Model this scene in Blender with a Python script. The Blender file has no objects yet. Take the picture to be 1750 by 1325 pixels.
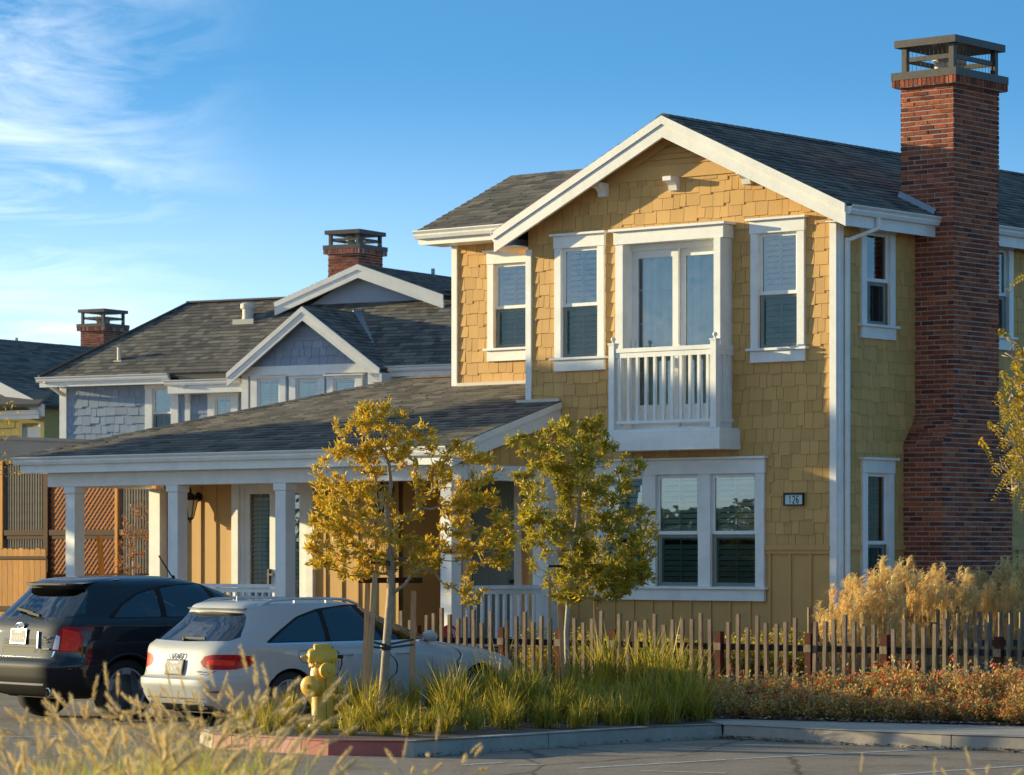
import bpy, bmesh, math, random
import numpy as np
from mathutils import Vector, Matrix
from mathutils.geometry import delaunay_2d_cdt

# ------------------------------------------------------------------ camera, sky, sun, exposure
scene = bpy.context.scene
COL = scene.collection
FPX, CX, HZ, CAMH = 5658.0, 875.0, 940.0, 2.0
cam_d = bpy.data.cameras.new('camera')
cam = bpy.data.objects.new('camera', cam_d); COL.objects.link(cam)
cam.location = (0, 0, CAMH); cam.rotation_euler = (math.radians(90), 0, 0)
cam_d.sensor_width = 36.0; cam_d.lens = 36.0 * FPX / 1750.0
cam_d.shift_y = (HZ - 662.5) / 1750.0
cam_d.clip_start = 0.1; cam_d.clip_end = 3000
cam_d.dof.use_dof = True; cam_d.dof.focus_distance = 41.0; cam_d.dof.aperture_fstop = 5.6
scene.camera = cam

HA = math.radians(-39.9)                     # heading of the street front of the yellow house
FX = Vector((math.cos(HA), math.sin(HA), 0)); FY = Vector((-math.sin(HA), math.cos(HA), 0))
SUN_TH, SUN_EL = math.radians(17.0), math.radians(9.0)
L = (FX * math.cos(SUN_TH) + FY * math.sin(SUN_TH)) * math.cos(SUN_EL) + Vector((0, 0, -math.sin(SUN_EL)))
sun_d = bpy.data.lights.new('sun', 'SUN'); sun = bpy.data.objects.new('sun', sun_d); COL.objects.link(sun)
sun_d.energy = 4.1; sun_d.angle = math.radians(0.5); sun_d.color = (1.0, 0.84, 0.47)
sun.rotation_euler = L.to_track_quat('-Z', 'Y').to_euler(); sun.location = (-30, 30, 30)

world = bpy.data.worlds.new('World'); scene.world = world; world.use_nodes = True
SKY_STRENGTH = 0.13
def build_world():
    nt = world.node_tree; nt.nodes.clear(); N = nt.nodes.new; K = nt.links.new
    out = N('ShaderNodeOutputWorld'); bg = N('ShaderNodeBackground'); bg.inputs[1].default_value = SKY_STRENGTH
    K(bg.outputs[0], out.inputs[0])
    tc = N('ShaderNodeTexCoord')
    mp = N('ShaderNodeMapping'); mp.inputs['Scale'].default_value = (1, 1, 5.6); K(tc.outputs['Generated'], mp.inputs[0])
    sk = N('ShaderNodeTexSky'); sk.sky_type = 'NISHITA'; sk.sun_disc = False
    sk.sun_elevation = SUN_EL; sk.sun_rotation = math.atan2(-L.x, -L.y)
    sk.air_density = 1.0; sk.dust_density = 0.3; sk.ozone_density = 3.0; sk.altitude = 0
    nv = N('ShaderNodeVectorMath'); nv.operation = 'NORMALIZE'; K(mp.outputs[0], nv.inputs[0]); K(nv.outputs[0], sk.inputs[0])
    hs = N('ShaderNodeHueSaturation'); hs.inputs['Saturation'].default_value = 1.14; hs.inputs['Hue'].default_value = .49; hs.inputs['Value'].default_value = 1.5
    K(sk.outputs[0], hs.inputs['Color'])
    # cirrus: stretched noise, thicker to the west (left) and towards the horizon
    m2 = N('ShaderNodeMapping'); m2.inputs['Scale'].default_value = (11, 11, 46); m2.inputs['Rotation'].default_value = (0, math.radians(-14), 0)
    K(tc.outputs['Generated'], m2.inputs[0])
    n1 = N('ShaderNodeTexNoise'); n1.inputs['Scale'].default_value = 1.0; n1.inputs['Detail'].default_value = 13; n1.inputs['Roughness'].default_value = .64; n1.inputs['Distortion'].default_value = .9
    K(m2.outputs[0], n1.inputs['Vector'])
    r1 = N('ShaderNodeMapRange'); r1.inputs[1].default_value = .42; r1.inputs[2].default_value = .75; K(n1.outputs[0], r1.inputs[0])
    sp = N('ShaderNodeSeparateXYZ'); K(tc.outputs['Generated'], sp.inputs[0])
    rx = N('ShaderNodeMapRange'); rx.interpolation_type = 'SMOOTHSTEP'
    rx.inputs[1].default_value = -.065; rx.inputs[2].default_value = -.15; K(sp.outputs[0], rx.inputs[0])
    mu = N('ShaderNodeMath'); mu.operation = 'MULTIPLY'; K(r1.outputs[0], mu.inputs[0]); K(rx.outputs[0], mu.inputs[1]); r1.inputs[4].default_value = .5
    # pale veil near the horizon
    rz = N('ShaderNodeMapRange'); rz.interpolation_type = 'SMOOTHSTEP'
    rz.inputs[1].default_value = .15; rz.inputs[2].default_value = .03; rz.inputs[3].default_value = 0; rz.inputs[4].default_value = .62; K(sp.outputs[2], rz.inputs[0])
    rx2 = N('ShaderNodeMapRange'); rx2.inputs[1].default_value = .16; rx2.inputs[2].default_value = -.14; rx2.inputs[3].default_value = .45; rx2.inputs[4].default_value = 1.0; K(sp.outputs[0], rx2.inputs[0])
    mv = N('ShaderNodeMath'); mv.operation = 'MULTIPLY'; K(rz.outputs[0], mv.inputs[0]); K(rx2.outputs[0], mv.inputs[1])
    mx = N('ShaderNodeMix'); mx.data_type = 'RGBA'; K(mv.outputs[0], mx.inputs[0]); K(hs.outputs[0], mx.inputs[6]); mx.inputs[7].default_value = (3.7, 4.6, 5.1, 1)
    mc = N('ShaderNodeMix'); mc.data_type = 'RGBA'; K(mu.outputs[0], mc.inputs[0]); K(mx.outputs[2], mc.inputs[6]); mc.inputs[7].default_value = (6.2, 6.3, 6.2, 1)
    K(mc.outputs[2], bg.inputs[0])
build_world()
vs = scene.view_settings; vs.view_transform = 'Standard'; vs.look = 'None'; vs.exposure = 1.17; vs.gamma = 1
scene.render.engine = 'CYCLES'
scene.cycles.max_bounces = 8; scene.cycles.transparent_max_bounces = 12
scene.cycles.use_denoising = True

# ------------------------------------------------------------------ helpers
R = random.Random(7)
def V3(*a): return Vector(a)
def atx(px, Y): return (px - CX) / FPX * Y
def atz(py, Y): return CAMH + (HZ - py) / FPX * Y
def lerp(a, b, t): return a + (b - a) * t
def smooth(a, b, x):
    t = min(1, max(0, (x - a) / (b - a))); return t * t * (3 - 2 * t)

class Frame:
    """A building's own axes: x along its front to the right, y into it, z up."""
    def __init__(s, ox, oy, ang): s.ox, s.oy, s.a = ox, oy, ang; s.c, s.s = math.cos(ang), math.sin(ang)
    def w(s, x, y, z=0): return Vector((s.ox + s.c * x - s.s * y, s.oy + s.s * x + s.c * y, z))
    def loc(s, X, Y): dx, dy = X - s.ox, Y - s.oy; return (s.c * dx + s.s * dy, -s.s * dx + s.c * dy)
    def front(s, px, py, yc):     # point of the plane y = yc
        r = (px - CX) / FPX
        x = (r * (s.oy + s.c * yc) - s.ox + s.s * yc) / (s.c - r * s.s)
        return x, atz(py, s.oy + s.s * x + s.c * yc)
    def side(s, px, py, xc):      # point of the plane x = xc
        r = (px - CX) / FPX
        y = (r * (s.oy + s.s * xc) - s.ox - s.c * xc) / (-s.s - r * s.c)
        return y, atz(py, s.oy + s.s * xc + s.c * y)

class MB:
    def __init__(s): s.v, s.f, s.m = [], [], []
    def add(s, vs, fs, m=0):
        b = len(s.v); s.v += [tuple(p) for p in vs]; s.f += [tuple(b + i for i in f) for f in fs]; s.m += [m] * len(fs)
    def quad(s, a, b, c, d, m=0): s.add([a, b, c, d], [(0, 1, 2, 3)], m)
    def box(s, x0, x1, y0, y1, z0, z1, m=0):
        s.add([(x0,y0,z0),(x1,y0,z0),(x1,y1,z0),(x0,y1,z0),(x0,y0,z1),(x1,y0,z1),(x1,y1,z1),(x0,y1,z1)],
              [(0,3,2,1),(4,5,6,7),(0,1,5,4),(1,2,6,5),(2,3,7,6),(3,0,4,7)], m)
    def bar(s, p, q, w, h, up=(0, 0, 1), m=0, taper=1.0):
        p, q = Vector(p), Vector(q); d = (q - p).normalized(); u = Vector(up)
        sd = d.cross(u)
        if sd.length < 1e-4: sd = d.cross(Vector((1, 0, 0)))
        sd.normalize(); u = sd.cross(d).normalized()
        vs = []
        for o, k in ((p, 1), (q, taper)):
            for a, b in ((-1,-1),(1,-1),(1,1),(-1,1)): vs.append(o + sd * (a * w / 2 * k) + u * (b * h / 2 * k))
        s.add(vs, [(0,3,2,1),(4,5,6,7),(0,1,5,4),(1,2,6,5),(2,3,7,6),(3,0,4,7)], m)
    def tube(s, pts, r, n=8, m=0, cap=True):
        pts = [Vector(p) for p in pts]; rs = r if isinstance(r, (list, tuple)) else [r] * len(pts)
        b = len(s.v); prev = None
        for i, p in enumerate(pts):
            d = (pts[min(i + 1, len(pts) - 1)] - pts[max(i - 1, 0)])
            if d.length < 1e-9: d = Vector((0, 0, 1))
            d.normalize()
            if prev is None: u = d.orthogonal().normalized()
            else:
                u = prev - d * prev.dot(d); u = u.normalized() if u.length > 1e-6 else d.orthogonal().normalized()
            prev = u; w = d.cross(u)
            for k in range(n):
                a = 2 * math.pi * k / n; s.v.append(tuple(p + (u * math.cos(a) + w * math.sin(a)) * rs[i]))
        fs = []
        for i in range(len(pts) - 1):
            for k in range(n): fs.append((b + i*n + k, b + i*n + (k+1) % n, b + (i+1)*n + (k+1) % n, b + (i+1)*n + k))
        if cap: fs.append(tuple(b + k for k in reversed(range(n)))); fs.append(tuple(b + (len(pts)-1)*n + k for k in range(n)))
        s.f += fs; s.m += [m] * len(fs)
    def lathe(s, prof, c=(0, 0, 0), axis=(0, 0, 1), n=24, m=0, sx=1.0, start=None):
        c = Vector(c); ax = Vector(axis).normalized(); u = Vector(start).normalized() if start else ax.orthogonal().normalized(); w = ax.cross(u)
        b = len(s.v)
        for r, h in prof:
            for k in range(n):
                a = 2 * math.pi * k / n; s.v.append(tuple(c + ax * h + (u * math.cos(a) * sx + w * math.sin(a)) * r))
        fs = []
        for i in range(len(prof) - 1):
            for k in range(n): fs.append((b + i*n + k, b + i*n + (k+1) % n, b + (i+1)*n + (k+1) % n, b + (i+1)*n + k))
        if prof[0][0] > 1e-6: fs.append(tuple(b + k for k in reversed(range(n))))
        if prof[-1][0] > 1e-6: fs.append(tuple(b + (len(prof)-1)*n + k for k in range(n)))
        s.f += fs; s.m += [m] * len(fs)
    def prism(s, poly, vec, m=0):
        n = len(poly); vec = Vector(vec); vs = [Vector(p) for p in poly]; vs = vs + [p + vec for p in vs]
        s.add(vs, [tuple(reversed(range(n))), tuple(range(n, 2*n))] + [(i, (i+1) % n, n + (i+1) % n, n + i) for i in range(n)], m)
    def build(s, name, mats, parent=None, smooth=False, fix=True, bevel=0, auto=None):
        me = bpy.data.meshes.new(name); me.from_pydata(s.v, [], s.f)
        mats = mats if isinstance(mats, (list, tuple)) else [mats]
        for m in mats: me.materials.append(m)
        if any(s.m): me.polygons.foreach_set('material_index', s.m)
        if fix:
            bm = bmesh.new(); bm.from_mesh(me); bmesh.ops.recalc_face_normals(bm, faces=bm.faces[:]); bm.to_mesh(me); bm.free()
        auto_uv(me)
        if smooth:
            me.polygons.foreach_set('use_smooth', [True] * len(me.polygons))
            if auto: 
                try: me.set_sharp_from_angle(angle=math.radians(auto))
                except Exception: pass
        me.update()
        o = bpy.data.objects.new(name, me); COL.objects.link(o)
        if parent: o.parent = parent
        if bevel:
            b = o.modifiers.new('edge', 'BEVEL'); b.width = bevel; b.segments = 1; b.limit_method = 'ANGLE'; b.angle_limit = math.radians(40)
        return o

def build_split(s, name, mats, parent=None, **kw):
    """each connected piece becomes a part of its own"""
    n = len(s.v); root = list(range(n))
    def find(a):
        while root[a] != a: root[a] = root[root[a]]; a = root[a]
        return a
    for f in s.f:
        for i in f[1:]: root[find(i)] = find(f[0])
    groups = {}
    for f, m in zip(s.f, s.m): groups.setdefault(find(f[0]), []).append((f, m))
    out = []
    for fs in groups.values():
        mb = MB(); idx = {}
        for f, m in fs:
            for i in f:
                if i not in idx: idx[i] = len(mb.v); mb.v.append(s.v[i])
            mb.f.append(tuple(idx[i] for i in f)); mb.m.append(m)
        out.append(mb.build(name, mats, parent, **kw))
    return out
MB.build_split = build_split

def auto_uv(me):
    """metric coordinates on every face: across and up its own plane"""
    nl = len(me.loops); npoly = len(me.polygons)
    if not nl: return
    co = np.empty(len(me.vertices) * 3); me.vertices.foreach_get('co', co); co = co.reshape(-1, 3)
    vi = np.empty(nl, int); me.loops.foreach_get('vertex_index', vi)
    no = np.empty(npoly * 3); me.polygons.foreach_get('normal', no); no = no.reshape(-1, 3)
    lt = np.empty(npoly, int); me.polygons.foreach_get('loop_total', lt)
    ln = np.repeat(no, lt, axis=0)
    h = np.cross([0, 0, 1.0], ln); hl = np.linalg.norm(h, axis=1)
    h[hl < 1e-3] = (1, 0, 0); hl = np.linalg.norm(h, axis=1); h /= hl[:, None]
    up = np.cross(ln, h); p = co[vi]
    uv = np.stack([(p * h).sum(1), (p * up).sum(1)], 1).astype(np.float32)
    lay = me.uv_layers.new(name='metric'); lay.data.foreach_set('uv', uv.ravel())

def tag(o, label=None, cat=None, group=None, kind=None):
    if label: o['label'] = label
    if cat: o['category'] = cat
    if group: o['group'] = group
    if kind: o['kind'] = kind
    return o
def thing(name, label, cat, loc=(0, 0, 0), rz=0, group=None):
    o = bpy.data.objects.new(name, None); COL.objects.link(o); o.empty_display_size = .2
    o.location = loc; o.rotation_euler = (0, 0, rz); return tag(o, label, cat, group)
def dup(root, loc, rz, label, scale=1.0):
    def cp(o, par):
        c = o.copy(); COL.objects.link(c)
        if par: c.parent = par
        for ch in list(o.children): cp(ch, c)
        return c
    r = cp(root, None); r.location = loc; r.rotation_euler = (0, 0, rz); r.scale = (scale,) * 3; r['label'] = label; return r

# ------------------------------------------------------------------ materials
def mat(name, col, rough=.6, metal=0, var=0, vscale=8, bump=0, bscale=40, island=0, hue=0, coat=0, spec=.5, ramp=None, stretch=(1,1,1), grime=0, gscale=.7, trans=0):
    m = bpy.data.materials.new(name); m.use_nodes = True; nt = m.node_tree; N = nt.nodes.new; K = nt.links.new
    b = nt.nodes['Principled BSDF']; b.inputs['Roughness'].default_value = rough; b.inputs['Metallic'].default_value = metal
    b.inputs['Specular IOR Level'].default_value = spec
    if coat: b.inputs['Coat Weight'].default_value = coat; b.inputs['Coat Roughness'].default_value = .03
    tc = N('ShaderNodeTexCoord'); mp = N('ShaderNodeMapping'); mp.inputs['Scale'].default_value = stretch; K(tc.outputs['Object'], mp.inputs[0])
    if ramp:
        g = N('ShaderNodeNewGeometry'); cr = N('ShaderNodeValToRGB'); cr.color_ramp.interpolation = 'LINEAR'
        el = cr.color_ramp.elements
        el[0].position = 0; el[0].color = (*ramp[0], 1); el[1].position = 1; el[1].color = (*ramp[-1], 1)
        for i, c in enumerate(ramp[1:-1]): e = el.new((i + 1) / (len(ramp) - 1)); e.color = (*c, 1)
        K(g.outputs['Random Per Island'], cr.inputs[0]); cur = cr.outputs[0]
    else:
        rgb = N('ShaderNodeRGB'); rgb.outputs[0].default_value = (*col, 1); cur = rgb.outputs[0]
    if island and not ramp:
        g = N('ShaderNodeNewGeometry'); hs = N('ShaderNodeHueSaturation')
        r = N('ShaderNodeMapRange'); r.inputs[3].default_value = 1 - island; r.inputs[4].default_value = 1 + island; K(g.outputs['Random Per Island'], r.inputs[0])
        K(r.outputs[0], hs.inputs['Value']); K(cur, hs.inputs['Color']); cur = hs.outputs[0]
    if var:
        n = N('ShaderNodeTexNoise'); n.inputs['Scale'].default_value = vscale; n.inputs['Detail'].default_value = 6; n.inputs['Roughness'].default_value = .65; K(mp.outputs[0], n.inputs['Vector'])
        r = N('ShaderNodeMapRange'); r.inputs[1].default_value = .25; r.inputs[2].default_value = .75; r.inputs[3].default_value = 1 - var; r.inputs[4].default_value = 1 + var; K(n.outputs[0], r.inputs[0])
        hs = N('ShaderNodeHueSaturation'); K(r.outputs[0], hs.inputs['Value']); K(cur, hs.inputs['Color']); cur = hs.outputs[0]
    if grime:
        n = N('ShaderNodeTexNoise'); n.inputs['Scale'].default_value = gscale; n.inputs['Detail'].default_value = 8; n.inputs['Roughness'].default_value = .7; K(tc.outputs['Object'], n.inputs['Vector'])
        r = N('ShaderNodeMapRange'); r.inputs[1].default_value = .45; r.inputs[2].default_value = .7; r.inputs[3].default_value = 0; r.inputs[4].default_value = grime; K(n.outputs[0], r.inputs[0])
        mx = N('ShaderNodeMix'); mx.data_type = 'RGBA'; K(r.outputs[0], mx.inputs[0]); K(cur, mx.inputs[6]); mx.inputs[7].default_value = (col[0]*.45, col[1]*.42, col[2]*.4, 1); cur = mx.outputs[2]
    K(cur, b.inputs['Base Color'])
    if bump:
        n2 = N('ShaderNodeTexNoise'); n2.inputs['Scale'].default_value = bscale; n2.inputs['Detail'].default_value = 5; K(mp.outputs[0], n2.inputs['Vector'])
        bp = N('ShaderNodeBump'); bp.inputs['Strength'].default_value = bump; bp.inputs['Distance'].default_value = .01; K(n2.outputs[0], bp.inputs['Height']); K(bp.outputs[0], b.inputs['Normal'])
    if trans:
        t = N('ShaderNodeBsdfTranslucent'); K(cur, t.inputs['Color']); ms = N('ShaderNodeMixShader'); ms.inputs[0].default_value = trans
        out = nt.nodes['Material Output']; K(b.outputs[0], ms.inputs[1]); K(t.outputs[0], ms.inputs[2]); K(ms.outputs[0], out.inputs['Surface'])
    return m

def glass_mat(name, tint, clear, ior=1.55, rough=.01):
    """thin pane: sees through by `clear` of its tint, mirrors by Fresnel, the rest is dark"""
    m = bpy.data.materials.new(name); m.use_nodes = True; nt = m.node_tree; nt.nodes.clear(); N = nt.nodes.new; K = nt.links.new
    out = N('ShaderNodeOutputMaterial'); t = N('ShaderNodeBsdfTransparent'); t.inputs[0].default_value = (tint[0]*clear, tint[1]*clear, tint[2]*clear, 1)
    g = N('ShaderNodeBsdfGlossy'); g.inputs['Roughness'].default_value = rough; g.inputs[0].default_value = (.95, .97, 1, 1)
    f = N('ShaderNodeFresnel'); f.inputs[0].default_value = ior; mx = N('ShaderNodeMixShader')
    tc = N('ShaderNodeTexCoord'); n = N('ShaderNodeTexNoise'); n.inputs['Scale'].default_value = 2.3; K(tc.outputs['Object'], n.inputs['Vector'])
    bp = N('ShaderNodeBump'); bp.inputs['Strength'].default_value = .05; bp.inputs['Distance'].default_value = .05; K(n.outputs[0], bp.inputs['Height']); K(bp.outputs[0], g.inputs['Normal'])
    K(f.outputs[0], mx.inputs[0]); K(t.outputs[0], mx.inputs[1]); K(g.outputs[0], mx.inputs[2]); K(mx.outputs[0], out.inputs[0]); return m

M = {}
M['yellow'] = mat('yellow_paint', (.572, .336, .122), .55, spec=.12, island=.10, var=.07, vscale=3, bump=.12, bscale=60, stretch=(1,1,.12))
M['yellow_flat'] = mat('yellow_board_paint', (.572, .336, .122), .5, spec=.15, var=.06, vscale=2.5, bump=.05, bscale=70)
M['white'] = mat('white_trim_paint', (.78, .77, .74), .45, var=.05, vscale=5, bump=.08, bscale=50, grime=.22, gscale=3)
M['white_wood'] = mat('white_rake_paint', (.74, .72, .68), .55, var=.09, vscale=3, bump=.15, bscale=30, stretch=(1,1,1), grime=.2, gscale=2)
M['roof'] = mat('roof_shingle', (.1,.085,.07), .9, ramp=[(0.070,0.066,0.062),(0.119,0.108,0.094),(0.189,0.165,0.137),(0.095,0.087,0.078),(0.217,0.186,0.151),(0.140,0.126,0.111),(0.084,0.078,0.073)], var=.25, vscale=60, bump=.5, bscale=220, spec=.2)
M['roof_core'] = mat('roof_deck', (.04, .036, .033), .9)
M['brick'] = mat('red_brick', (.2,.07,.04), .85, spec=.12, ramp=[(0.336,0.088,0.045),(0.179,0.050,0.033),(0.448,0.129,0.057),(0.258,0.067,0.037),(0.118,0.039,0.031),(0.381,0.106,0.053),(0.291,0.075,0.041)], var=.28, vscale=26, bump=.7, bscale=60)
M['mortar'] = mat('mortar', (.43, .37, .32), .95, var=.18, vscale=14, bump=.4, bscale=80)
M['cap'] = mat('painted_steel_cap', (.075, .065, .058), .45, metal=.4, var=.25, vscale=9, bump=.08)
M['pot'] = mat('clay_pot', (.62, .55, .46), .7, var=.1)
M['flash'] = mat('galvanised_flashing', (.26, .30, .34), .5, metal=.5, var=.1)
M['glass'] = glass_mat('window_glass', (.72, .90, .86), .96, 2.3)
M['screen'] = glass_mat('insect_screen', (.60, .66, .66), .9, 1.12, .5)
M['shutter'] = mat('shutter_white', (.80, .84, .79), .5, var=.03)
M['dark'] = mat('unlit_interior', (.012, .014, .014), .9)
M['curtain'] = mat('pale_curtain', (.74, .82, .80), .8, var=.04)
M['door'] = mat('sage_door_paint', (.20, .25, .23), .45, var=.05)
M['black'] = mat('black_metal', (.012, .011, .010), .4, metal=.3)
M['lampglass'] = mat('frosted_lantern_glass', (.62, .55, .42), .35)
M['number'] = mat('number_plate_face', (.55, .66, .66), .4)
M['porch_floor'] = mat('porch_boards', (.3, .28, .25), .6, var=.12, vscale=4)
M['soffit'] = mat('soffit_paint', (.6, .54, .42), .6)
M['grey'] = mat('blue_grey_paint', (.265, .325, .42), .6, spec=.12, island=.07, var=.06, bump=.1, bscale=60)
M['grey_flat'] = mat('grey_panel_paint', (.265, .32, .41), .5, var=.05)
M['far_yellow'] = mat('olive_yellow_paint', (.34, .29, .12), .6, spec=.12, island=.06, var=.06)
M['stucco'] = mat('beige_stucco', (.72, .55, .39), .85, var=.08, vscale=1.5, bump=.25, bscale=90, grime=.25, gscale=1.2)
M['picket'] = mat('weathered_picket', (.235, .175, .125), .8, spec=.12, var=.42, vscale=7, bump=.4, bscale=30, stretch=(6,6,.8), grime=.5, gscale=6)
M['rail'] = mat('dark_steel_rail', (.022, .022, .026), .5, metal=.3, var=.2)
M['post'] = mat('rusty_post', (.085, .026, .016), .75, spec=.12, var=.3, vscale=14, bump=.15)
M['fir'] = mat('orange_fir_boards', (.42, .185, .04), .65, spec=.12, island=.18, var=.3, vscale=5, bump=.25, bscale=22, stretch=(7,7,.7))
M['fir_dark'] = mat('dark_stained_post', (.055, .024, .014), .7, spec=.12, var=.25, vscale=6, bump=.2, stretch=(5,5,.8))
M['lattice'] = mat('cedar_lattice', (.33, .12, .03), .7, spec=.12, island=.15, var=.2, vscale=9)
M['slat'] = mat('shade_grey_slats', (.13, .115, .10), .8, spec=.12, island=.2, var=.25, vscale=8, stretch=(6,6,1))  # grey puts the shade on the slats into their colour
M['stake'] = mat('tree_stake_wood', (.44, .29, .165), .75, spec=.12, var=.3, vscale=8, bump=.3, stretch=(6,6,.8))
M['strap'] = mat('rubber_tie', (.012, .012, .013), .55)
M['bark'] = mat('pale_bark', (.33, .26, .19), .85, var=.35, vscale=16, bump=.6, bscale=60)
M['bark2'] = mat('grey_bark', (.36, .31, .26), .85, var=.3, vscale=22, bump=.5, bscale=60)
M['leaf1'] = mat('golden_leaf', (0,0,0), .45, ramp=[(0.595,0.348,0.023),(0.776,0.486,0.030),(0.401,0.318,0.030),(0.821,0.577,0.042),(0.518,0.396,0.037),(0.821,0.455,0.027),(0.259,0.273,0.037)], trans=.42)
M['leaf2'] = mat('olive_leaf', (0,0,0), .42, ramp=[(0.293,0.284,0.027),(0.504,0.401,0.030),(0.190,0.217,0.027),(0.764,0.517,0.032),(0.243,0.284,0.032),(0.623,0.417,0.027),(0.383,0.334,0.032)], trans=.38)
M['leaf3'] = mat('yellow_locust_leaf', (0,0,0), .5, ramp=[(0.483,0.310,0.014),(0.575,0.391,0.023),(0.391,0.276,0.018),(0.529,0.276,0.014)], trans=.45)
M['leaf_rust'] = mat('rusty_leaf', (0,0,0), .6, ramp=[(.30,.10,.03),(.38,.16,.05),(.22,.075,.03)], trans=.35)
M['twig'] = mat('bare_twig', (.30, .20, .15), .8, var=.2)
M['strapleaf'] = mat('strap_leaf', (0,0,0), .45, ramp=[(0.184,0.220,0.020),(0.370,0.317,0.031),(0.592,0.427,0.041),(0.130,0.165,0.020),(0.741,0.495,0.059),(0.259,0.262,0.025),(0.481,0.304,0.050)], trans=.45)
M['deadleaf'] = mat('dry_leaf', (0,0,0), .8, ramp=[(.30,.22,.14),(.2,.14,.09),(.36,.28,.19)])
M['rust'] = mat('rusty_shrub_leaf', (0,0,0), .7, ramp=[(0.850,0.454,0.083),(0.850,0.470,0.107),(0.850,0.593,0.119),(0.517,0.418,0.095),(0.850,0.349,0.058),(0.795,0.539,0.154)], trans=.3)
M['sage'] = mat('sage_shrub_leaf', (0,0,0), .7, ramp=[(0.416,0.448,0.209),(0.596,0.567,0.268),(0.298,0.358,0.151)], trans=.3)
M['flower'] = mat('scarlet_flower', (0,0,0), .55, ramp=[(.62,.05,.012),(.70,.10,.015),(.5,.04,.015)], trans=.3)
M['goldshrub'] = mat('golden_shrub_leaf', (0,0,0), .6, ramp=[(0.850,0.556,0.050),(0.505,0.430,0.065),(0.850,0.683,0.077),(0.329,0.329,0.065)], trans=.35)
M['plume'] = mat('feather_plume', (0,0,0), .75, ramp=[(0.850,0.634,0.298),(0.850,0.745,0.372),(0.850,0.524,0.224),(0.850,0.805,0.447)], trans=.45)
M['straw'] = mat('straw_stem', (0,0,0), .7, ramp=[(0.648,0.446,0.187),(0.518,0.360,0.144),(0.720,0.518,0.230),(0.360,0.288,0.101)], trans=.3)
M['ffuzz'] = mat('fountain_plume', (0,0,0), .8, ramp=[(0.748,0.600,0.292),(0.850,0.734,0.365),(0.624,0.425,0.238),(0.811,0.638,0.311),(0.561,0.367,0.238)], trans=.4)
M['fblade'] = mat('fountain_blade', (0,0,0), .6, ramp=[(0.839,0.656,0.017),(0.605,0.555,0.022),(0.850,0.756,0.043),(0.396,0.455,0.022),(0.850,0.656,0.034)], trans=.4)
M['hydrant'] = mat('hydrant_yellow', (.68, .39, .035), .45, var=.12, vscale=9, bump=.1, bscale=40, grime=.2, gscale=12)
M['rust_metal'] = mat('rusty_metal', (.10, .055, .035), .8, var=.3)
M['soil'] = mat('mulch_soil', (.085, .055, .038), .95, var=.5, vscale=26, bump=1.0, bscale=50)
M['concrete'] = mat('concrete', (.40, .335, .27), .85, var=.13, vscale=3, bump=.25, bscale=120, grime=.35, gscale=1.4)
M['kerb'] = mat('kerb_concrete', (.36, .31, .26), .85, var=.18, vscale=4, bump=.3, bscale=90, grime=.45, gscale=2.2)
M['kerb_red'] = mat('red_kerb_paint', (.40, .10, .075), .7, var=.25, vscale=5, bump=.25, bscale=90, grime=.35, gscale=2.5)
M['kerb_pink'] = mat('pink_kerb_paint', (.56, .27, .21), .75, var=.16, vscale=5, bump=.25, bscale=90, grime=.25, gscale=2.5)  # paler, pinker red for the left stretch of the kerb
M['asphalt'] = mat('asphalt', (.255, .205, .158), .9, var=.28, vscale=90, bump=.6, bscale=130, grime=.5, gscale=1.3, spec=.3)
M['line'] = mat('worn_white_line', (.55, .53, .48), .8, var=.35, vscale=14)
M['earth'] = mat('dry_earth', (.16, .13, .08), .95, var=.3, vscale=.6)
M['red'] = mat('red_enamel', (.5, .02, .025), .35)
M['paper'] = mat('white_litter', (.75, .74, .72), .7)

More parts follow.
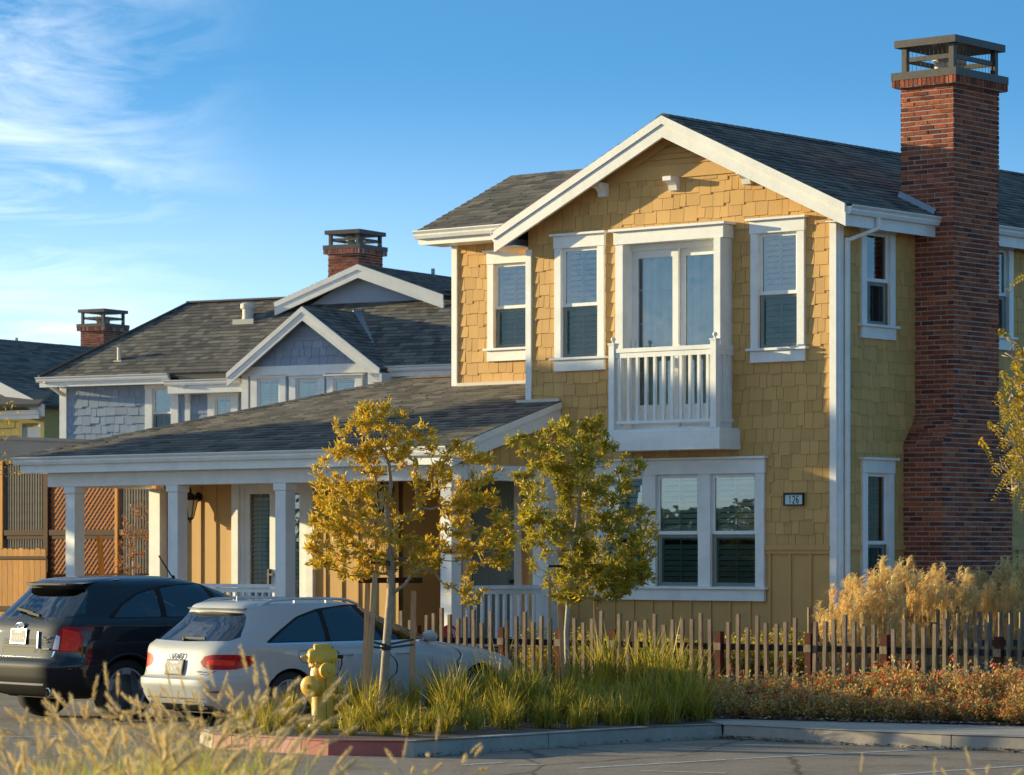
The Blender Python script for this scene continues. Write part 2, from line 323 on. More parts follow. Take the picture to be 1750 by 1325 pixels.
def worn_asphalt():
    """cracks, patches and oil spots in the asphalt itself"""
    nt = M['asphalt'].node_tree; N = nt.nodes.new; K = nt.links.new; b = nt.nodes['Principled BSDF']; src = b.inputs['Base Color'].links[0].from_socket
    tc = N('ShaderNodeTexCoord'); nz = N('ShaderNodeTexNoise'); nz.inputs['Scale'].default_value = 3; K(tc.outputs['Object'], nz.inputs['Vector'])
    ad = N('ShaderNodeMix'); ad.data_type = 'VECTOR'; ad.inputs[0].default_value = .12; K(tc.outputs['Object'], ad.inputs[4]); K(nz.outputs['Color'], ad.inputs[5])
    v = N('ShaderNodeTexVoronoi'); v.feature = 'DISTANCE_TO_EDGE'; v.inputs['Scale'].default_value = .42; K(ad.outputs[1], v.inputs['Vector'])
    r = N('ShaderNodeMapRange'); r.inputs[1].default_value = .004; r.inputs[2].default_value = .011; r.inputs[3].default_value = .45; r.inputs[4].default_value = 1; K(v.outputs['Distance'], r.inputs[0])
    st = N('ShaderNodeTexNoise'); st.inputs['Scale'].default_value = .9; st.inputs['Detail'].default_value = 3; K(tc.outputs['Object'], st.inputs['Vector'])
    r2 = N('ShaderNodeMapRange'); r2.inputs[1].default_value = .60; r2.inputs[2].default_value = .72; r2.inputs[3].default_value = 1; r2.inputs[4].default_value = .6; K(st.outputs[0], r2.inputs[0])
    sp = N('ShaderNodeTexVoronoi'); sp.inputs['Scale'].default_value = 55; K(tc.outputs['Object'], sp.inputs['Vector'])
    r3 = N('ShaderNodeMapRange'); r3.inputs[3].default_value = .72; r3.inputs[4].default_value = 1.35; K(sp.outputs['Color'], r3.inputs[0])
    m1 = N('ShaderNodeMath'); m1.operation = 'MULTIPLY'; K(r.outputs[0], m1.inputs[0]); K(r2.outputs[0], m1.inputs[1])
    m2 = N('ShaderNodeMath'); m2.operation = 'MULTIPLY'; K(m1.outputs[0], m2.inputs[0]); K(r3.outputs[0], m2.inputs[1])
    hs = N('ShaderNodeHueSaturation'); K(m2.outputs[0], hs.inputs['Value']); K(src, hs.inputs['Color']); K(hs.outputs[0], b.inputs['Base Color'])
worn_asphalt()
# ------------------------------------------------------------------ surfaces laid piece by piece
def clip_half(poly, a, b):
    """keep the side left of a->b"""
    out = []; n = len(poly); dx, dy = b[0] - a[0], b[1] - a[1]
    sd = lambda p: dx * (p[1] - a[1]) - dy * (p[0] - a[0])
    for i in range(n):
        p, q = poly[i], poly[(i + 1) % n]; sp, sq = sd(p), sd(q)
        if sp >= 0: out.append(p)
        if (sp > 0 and sq < 0) or (sp < 0 and sq > 0):
            t = sp / (sp - sq); out.append((p[0] + (q[0] - p[0]) * t, p[1] + (q[1] - p[1]) * t))
    return out
def ccw(poly):
    a = sum(poly[i][0] * poly[(i+1) % len(poly)][1] - poly[(i+1) % len(poly)][0] * poly[i][1] for i in range(len(poly)))
    return poly if a > 0 else poly[::-1]
def area(poly):
    return abs(sum(poly[i][0] * poly[(i+1) % len(poly)][1] - poly[(i+1) % len(poly)][0] * poly[i][1] for i in range(len(poly)))) / 2
def clip_convex(poly, region):
    for i in range(len(region)):
        poly = clip_half(poly, region[i], region[(i + 1) % len(region)])
        if len(poly) < 3: return []
    return poly

def courses(mb, O, U, V, N, region, expo, wr, stag, t_low, t_top, rnd, holes=(), gap=.004, v_start=None, m=0, lap=.02, per_row=0):
    """courses of separate wedge-shaped pieces (shakes, roof tabs) on a convex region of a plane"""
    O, U, V, N = Vector(O), Vector(U), Vector(V), Vector(N); region = ccw(list(region))
    u0, u1 = min(p[0] for p in region), max(p[0] for p in region); v0, v1 = min(p[1] for p in region), max(p[1] for p in region)
    v = v0 if v_start is None else v_start
    while v < v1:
        u = u0 - rnd.random() * wr[1]; vm = v + expo * .5
        hs = [h for h in holes if h[2] < vm < h[3]]
        while u < u1:
            w = rnd.uniform(*wr); lo = v - (rnd.random() * stag); hi = v + expo + lap
            segs = [(u, u + w - gap)]
            for h in hs:
                ns = []
                for a, b in segs:
                    if b <= h[0] or a >= h[1]: ns.append((a, b)); continue
                    if a < h[0]: ns.append((a, h[0]))
                    if b > h[1]: ns.append((h[1], b))
                segs = ns
            for a, b in segs:
                pl = clip_convex([(a, lo), (b, lo), (b, hi), (a, hi)], region)
                if len(pl) < 3 or area(pl) < 2e-5: continue
                k = t_low * rnd.uniform(.85, 1.15)
                top = [O + U * p[0] + V * p[1] + N * (t_top + (k - t_top) * (hi - p[1]) / (hi - lo)) for p in pl]
                bot = [O + U * p[0] + V * p[1] for p in pl]; n = len(pl)
                mb.add(top + bot, [tuple(range(n))] + [(i, n + i, n + (i+1) % n, (i+1) % n) for i in range(n)], m)
            u += w
        v += expo

def bricks(mb, O, U, V, N, region, rnd, bw=.203, bh=.064, j=.016, proud=.007, rough=.004, m=0, soldier=False):
    O, U, V, N = Vector(O), Vector(U), Vector(V), Vector(N); region = ccw(list(region))
    u0, u1 = min(p[0] for p in region), max(p[0] for p in region); v0, v1 = min(p[1] for p in region), max(p[1] for p in region)
    if soldier: bw, bh = .068, v1 - v0 + j
    row = int(math.floor(v0 / bh)); v = row * bh if not soldier else v0
    while v < v1:
        u = math.floor(u0 / bw) * bw - bw + (bw / 2 if row % 2 else 0)
        while u < u1:
            dj = rnd.uniform(-.003, .003)
            pl = clip_convex([(u + j/2, v + j/2 + dj), (u + bw - j/2 + dj, v + j/2), (u + bw - j/2, v + bh - j/2 + dj), (u + j/2 + dj, v + bh - j/2)], region)
            if len(pl) >= 3 and area(pl) > 4e-4:
                d = proud + rnd.uniform(-rough, rough); tilt = rnd.uniform(-rough, rough) * .7; n = len(pl)
                top = [O + U * p[0] + V * p[1] + N * (d + tilt * (1 if p[0] > u + bw/2 else -1)) for p in pl]
                bot = [O + U * p[0] + V * p[1] for p in pl]
                mb.add(top + bot, [tuple(range(n))] + [(i, n + i, n + (i+1) % n, (i+1) % n) for i in range(n)], m)
            u += bw
        v += bh; row += 1

def holed_panel(mb, T, a0, a1, z0, z1, thick, holes, m=0):
    """a wall panel with real openings; T maps (along, out, up)"""
    xs = sorted({a0, a1, *[min(max(h[k], a0), a1) for h in holes for k in (0, 1)]}); zs = sorted({z0, z1, *[min(max(h[k], z0), z1) for h in holes for k in (2, 3)]})
    for i in range(len(xs) - 1):
        for k in range(len(zs) - 1):
            xm, zm = (xs[i] + xs[i+1]) / 2, (zs[k] + zs[k+1]) / 2
            if any(h[0] < xm < h[1] and h[2] < zm < h[3] for h in holes): continue
            for o in (0, -thick): mb.quad(T(xs[i], o, zs[k]), T(xs[i+1], o, zs[k]), T(xs[i+1], o, zs[k+1]), T(xs[i], o, zs[k+1]), m)
    for h in holes:
        mb.quad(T(h[0],0,h[2]), T(h[0],-thick,h[2]), T(h[0],-thick,h[3]), T(h[0],0,h[3]), m); mb.quad(T(h[1],0,h[2]), T(h[1],-thick,h[2]), T(h[1],-thick,h[3]), T(h[1],0,h[3]), m)
        mb.quad(T(h[0],0,h[3]), T(h[1],0,h[3]), T(h[1],-thick,h[3]), T(h[0],-thick,h[3]), m); mb.quad(T(h[0],0,h[2]), T(h[1],0,h[2]), T(h[1],-thick,h[2]), T(h[0],-thick,h[2]), m)

def tbox(mb, T, a0, a1, o0, o1, z0, z1, m=0):
    mb.add([T(a0,o0,z0),T(a1,o0,z0),T(a1,o1,z0),T(a0,o1,z0),T(a0,o0,z1),T(a1,o0,z1),T(a1,o1,z1),T(a0,o1,z1)],
           [(0,3,2,1),(4,5,6,7),(0,1,5,4),(1,2,6,5),(2,3,7,6),(3,0,4,7)], m)
def Tfront(y): return lambda a, o, z: (a, y - o, z)
def Tside(x): return lambda a, o, z: (x + o, a, z)

def window(par, T, units, z0, z1, trim=.115, head=.165, sill=True, paint='white', shutters='shutter', slat_ang=.6, split=.535, muntin=True, mull=True, screen=True, blind_h=1.0, detail=True, label=None, trim_z0=None):
    """a cased window of one or more double-hung units; returns the casing part"""
    P = M[paint]; a0, a1 = units[0][0], units[-1][1]; zb = z0 if trim_z0 is None else trim_z0
    c = MB()
    tbox(c, T, a0 - trim, a0, -.10, .05, zb, z1); tbox(c, T, a1, a1 + trim, -.10, .05, zb, z1)
    for k in range(len(units) - 1): tbox(c, T, units[k][1], units[k+1][0], -.10, .05, z0, z1)
    tbox(c, T, a0 - trim - .012, a1 + trim + .012, -.10, .058, z1, z1 + head)
    tbox(c, T, a0 - trim - .05, a1 + trim + .05, -.02, .105, z1 + head, z1 + head + .032)
    w = c.build('window', P, par, bevel=.004)
    if label: w['label'] = label
    if sill:
        s = MB(); tbox(s, T, a0 - trim - .05, a1 + trim + .05, -.10, .095, z0 - .035, z0); tbox(s, T, a0 - trim - .005, a1 + trim + .005, -.02, .055, z0 - .035 - .15, z0 - .035)
        s.build('sill', P, w, bevel=.004)
    for (u0, u1) in units:
        zm = z0 + (z1 - z0) * (1 - split); fr = .045
        for (lo, hi, o, kind) in ((zm, z1, .0, 'u'), (z0, zm, -.035, 'l')):
            s = MB(); bt = fr * (1.0 if kind == 'u' else 1.15)
            tbox(s, T, u0, u0 + fr, o - .03, o, lo, hi); tbox(s, T, u1 - fr, u1, o - .03, o, lo, hi)
            tbox(s, T, u0 + fr, u1 - fr, o - .03, o, lo, lo + bt); tbox(s, T, u0 + fr, u1 - fr, o - .03, o, hi - fr, hi)
            if muntin: tbox(s, T, (u0+u1)/2 - .008, (u0+u1)/2 + .008, o - .026, o - .018, lo + bt, hi - fr)
            if muntin and kind == 'u': tbox(s, T, u0 + fr, u1 - fr, o - .0255, o - .0185, (lo+hi)/2 - .008, (lo+hi)/2 + .008) if detail == 2 else None
            s.build('sash', P, w)
            g = MB(); g.quad(T(u0+fr, o-.014, lo+bt), T(u1-fr, o-.014, lo+bt), T(u1-fr, o-.014, hi-fr), T(u0+fr, o-.014, hi-fr)); g.build('pane', M['glass'], w, fix=False)
        if screen:
            g = MB(); q = .022; g.quad(T(u0+q, -.012, z0+.01), T(u1-q, -.012, z0+.01), T(u1-q, -.012, zm-.005), T(u0+q, -.012, zm-.005)); g.build('insect_screen', M['screen'], w, fix=False)
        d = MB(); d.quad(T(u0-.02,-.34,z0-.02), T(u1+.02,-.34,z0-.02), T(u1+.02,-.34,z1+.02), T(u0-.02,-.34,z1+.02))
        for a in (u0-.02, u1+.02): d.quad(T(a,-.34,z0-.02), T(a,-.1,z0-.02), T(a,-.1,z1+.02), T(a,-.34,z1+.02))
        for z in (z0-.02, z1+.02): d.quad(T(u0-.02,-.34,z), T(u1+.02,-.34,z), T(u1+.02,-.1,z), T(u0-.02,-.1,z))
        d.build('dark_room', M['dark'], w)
        if shutters == 'shutter':
            s = MB(); st = .06; top = z1 - .02
            for lo, hi in ((z0 + .01, zm - .02), (zm + .02, top)):
                tbox(s, T, u0+.01, u0+st, -.09, -.06, lo, hi); tbox(s, T, u1-st, u1-.01, -.09, -.06, lo, hi)
                tbox(s, T, u0+st, u1-st, -.09, -.06, lo, lo+.05); tbox(s, T, u0+st, u1-st, -.09, -.06, hi-.05, hi)
                z = lo + .08; h = .036
                while z < hi - .07:
                    ca, sa = math.cos(slat_ang) * h, math.sin(slat_ang) * h
                    s.quad(T(u0+st, -.078 - sa, z + ca), T(u1-st, -.078 - sa, z + ca), T(u1-st, -.078 + sa, z - ca), T(u0+st, -.078 + sa, z - ca)); z += .072
                tbox(s, T, (u0+u1)/2-.006, (u0+u1)/2+.006, -.058, -.052, lo+.06, hi-.06)
            s.build('shutter', M['shutter'], w, fix=False)
        elif shutters == 'blind':
            s = MB(); zt = z1 - .03; zl = z1 - (z1 - z0) * blind_h
            z = zt
            while z > zl:
                s.quad(T(u0+.03, -.10, z), T(u1-.03, -.10, z), T(u1-.03, -.085, z - .028), T(u0+.03, -.085, z - .028)); z -= .03
            s.build('blind', M['shutter'], w, fix=False)
    return w

def gutter(mb, p, q, out, d=.11, h=.115, m=0):
    """K-style gutter from p to q, its back edge on p-q, leaning out along `out`"""
    p, q, o = Vector(p), Vector(q), Vector(out).normalized(); zz = Vector((0, 0, 1))
    prof = [(0, -h), (d*.55, -h), (d*.72, -h*.62), (d*.74, -h*.42), (d, -h*.12), (d, 0), (d*.9, 0), (d*.9, -.02), (.006, -.02), (0, 0)]
    mb.prism([p + o*a + zz*b for a, b in prof], q - p, m)

# ------------------------------------------------------------------ the yellow house
H = Frame(4.12, 42.0, HA)
house = thing('yellow_house', 'yellow two-storey shingled house with a white balcony, brick chimney and long front porch', 'house', (H.ox, H.oy, 0), HA)
rh = random.Random(11)
UX, UY, UZ = V3(1,0,0), V3(0,1,0), V3(0,0,1); NF, NS = V3(0,-1,0), V3(1,0,0)
PITCH = .465; RX = -2.55; RZ = 7.70
def roofz(x): return RZ - PITCH * abs(x - RX)

def gable_front():
    T = Tfront(0)
    holes = [(-1.2, -.585, 4.60, 6.08), (-4.47, -3.84, 4.60, 6.08), (-3.27, -1.74, 3.62, 6.05), (-3.75, -3.07, 1.52, 2.99), (-2.86, -2.16, 1.52, 2.99), (-1.96, -1.24, 1.52, 2.99)]
    c = MB(); holed_panel(c, T, -5.08, 0, .3, 6.2, .1, holes)
    c.prism([(-5.08, 0, 6.2), (0, 0, 6.2), (0, 0, roofz(0) - .15), (RX, 0, RZ - .15), (-5.08, 0, roofz(-5.08) - .15)], (0, .1, 0))
    # shakes between belt (2.02) and frieze (6.93)
    cov = [(h[0] - .1, h[1] + .1, h[2] - .12, h[3] + .12) for h in holes]
    cov += [(-3.9, -1.1, 1.4, 3.05)]
    k = (RZ - .17)
    reg = [(-5.0, 2.05), (-.075, 2.05), (-.075, k - PITCH * (RX * -1 - .075)), (RX + (k - 6.90) / PITCH, 6.90), (RX - (k - 6.90) / PITCH, 6.90), (-5.0, k - PITCH * (5.0 + RX))]
    s = MB(); courses(s, (0, 0, 0), UX, UZ, NF, reg, .172, (.095, .235), .05, .019, .005, rh, holes=cov, gap=.006)
    w = c.build('front_wall', M['yellow_flat'], house)
    s.build('shake_siding', M['yellow'], w, fix=False)
    b = MB()
    # battens below the belt, belt course, frieze band and lap boards of the gable
    x = -4.85
    while x < -.05:
        if not (-3.9 < x < -1.1): b.box(x - .022, x + .022, -.022, 0, .35, 2.0)
        else: b.box(x - .022, x + .022, -.022, 0, .35, 1.33)
        x += .318
    b.box(-1.125, -.075, -.045, .0, 2.0, 2.06); b.box(-1.125, -.075, -.028, 0, 1.95, 2.0)
    b.box(-5.0, -3.86, -.045, .0, 2.0, 2.06)
    zt = lambda xx: RZ - .20 - PITCH * abs(xx - RX)
    hw = lambda z: max(.02, (RZ - .19 - z) / PITCH)
    b.add([(RX - hw(6.90), -.035, 6.90), (RX + hw(6.90), -.035, 6.90), (RX + hw(7.08), -.035, 7.08), (RX - hw(7.08), -.035, 7.08), (RX - hw(6.90), 0, 6.90), (RX + hw(6.90), 0, 6.90)], [(0,1,2,3),(0,4,5,1)])
    z = 7.08
    while z < RZ - .26:
        a, c2 = hw(z) - .28 , hw(z + .062) - .28
        if c2 > .03: b.add([(RX - a, -.05, z), (RX + a, -.05, z), (RX + c2, -.022, z + .075), (RX - c2, -.022, z + .075), (RX - a, 0, z), (RX + a, 0, z)], [(0,1,2,3),(0,4,5,1)])
        z += .075
    for sg in (-1, 1):   # flat boards framing the louvre triangle
        b.add([(RX + sg*hw(7.08), -.045, 7.08), (RX + sg*(hw(7.08)-.27), -.045, 7.08), (RX, -.045, RZ - .19 - .27*PITCH), (RX, -.045, RZ - .19)], [(0,1,2,3)])
    b.build('trim_boards', M['yellow_flat'], house)
    # corner boards
    t = MB(); t.box(-.085, .02, -.04, .0, .3, 6.17); t.box(0.0, .04, 0, .10, .3, 6.2)
    t.box(-5.1, -5.0, -.04, .0, 3.9, 6.1)
    t.build_split('corner_board', M['white'], house, bevel=.004)
    for x in (-3.74, -2.55, -1.36):
        z = 6.78; q = MB()
        q.prism([(x-.07, 0, z+.13), (x-.07, -.21, z+.13), (x-.07, -.21, z+.07), (x-.07, -.15, z+.06), (x-.07, -.09, z+.02), (x-.07, -.07, z-.05), (x-.07, 0, z-.05)], (.14, 0, 0))
        q.build('bracket', M['white'], house, bevel=.004)
    # windows
    window(house, T, [(-1.2, -.585)], 4.60, 6.08, slat_ang=.6)
    window(house, T, [(-4.47, -3.84)], 4.60, 6.08, slat_ang=.6)
    window(house, T, [(-3.75, -3.07), (-2.86, -2.16), (-1.96, -1.24)], 1.52, 2.99, trim=.14, head=.19, slat_ang=.62)
gable_front()

def balcony():
    T = Tfront(0); c = MB()   # deep boxed casing
    c.box(-3.40, -3.27, -.22, .1, 3.55, 6.05); c.box(-1.74, -1.63, -.27, .1, 3.55, 6.05)
    c.box(-3.42, -1.61, -.235, .1, 6.05, 6.22); c.box(-3.47, -1.56, -.285, 0, 6.22, 6.255); c.box(-3.27, -1.74, -.06, .1, 5.97, 6.05)
    c.box(-3.27, -1.74, -.1, .1, 3.56, 3.62)
    d = c.build('balcony_door', M['white'], house, bevel=.004)
    for u0, u1, o in ((-3.27, -2.50, .02), (-2.52, -1.74, -.03)):
        f = .095; s = MB(); lo, hi = 3.62, 5.97
        tbox(s, T, u0, u0+f, o-.04, o, lo, hi); tbox(s, T, u1-f, u1, o-.04, o, lo, hi); tbox(s, T, u0+f, u1-f, o-.04, o, lo, lo+.30); tbox(s, T, u0+f, u1-f, o-.04, o, hi-.10, hi)
        um = (u0+u1)/2; tbox(s, T, um-.008, um+.008, o-.03, o-.022, lo+.30, hi-.1)
        for z in (4.35, 5.0, 5.45): tbox(s, T, u0+f, u1-f, o-.029, o-.023, z-.007, z+.007)
        p = s.build('sash', M['white'], d)
        g = MB(); g.quad(T(u0+f,o-.02,lo+.3), T(u1-f,o-.02,lo+.3), T(u1-f,o-.02,hi-.1), T(u0+f,o-.02,hi-.1)); g.build('pane', M['glass'], d, fix=False)
    h = MB(); h.bar((-3.22, -.06, 4.55), (-3.22, -.06, 4.78), .02, .03); h.bar((-2.46, -.05, 4.55), (-2.46, -.05, 4.7), .02, .03); h.build_split('handle', M['white'], d)
    k = MB(); n = 90
    for i in range(n):
        ua, ub = -3.2 + 1.42*i/n, -3.2 + 1.42*(i+1)/n
        f = lambda u: .10 + .028*math.sin(u*37) + .014*math.sin(u*83+1)
        k.quad((ua, f(ua), 3.6), (ub, f(ub), 3.6), (ub, f(ub), 6.0), (ua, f(ua), 6.0))
    k.build('curtain', M['curtain'], d, smooth=True, fix=False)
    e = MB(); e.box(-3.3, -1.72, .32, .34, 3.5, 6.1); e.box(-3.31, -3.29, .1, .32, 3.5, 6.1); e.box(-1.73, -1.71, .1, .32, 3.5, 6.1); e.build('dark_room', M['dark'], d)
    s = MB(); s.box(-3.38, -1.50, -.47, 0, 3.30, 3.555); s.box(-3.36, -1.52, -.44, 0, 3.555, 3.58)
    b = s.build('balcony', M['white'], house, bevel=.006)
    r = MB()
    r.box(-3.24, -1.66, -.435, -.365, 4.60, 4.655); r.box(-3.24, -1.66, -.42, -.38, 4.53, 4.60); r.box(-3.24, -1.66, -.42, -.38, 3.66, 3.70)
    for xx in (-1.625, -3.325):
        r.box(xx-.025, xx+.025, -.36, -.0, 4.60, 4.655); r.box(xx-.02, xx+.02, -.36, 0, 4.53, 4.60); r.box(xx-.02, xx+.02, -.36, 0, 3.66, 3.70)
    r.build_split('handrail', M['white'], b)
    for x in (-3.29, -1.62):
        p = MB(); p.box(x-.045, x+.045, -.445, -.355, 3.58, 4.71); p.box(x-.055, x+.055, -.455, -.345, 4.71, 4.73)
        p.lathe([(0, 0), (.02, .0), (.012, .012), (.012, .02), (.03, .04), (.033, .056), (.024, .078), (0, .088)], (x, -.40, 4.73), n=14)
        p.build('newel_post', M['white'], b)
    n = 11
    for i in range(n):
        x = -3.24 + (i + .5) * 1.58 / n; p = MB(); p.box(x-.019, x+.019, -.419, -.381, 3.70, 4.53); p.build('baluster', M['white'], b)
    for xx in (-1.625, -3.325):
        for i in range(3): y = -.33 + i * .11; p = MB(); p.box(xx-.019, xx+.019, y-.019, y+.019, 3.70, 4.53); p.build('baluster', M['white'], b)
balcony()

def side_wall():
    T = Tside(0); holes = [(.62, 1.165, 4.90, 6.09), (.64, 1.135, .95, 2.99), (3.55, 4.08, 4.90, 6.09)]
    c = MB(); holed_panel(c, T, .1, 12, .3, 6.28, .1, holes); w = c.build('side_wall', M['yellow_flat'], house)
    cov = [(h[0] - .1, h[1] + .1, h[2] - .12, h[3] + .12) for h in holes]
    s = MB(); courses(s, (0,0,0), UY, UZ, NS, [(.105, 2.05), (12, 2.05), (12, 6.2), (.105, 6.2)], .172, (.095, .235), .05, .018, .005, rh, holes=cov, gap=.006)
    s.build('shake_siding', M['yellow'], w, fix=False)
    b = MB(); y = .25
    while y < 12:
        if not .5 < y < 1.27: b.box(0, .022, y-.022, y+.022, .35, 2.0)
        y += .318
    b.box(0, .045, .1, .52, 2.0, 2.06); b.box(0, .045, 1.26, 1.52, 2.0, 2.06); b.box(0, .045, 3.26, 12, 2.0, 2.06); b.build('trim_boards', M['yellow_flat'], house)
    window(house, T, [(.62, 1.165)], 4.90, 6.09, head=.10, slat_ang=.2, shutters='blind', blind_h=.0)
    window(house, T, [(.64, 1.135)], .95, 2.99, shutters='blind', blind_h=1.0, split=.45)
    window(house, T, [(3.55, 4.08)], 4.90, 6.09, head=.10, shutters='blind', blind_h=.5)
    # rear and far walls close the block
    r = MB(); r.box(-5.08, 0, 11.9, 12, .3, 6.3); r.box(-5.08, -4.98, .1, 11.9, .3, 6.2)
    r.prism([(-5.08, 11.9, 6.3), (0, 11.9, 6.3), (RX, 11.9, RZ - .15)], (0, .1, 0)); r.build('rear_wall', M['yellow_flat'], house)
side_wall()

def main_roof():
    y0, y1 = -.28, 12.3; xe = .34; t = .10
    m = MB()
    for sg in (-1, 1):
        e = (RX + sg * (xe - RX), roofz(RX + sg * (xe - RX))); 
        m.prism([(RX, y0, RZ), (e[0], y0, e[1]), (e[0], y0, e[1] - t), (RX, y0, RZ - t)], (0, y1 - y0, 0))
    roof = m.build('roof', M['roof_core'], house)
    s = MB(); ln = math.hypot(xe - RX, PITCH * (xe - RX)); ca, sa = (xe - RX) / ln, PITCH * (xe - RX) / ln
    # right slope: v runs up to the ridge
    courses(s, (xe, 0, roofz(xe)), UY, V3(-ca, 0, sa), V3(sa, 0, ca), [(y0 - .02, -.03), (y1, -.03), (y1, ln), (y0 - .02, ln)], .15, (.13, .34), .014, .019, .004, rh)
    courses(s, (2*RX - xe, 0, roofz(xe)), UY * -1, V3(ca, 0, sa), V3(-sa, 0, ca), [(-y1, -.03), (-y0 + .02, -.03), (-y0 + .02, ln), (-y1, ln)], .15, (.13, .34), .014, .019, .004, rh)
    y = y0 - .02
    while y < y1:
        for sg in (-1, 1):
            s.add([(RX, y, RZ + .03), (RX, y + .2, RZ + .024), (RX + sg*.13*ca, y + .2, RZ + .02 - .13*sa), (RX + sg*.13*ca, y, RZ + .026 - .13*sa), (RX, y, RZ), (RX + sg*.13*ca, y, RZ - .13*sa)], [(0,1,2,3),(0,3,5,4)])
        y += .15
    s.build('shingles', M['roof'], roof, fix=False)
    # rake boards, two steps
    f = MB()
    for sg in (-1, 1):
        xt = RX + sg * (xe + .0 - RX)
        for (a, b, ya, yb) in ((-.005, -.115, -.325, -.28), (-.115, -.29, -.305, -.26)):
            f.prism([(RX, ya, RZ + a), (xt, ya, roofz(xt) + a), (xt, ya, roofz(xt) + b), (RX, ya, RZ + b)], (0, yb - ya, 0))
    f.build_split('rake_board', M['white_wood'], roof)
    g = MB(); ez = roofz(xe) - .02
    g.box(.29, .325, -.258, 1.80, ez - .26, ez - .02); g.box(.29, .325, 2.91, y1, ez - .26, ez - .02)
    g.box(.0, .29, -.258, 1.80, ez - .20, ez - .185); g.box(.0, .29, 2.91, y1, ez - .20, ez - .185)
    g.box(-5.43, -5.39, -.258, y1, ez - .26, ez - .02); g.box(-5.4, -5.1, -.258, y1, ez - .20, ez - .185)
    g.build_split('fascia', M['white'], house)
    g = MB(); gutter(g, (.327, -.28, ez), (.327, 1.93, ez), (1,0,0)); gutter(g, (.327, 2.92, ez), (.327, y1, ez), (1,0,0)); gutter(g, (-5.432, -.26, ez), (-5.432, y1, ez), (-1,0,0))
    g.build_split('gutter', M['white'], house)
    d = MB(); d.bar((.36, .40, ez - .1), (.36, .40, ez - .27), .06, .05); d.bar((.36, .40, ez - .25), (.085, .135, ez - .40), .06, .05); d.box(.042, .10, .104, .164, .4, ez - .37)
    d.build_split('downspout', M['white'], house, bevel=.008)
    # soffit boards under the rakes
    q = MB(); q.prism([(RX, -.258, RZ-.105), (xe, -.258, roofz(xe)-.105), (xe, -.258, roofz(xe)-.115), (RX, -.258, RZ-.115)], (0, .258, 0)); q.prism([(RX, -.258, RZ-.105), (2*RX-xe, -.258, roofz(xe)-.105), (2*RX-xe, -.258, roofz(xe)-.115), (RX, -.258, RZ-.115)], (0, .258, 0)); q.build_split('soffit', M['yellow_flat'], house)
main_roof()

def chimney():
    rc = random.Random(5)
    YB0, YB1, YU0, YU1, XO, ZS0, ZS1, ZT = 1.523, 3.24, 1.80, 2.907, .60, 3.37, 3.75, 8.06
    c = MB(); e = .004
    c.box(-.02, XO - e, YB0 + e, YB1 - e, .2, ZS0)
    c.prism([(-.02, YB0 + e, ZS0), (-.02, YB1 - e, ZS0), (-.02, YU1 - e, ZS1), (-.02, YU0 + e, ZS1)], (XO - e + .02, 0, 0))
    c.box(-.21 + e, XO - e, YU0 + e, YU1 - e, ZS1, ZT)
    ch = c.build('chimney', M['mortar'], house)
    b = MB()
    for reg in ([(YB0, .3), (YB1, .3), (YB1, ZS0), (YB0, ZS0)], [(YB0, ZS0), (YB1, ZS0), (YU1, ZS1), (YU0, ZS1)], [(YU0, ZS1), (YU1, ZS1), (YU1, ZT), (YU0, ZT)]):
        bricks(b, (XO, 0, 0), UY, UZ, NS, reg, rc)
    bricks(b, (0, YB0, 0), UX, UZ, NF, [(0, .3), (XO, .3), (XO, ZS0), (0, ZS0)], rc)
    bricks(b, (0, YU0, 0), UX, UZ, NF, [(-.21, ZS1), (XO, ZS1), (XO, ZT), (-.21, ZT)], rc, rough=.006)
    d = V3(0, YU0 - YB0, ZS1 - ZS0); ln = d.length; dv = d / ln; nn = V3(0, -dv.z, dv.y)
    bricks(b, (0, YB0, ZS0), UX, dv, nn, [(0, 0), (XO, 0), (XO, ln), (0, ln)], rc)
    bricks(b, (-.21, 0, 0), UY * -1, UZ, NS * -1, [(-YU1, 6.4), (-YU0, 6.4), (-YU0, ZT), (-YU1, ZT)], rc)
    bricks(b, (0, YU1, 0), UX * -1, UZ, NF * -1, [(-XO, ZS1), (.21, ZS1), (.21, ZT), (-XO, ZT)], rc)
    bricks(b, (0, YB1, 0), UX * -1, UZ, NF * -1, [(-XO, .3), (0, .3), (0, ZS0), (-XO, ZS0)], rc)
    # soldier course under the cap
    o = .085; xa, xb, ya, yb = -.21 - o, XO + o, YU0 - o, YU1 + o
    z0, z1 = ZT, ZT + .10
    b.box(xa + .01, xb - .01, ya + .01, yb - .01, z0, z1, 1)
    bricks(b, (xb, 0, 0), UY, UZ, NS, [(ya, z0), (yb, z0), (yb, z1), (ya, z1)], rc, soldier=True, proud=.002); bricks(b, (0, ya, 0), UX, UZ, NF, [(xa, z0), (xb, z0), (xb, z1), (xa, z1)], rc, soldier=True, proud=.002)
    bricks(b, (xa, 0, 0), UY * -1, UZ, NS * -1, [(-yb, z0), (-ya, z0), (-ya, z1), (-yb, z1)], rc, soldier=True, proud=.002); bricks(b, (0, yb, 0), UX * -1, UZ, NF * -1, [(-xb, z0), (-xa, z0), (-xa, z1), (-xb, z1)], rc, soldier=True, proud=.002)
    b.build('brickwork', [M['brick'], M['mortar']], ch, fix=False)
    chimney_cap(ch, xa - .01, xb + .01, ya - .01, yb + .01, z1, 8.70)
    f = MB()   # flashing along the roof
    f.prism([(-.22, YU0 - .07, roofz(-.22) + .03), (.34, YU0 - .07, roofz(.34) + .02), (.34, YU0 - .012, roofz(.34) + .09), (-.22, YU0 - .012, roofz(-.22) + .10)], (0, 0, -.02))
    f.build('flashing', M['flash'], ch)

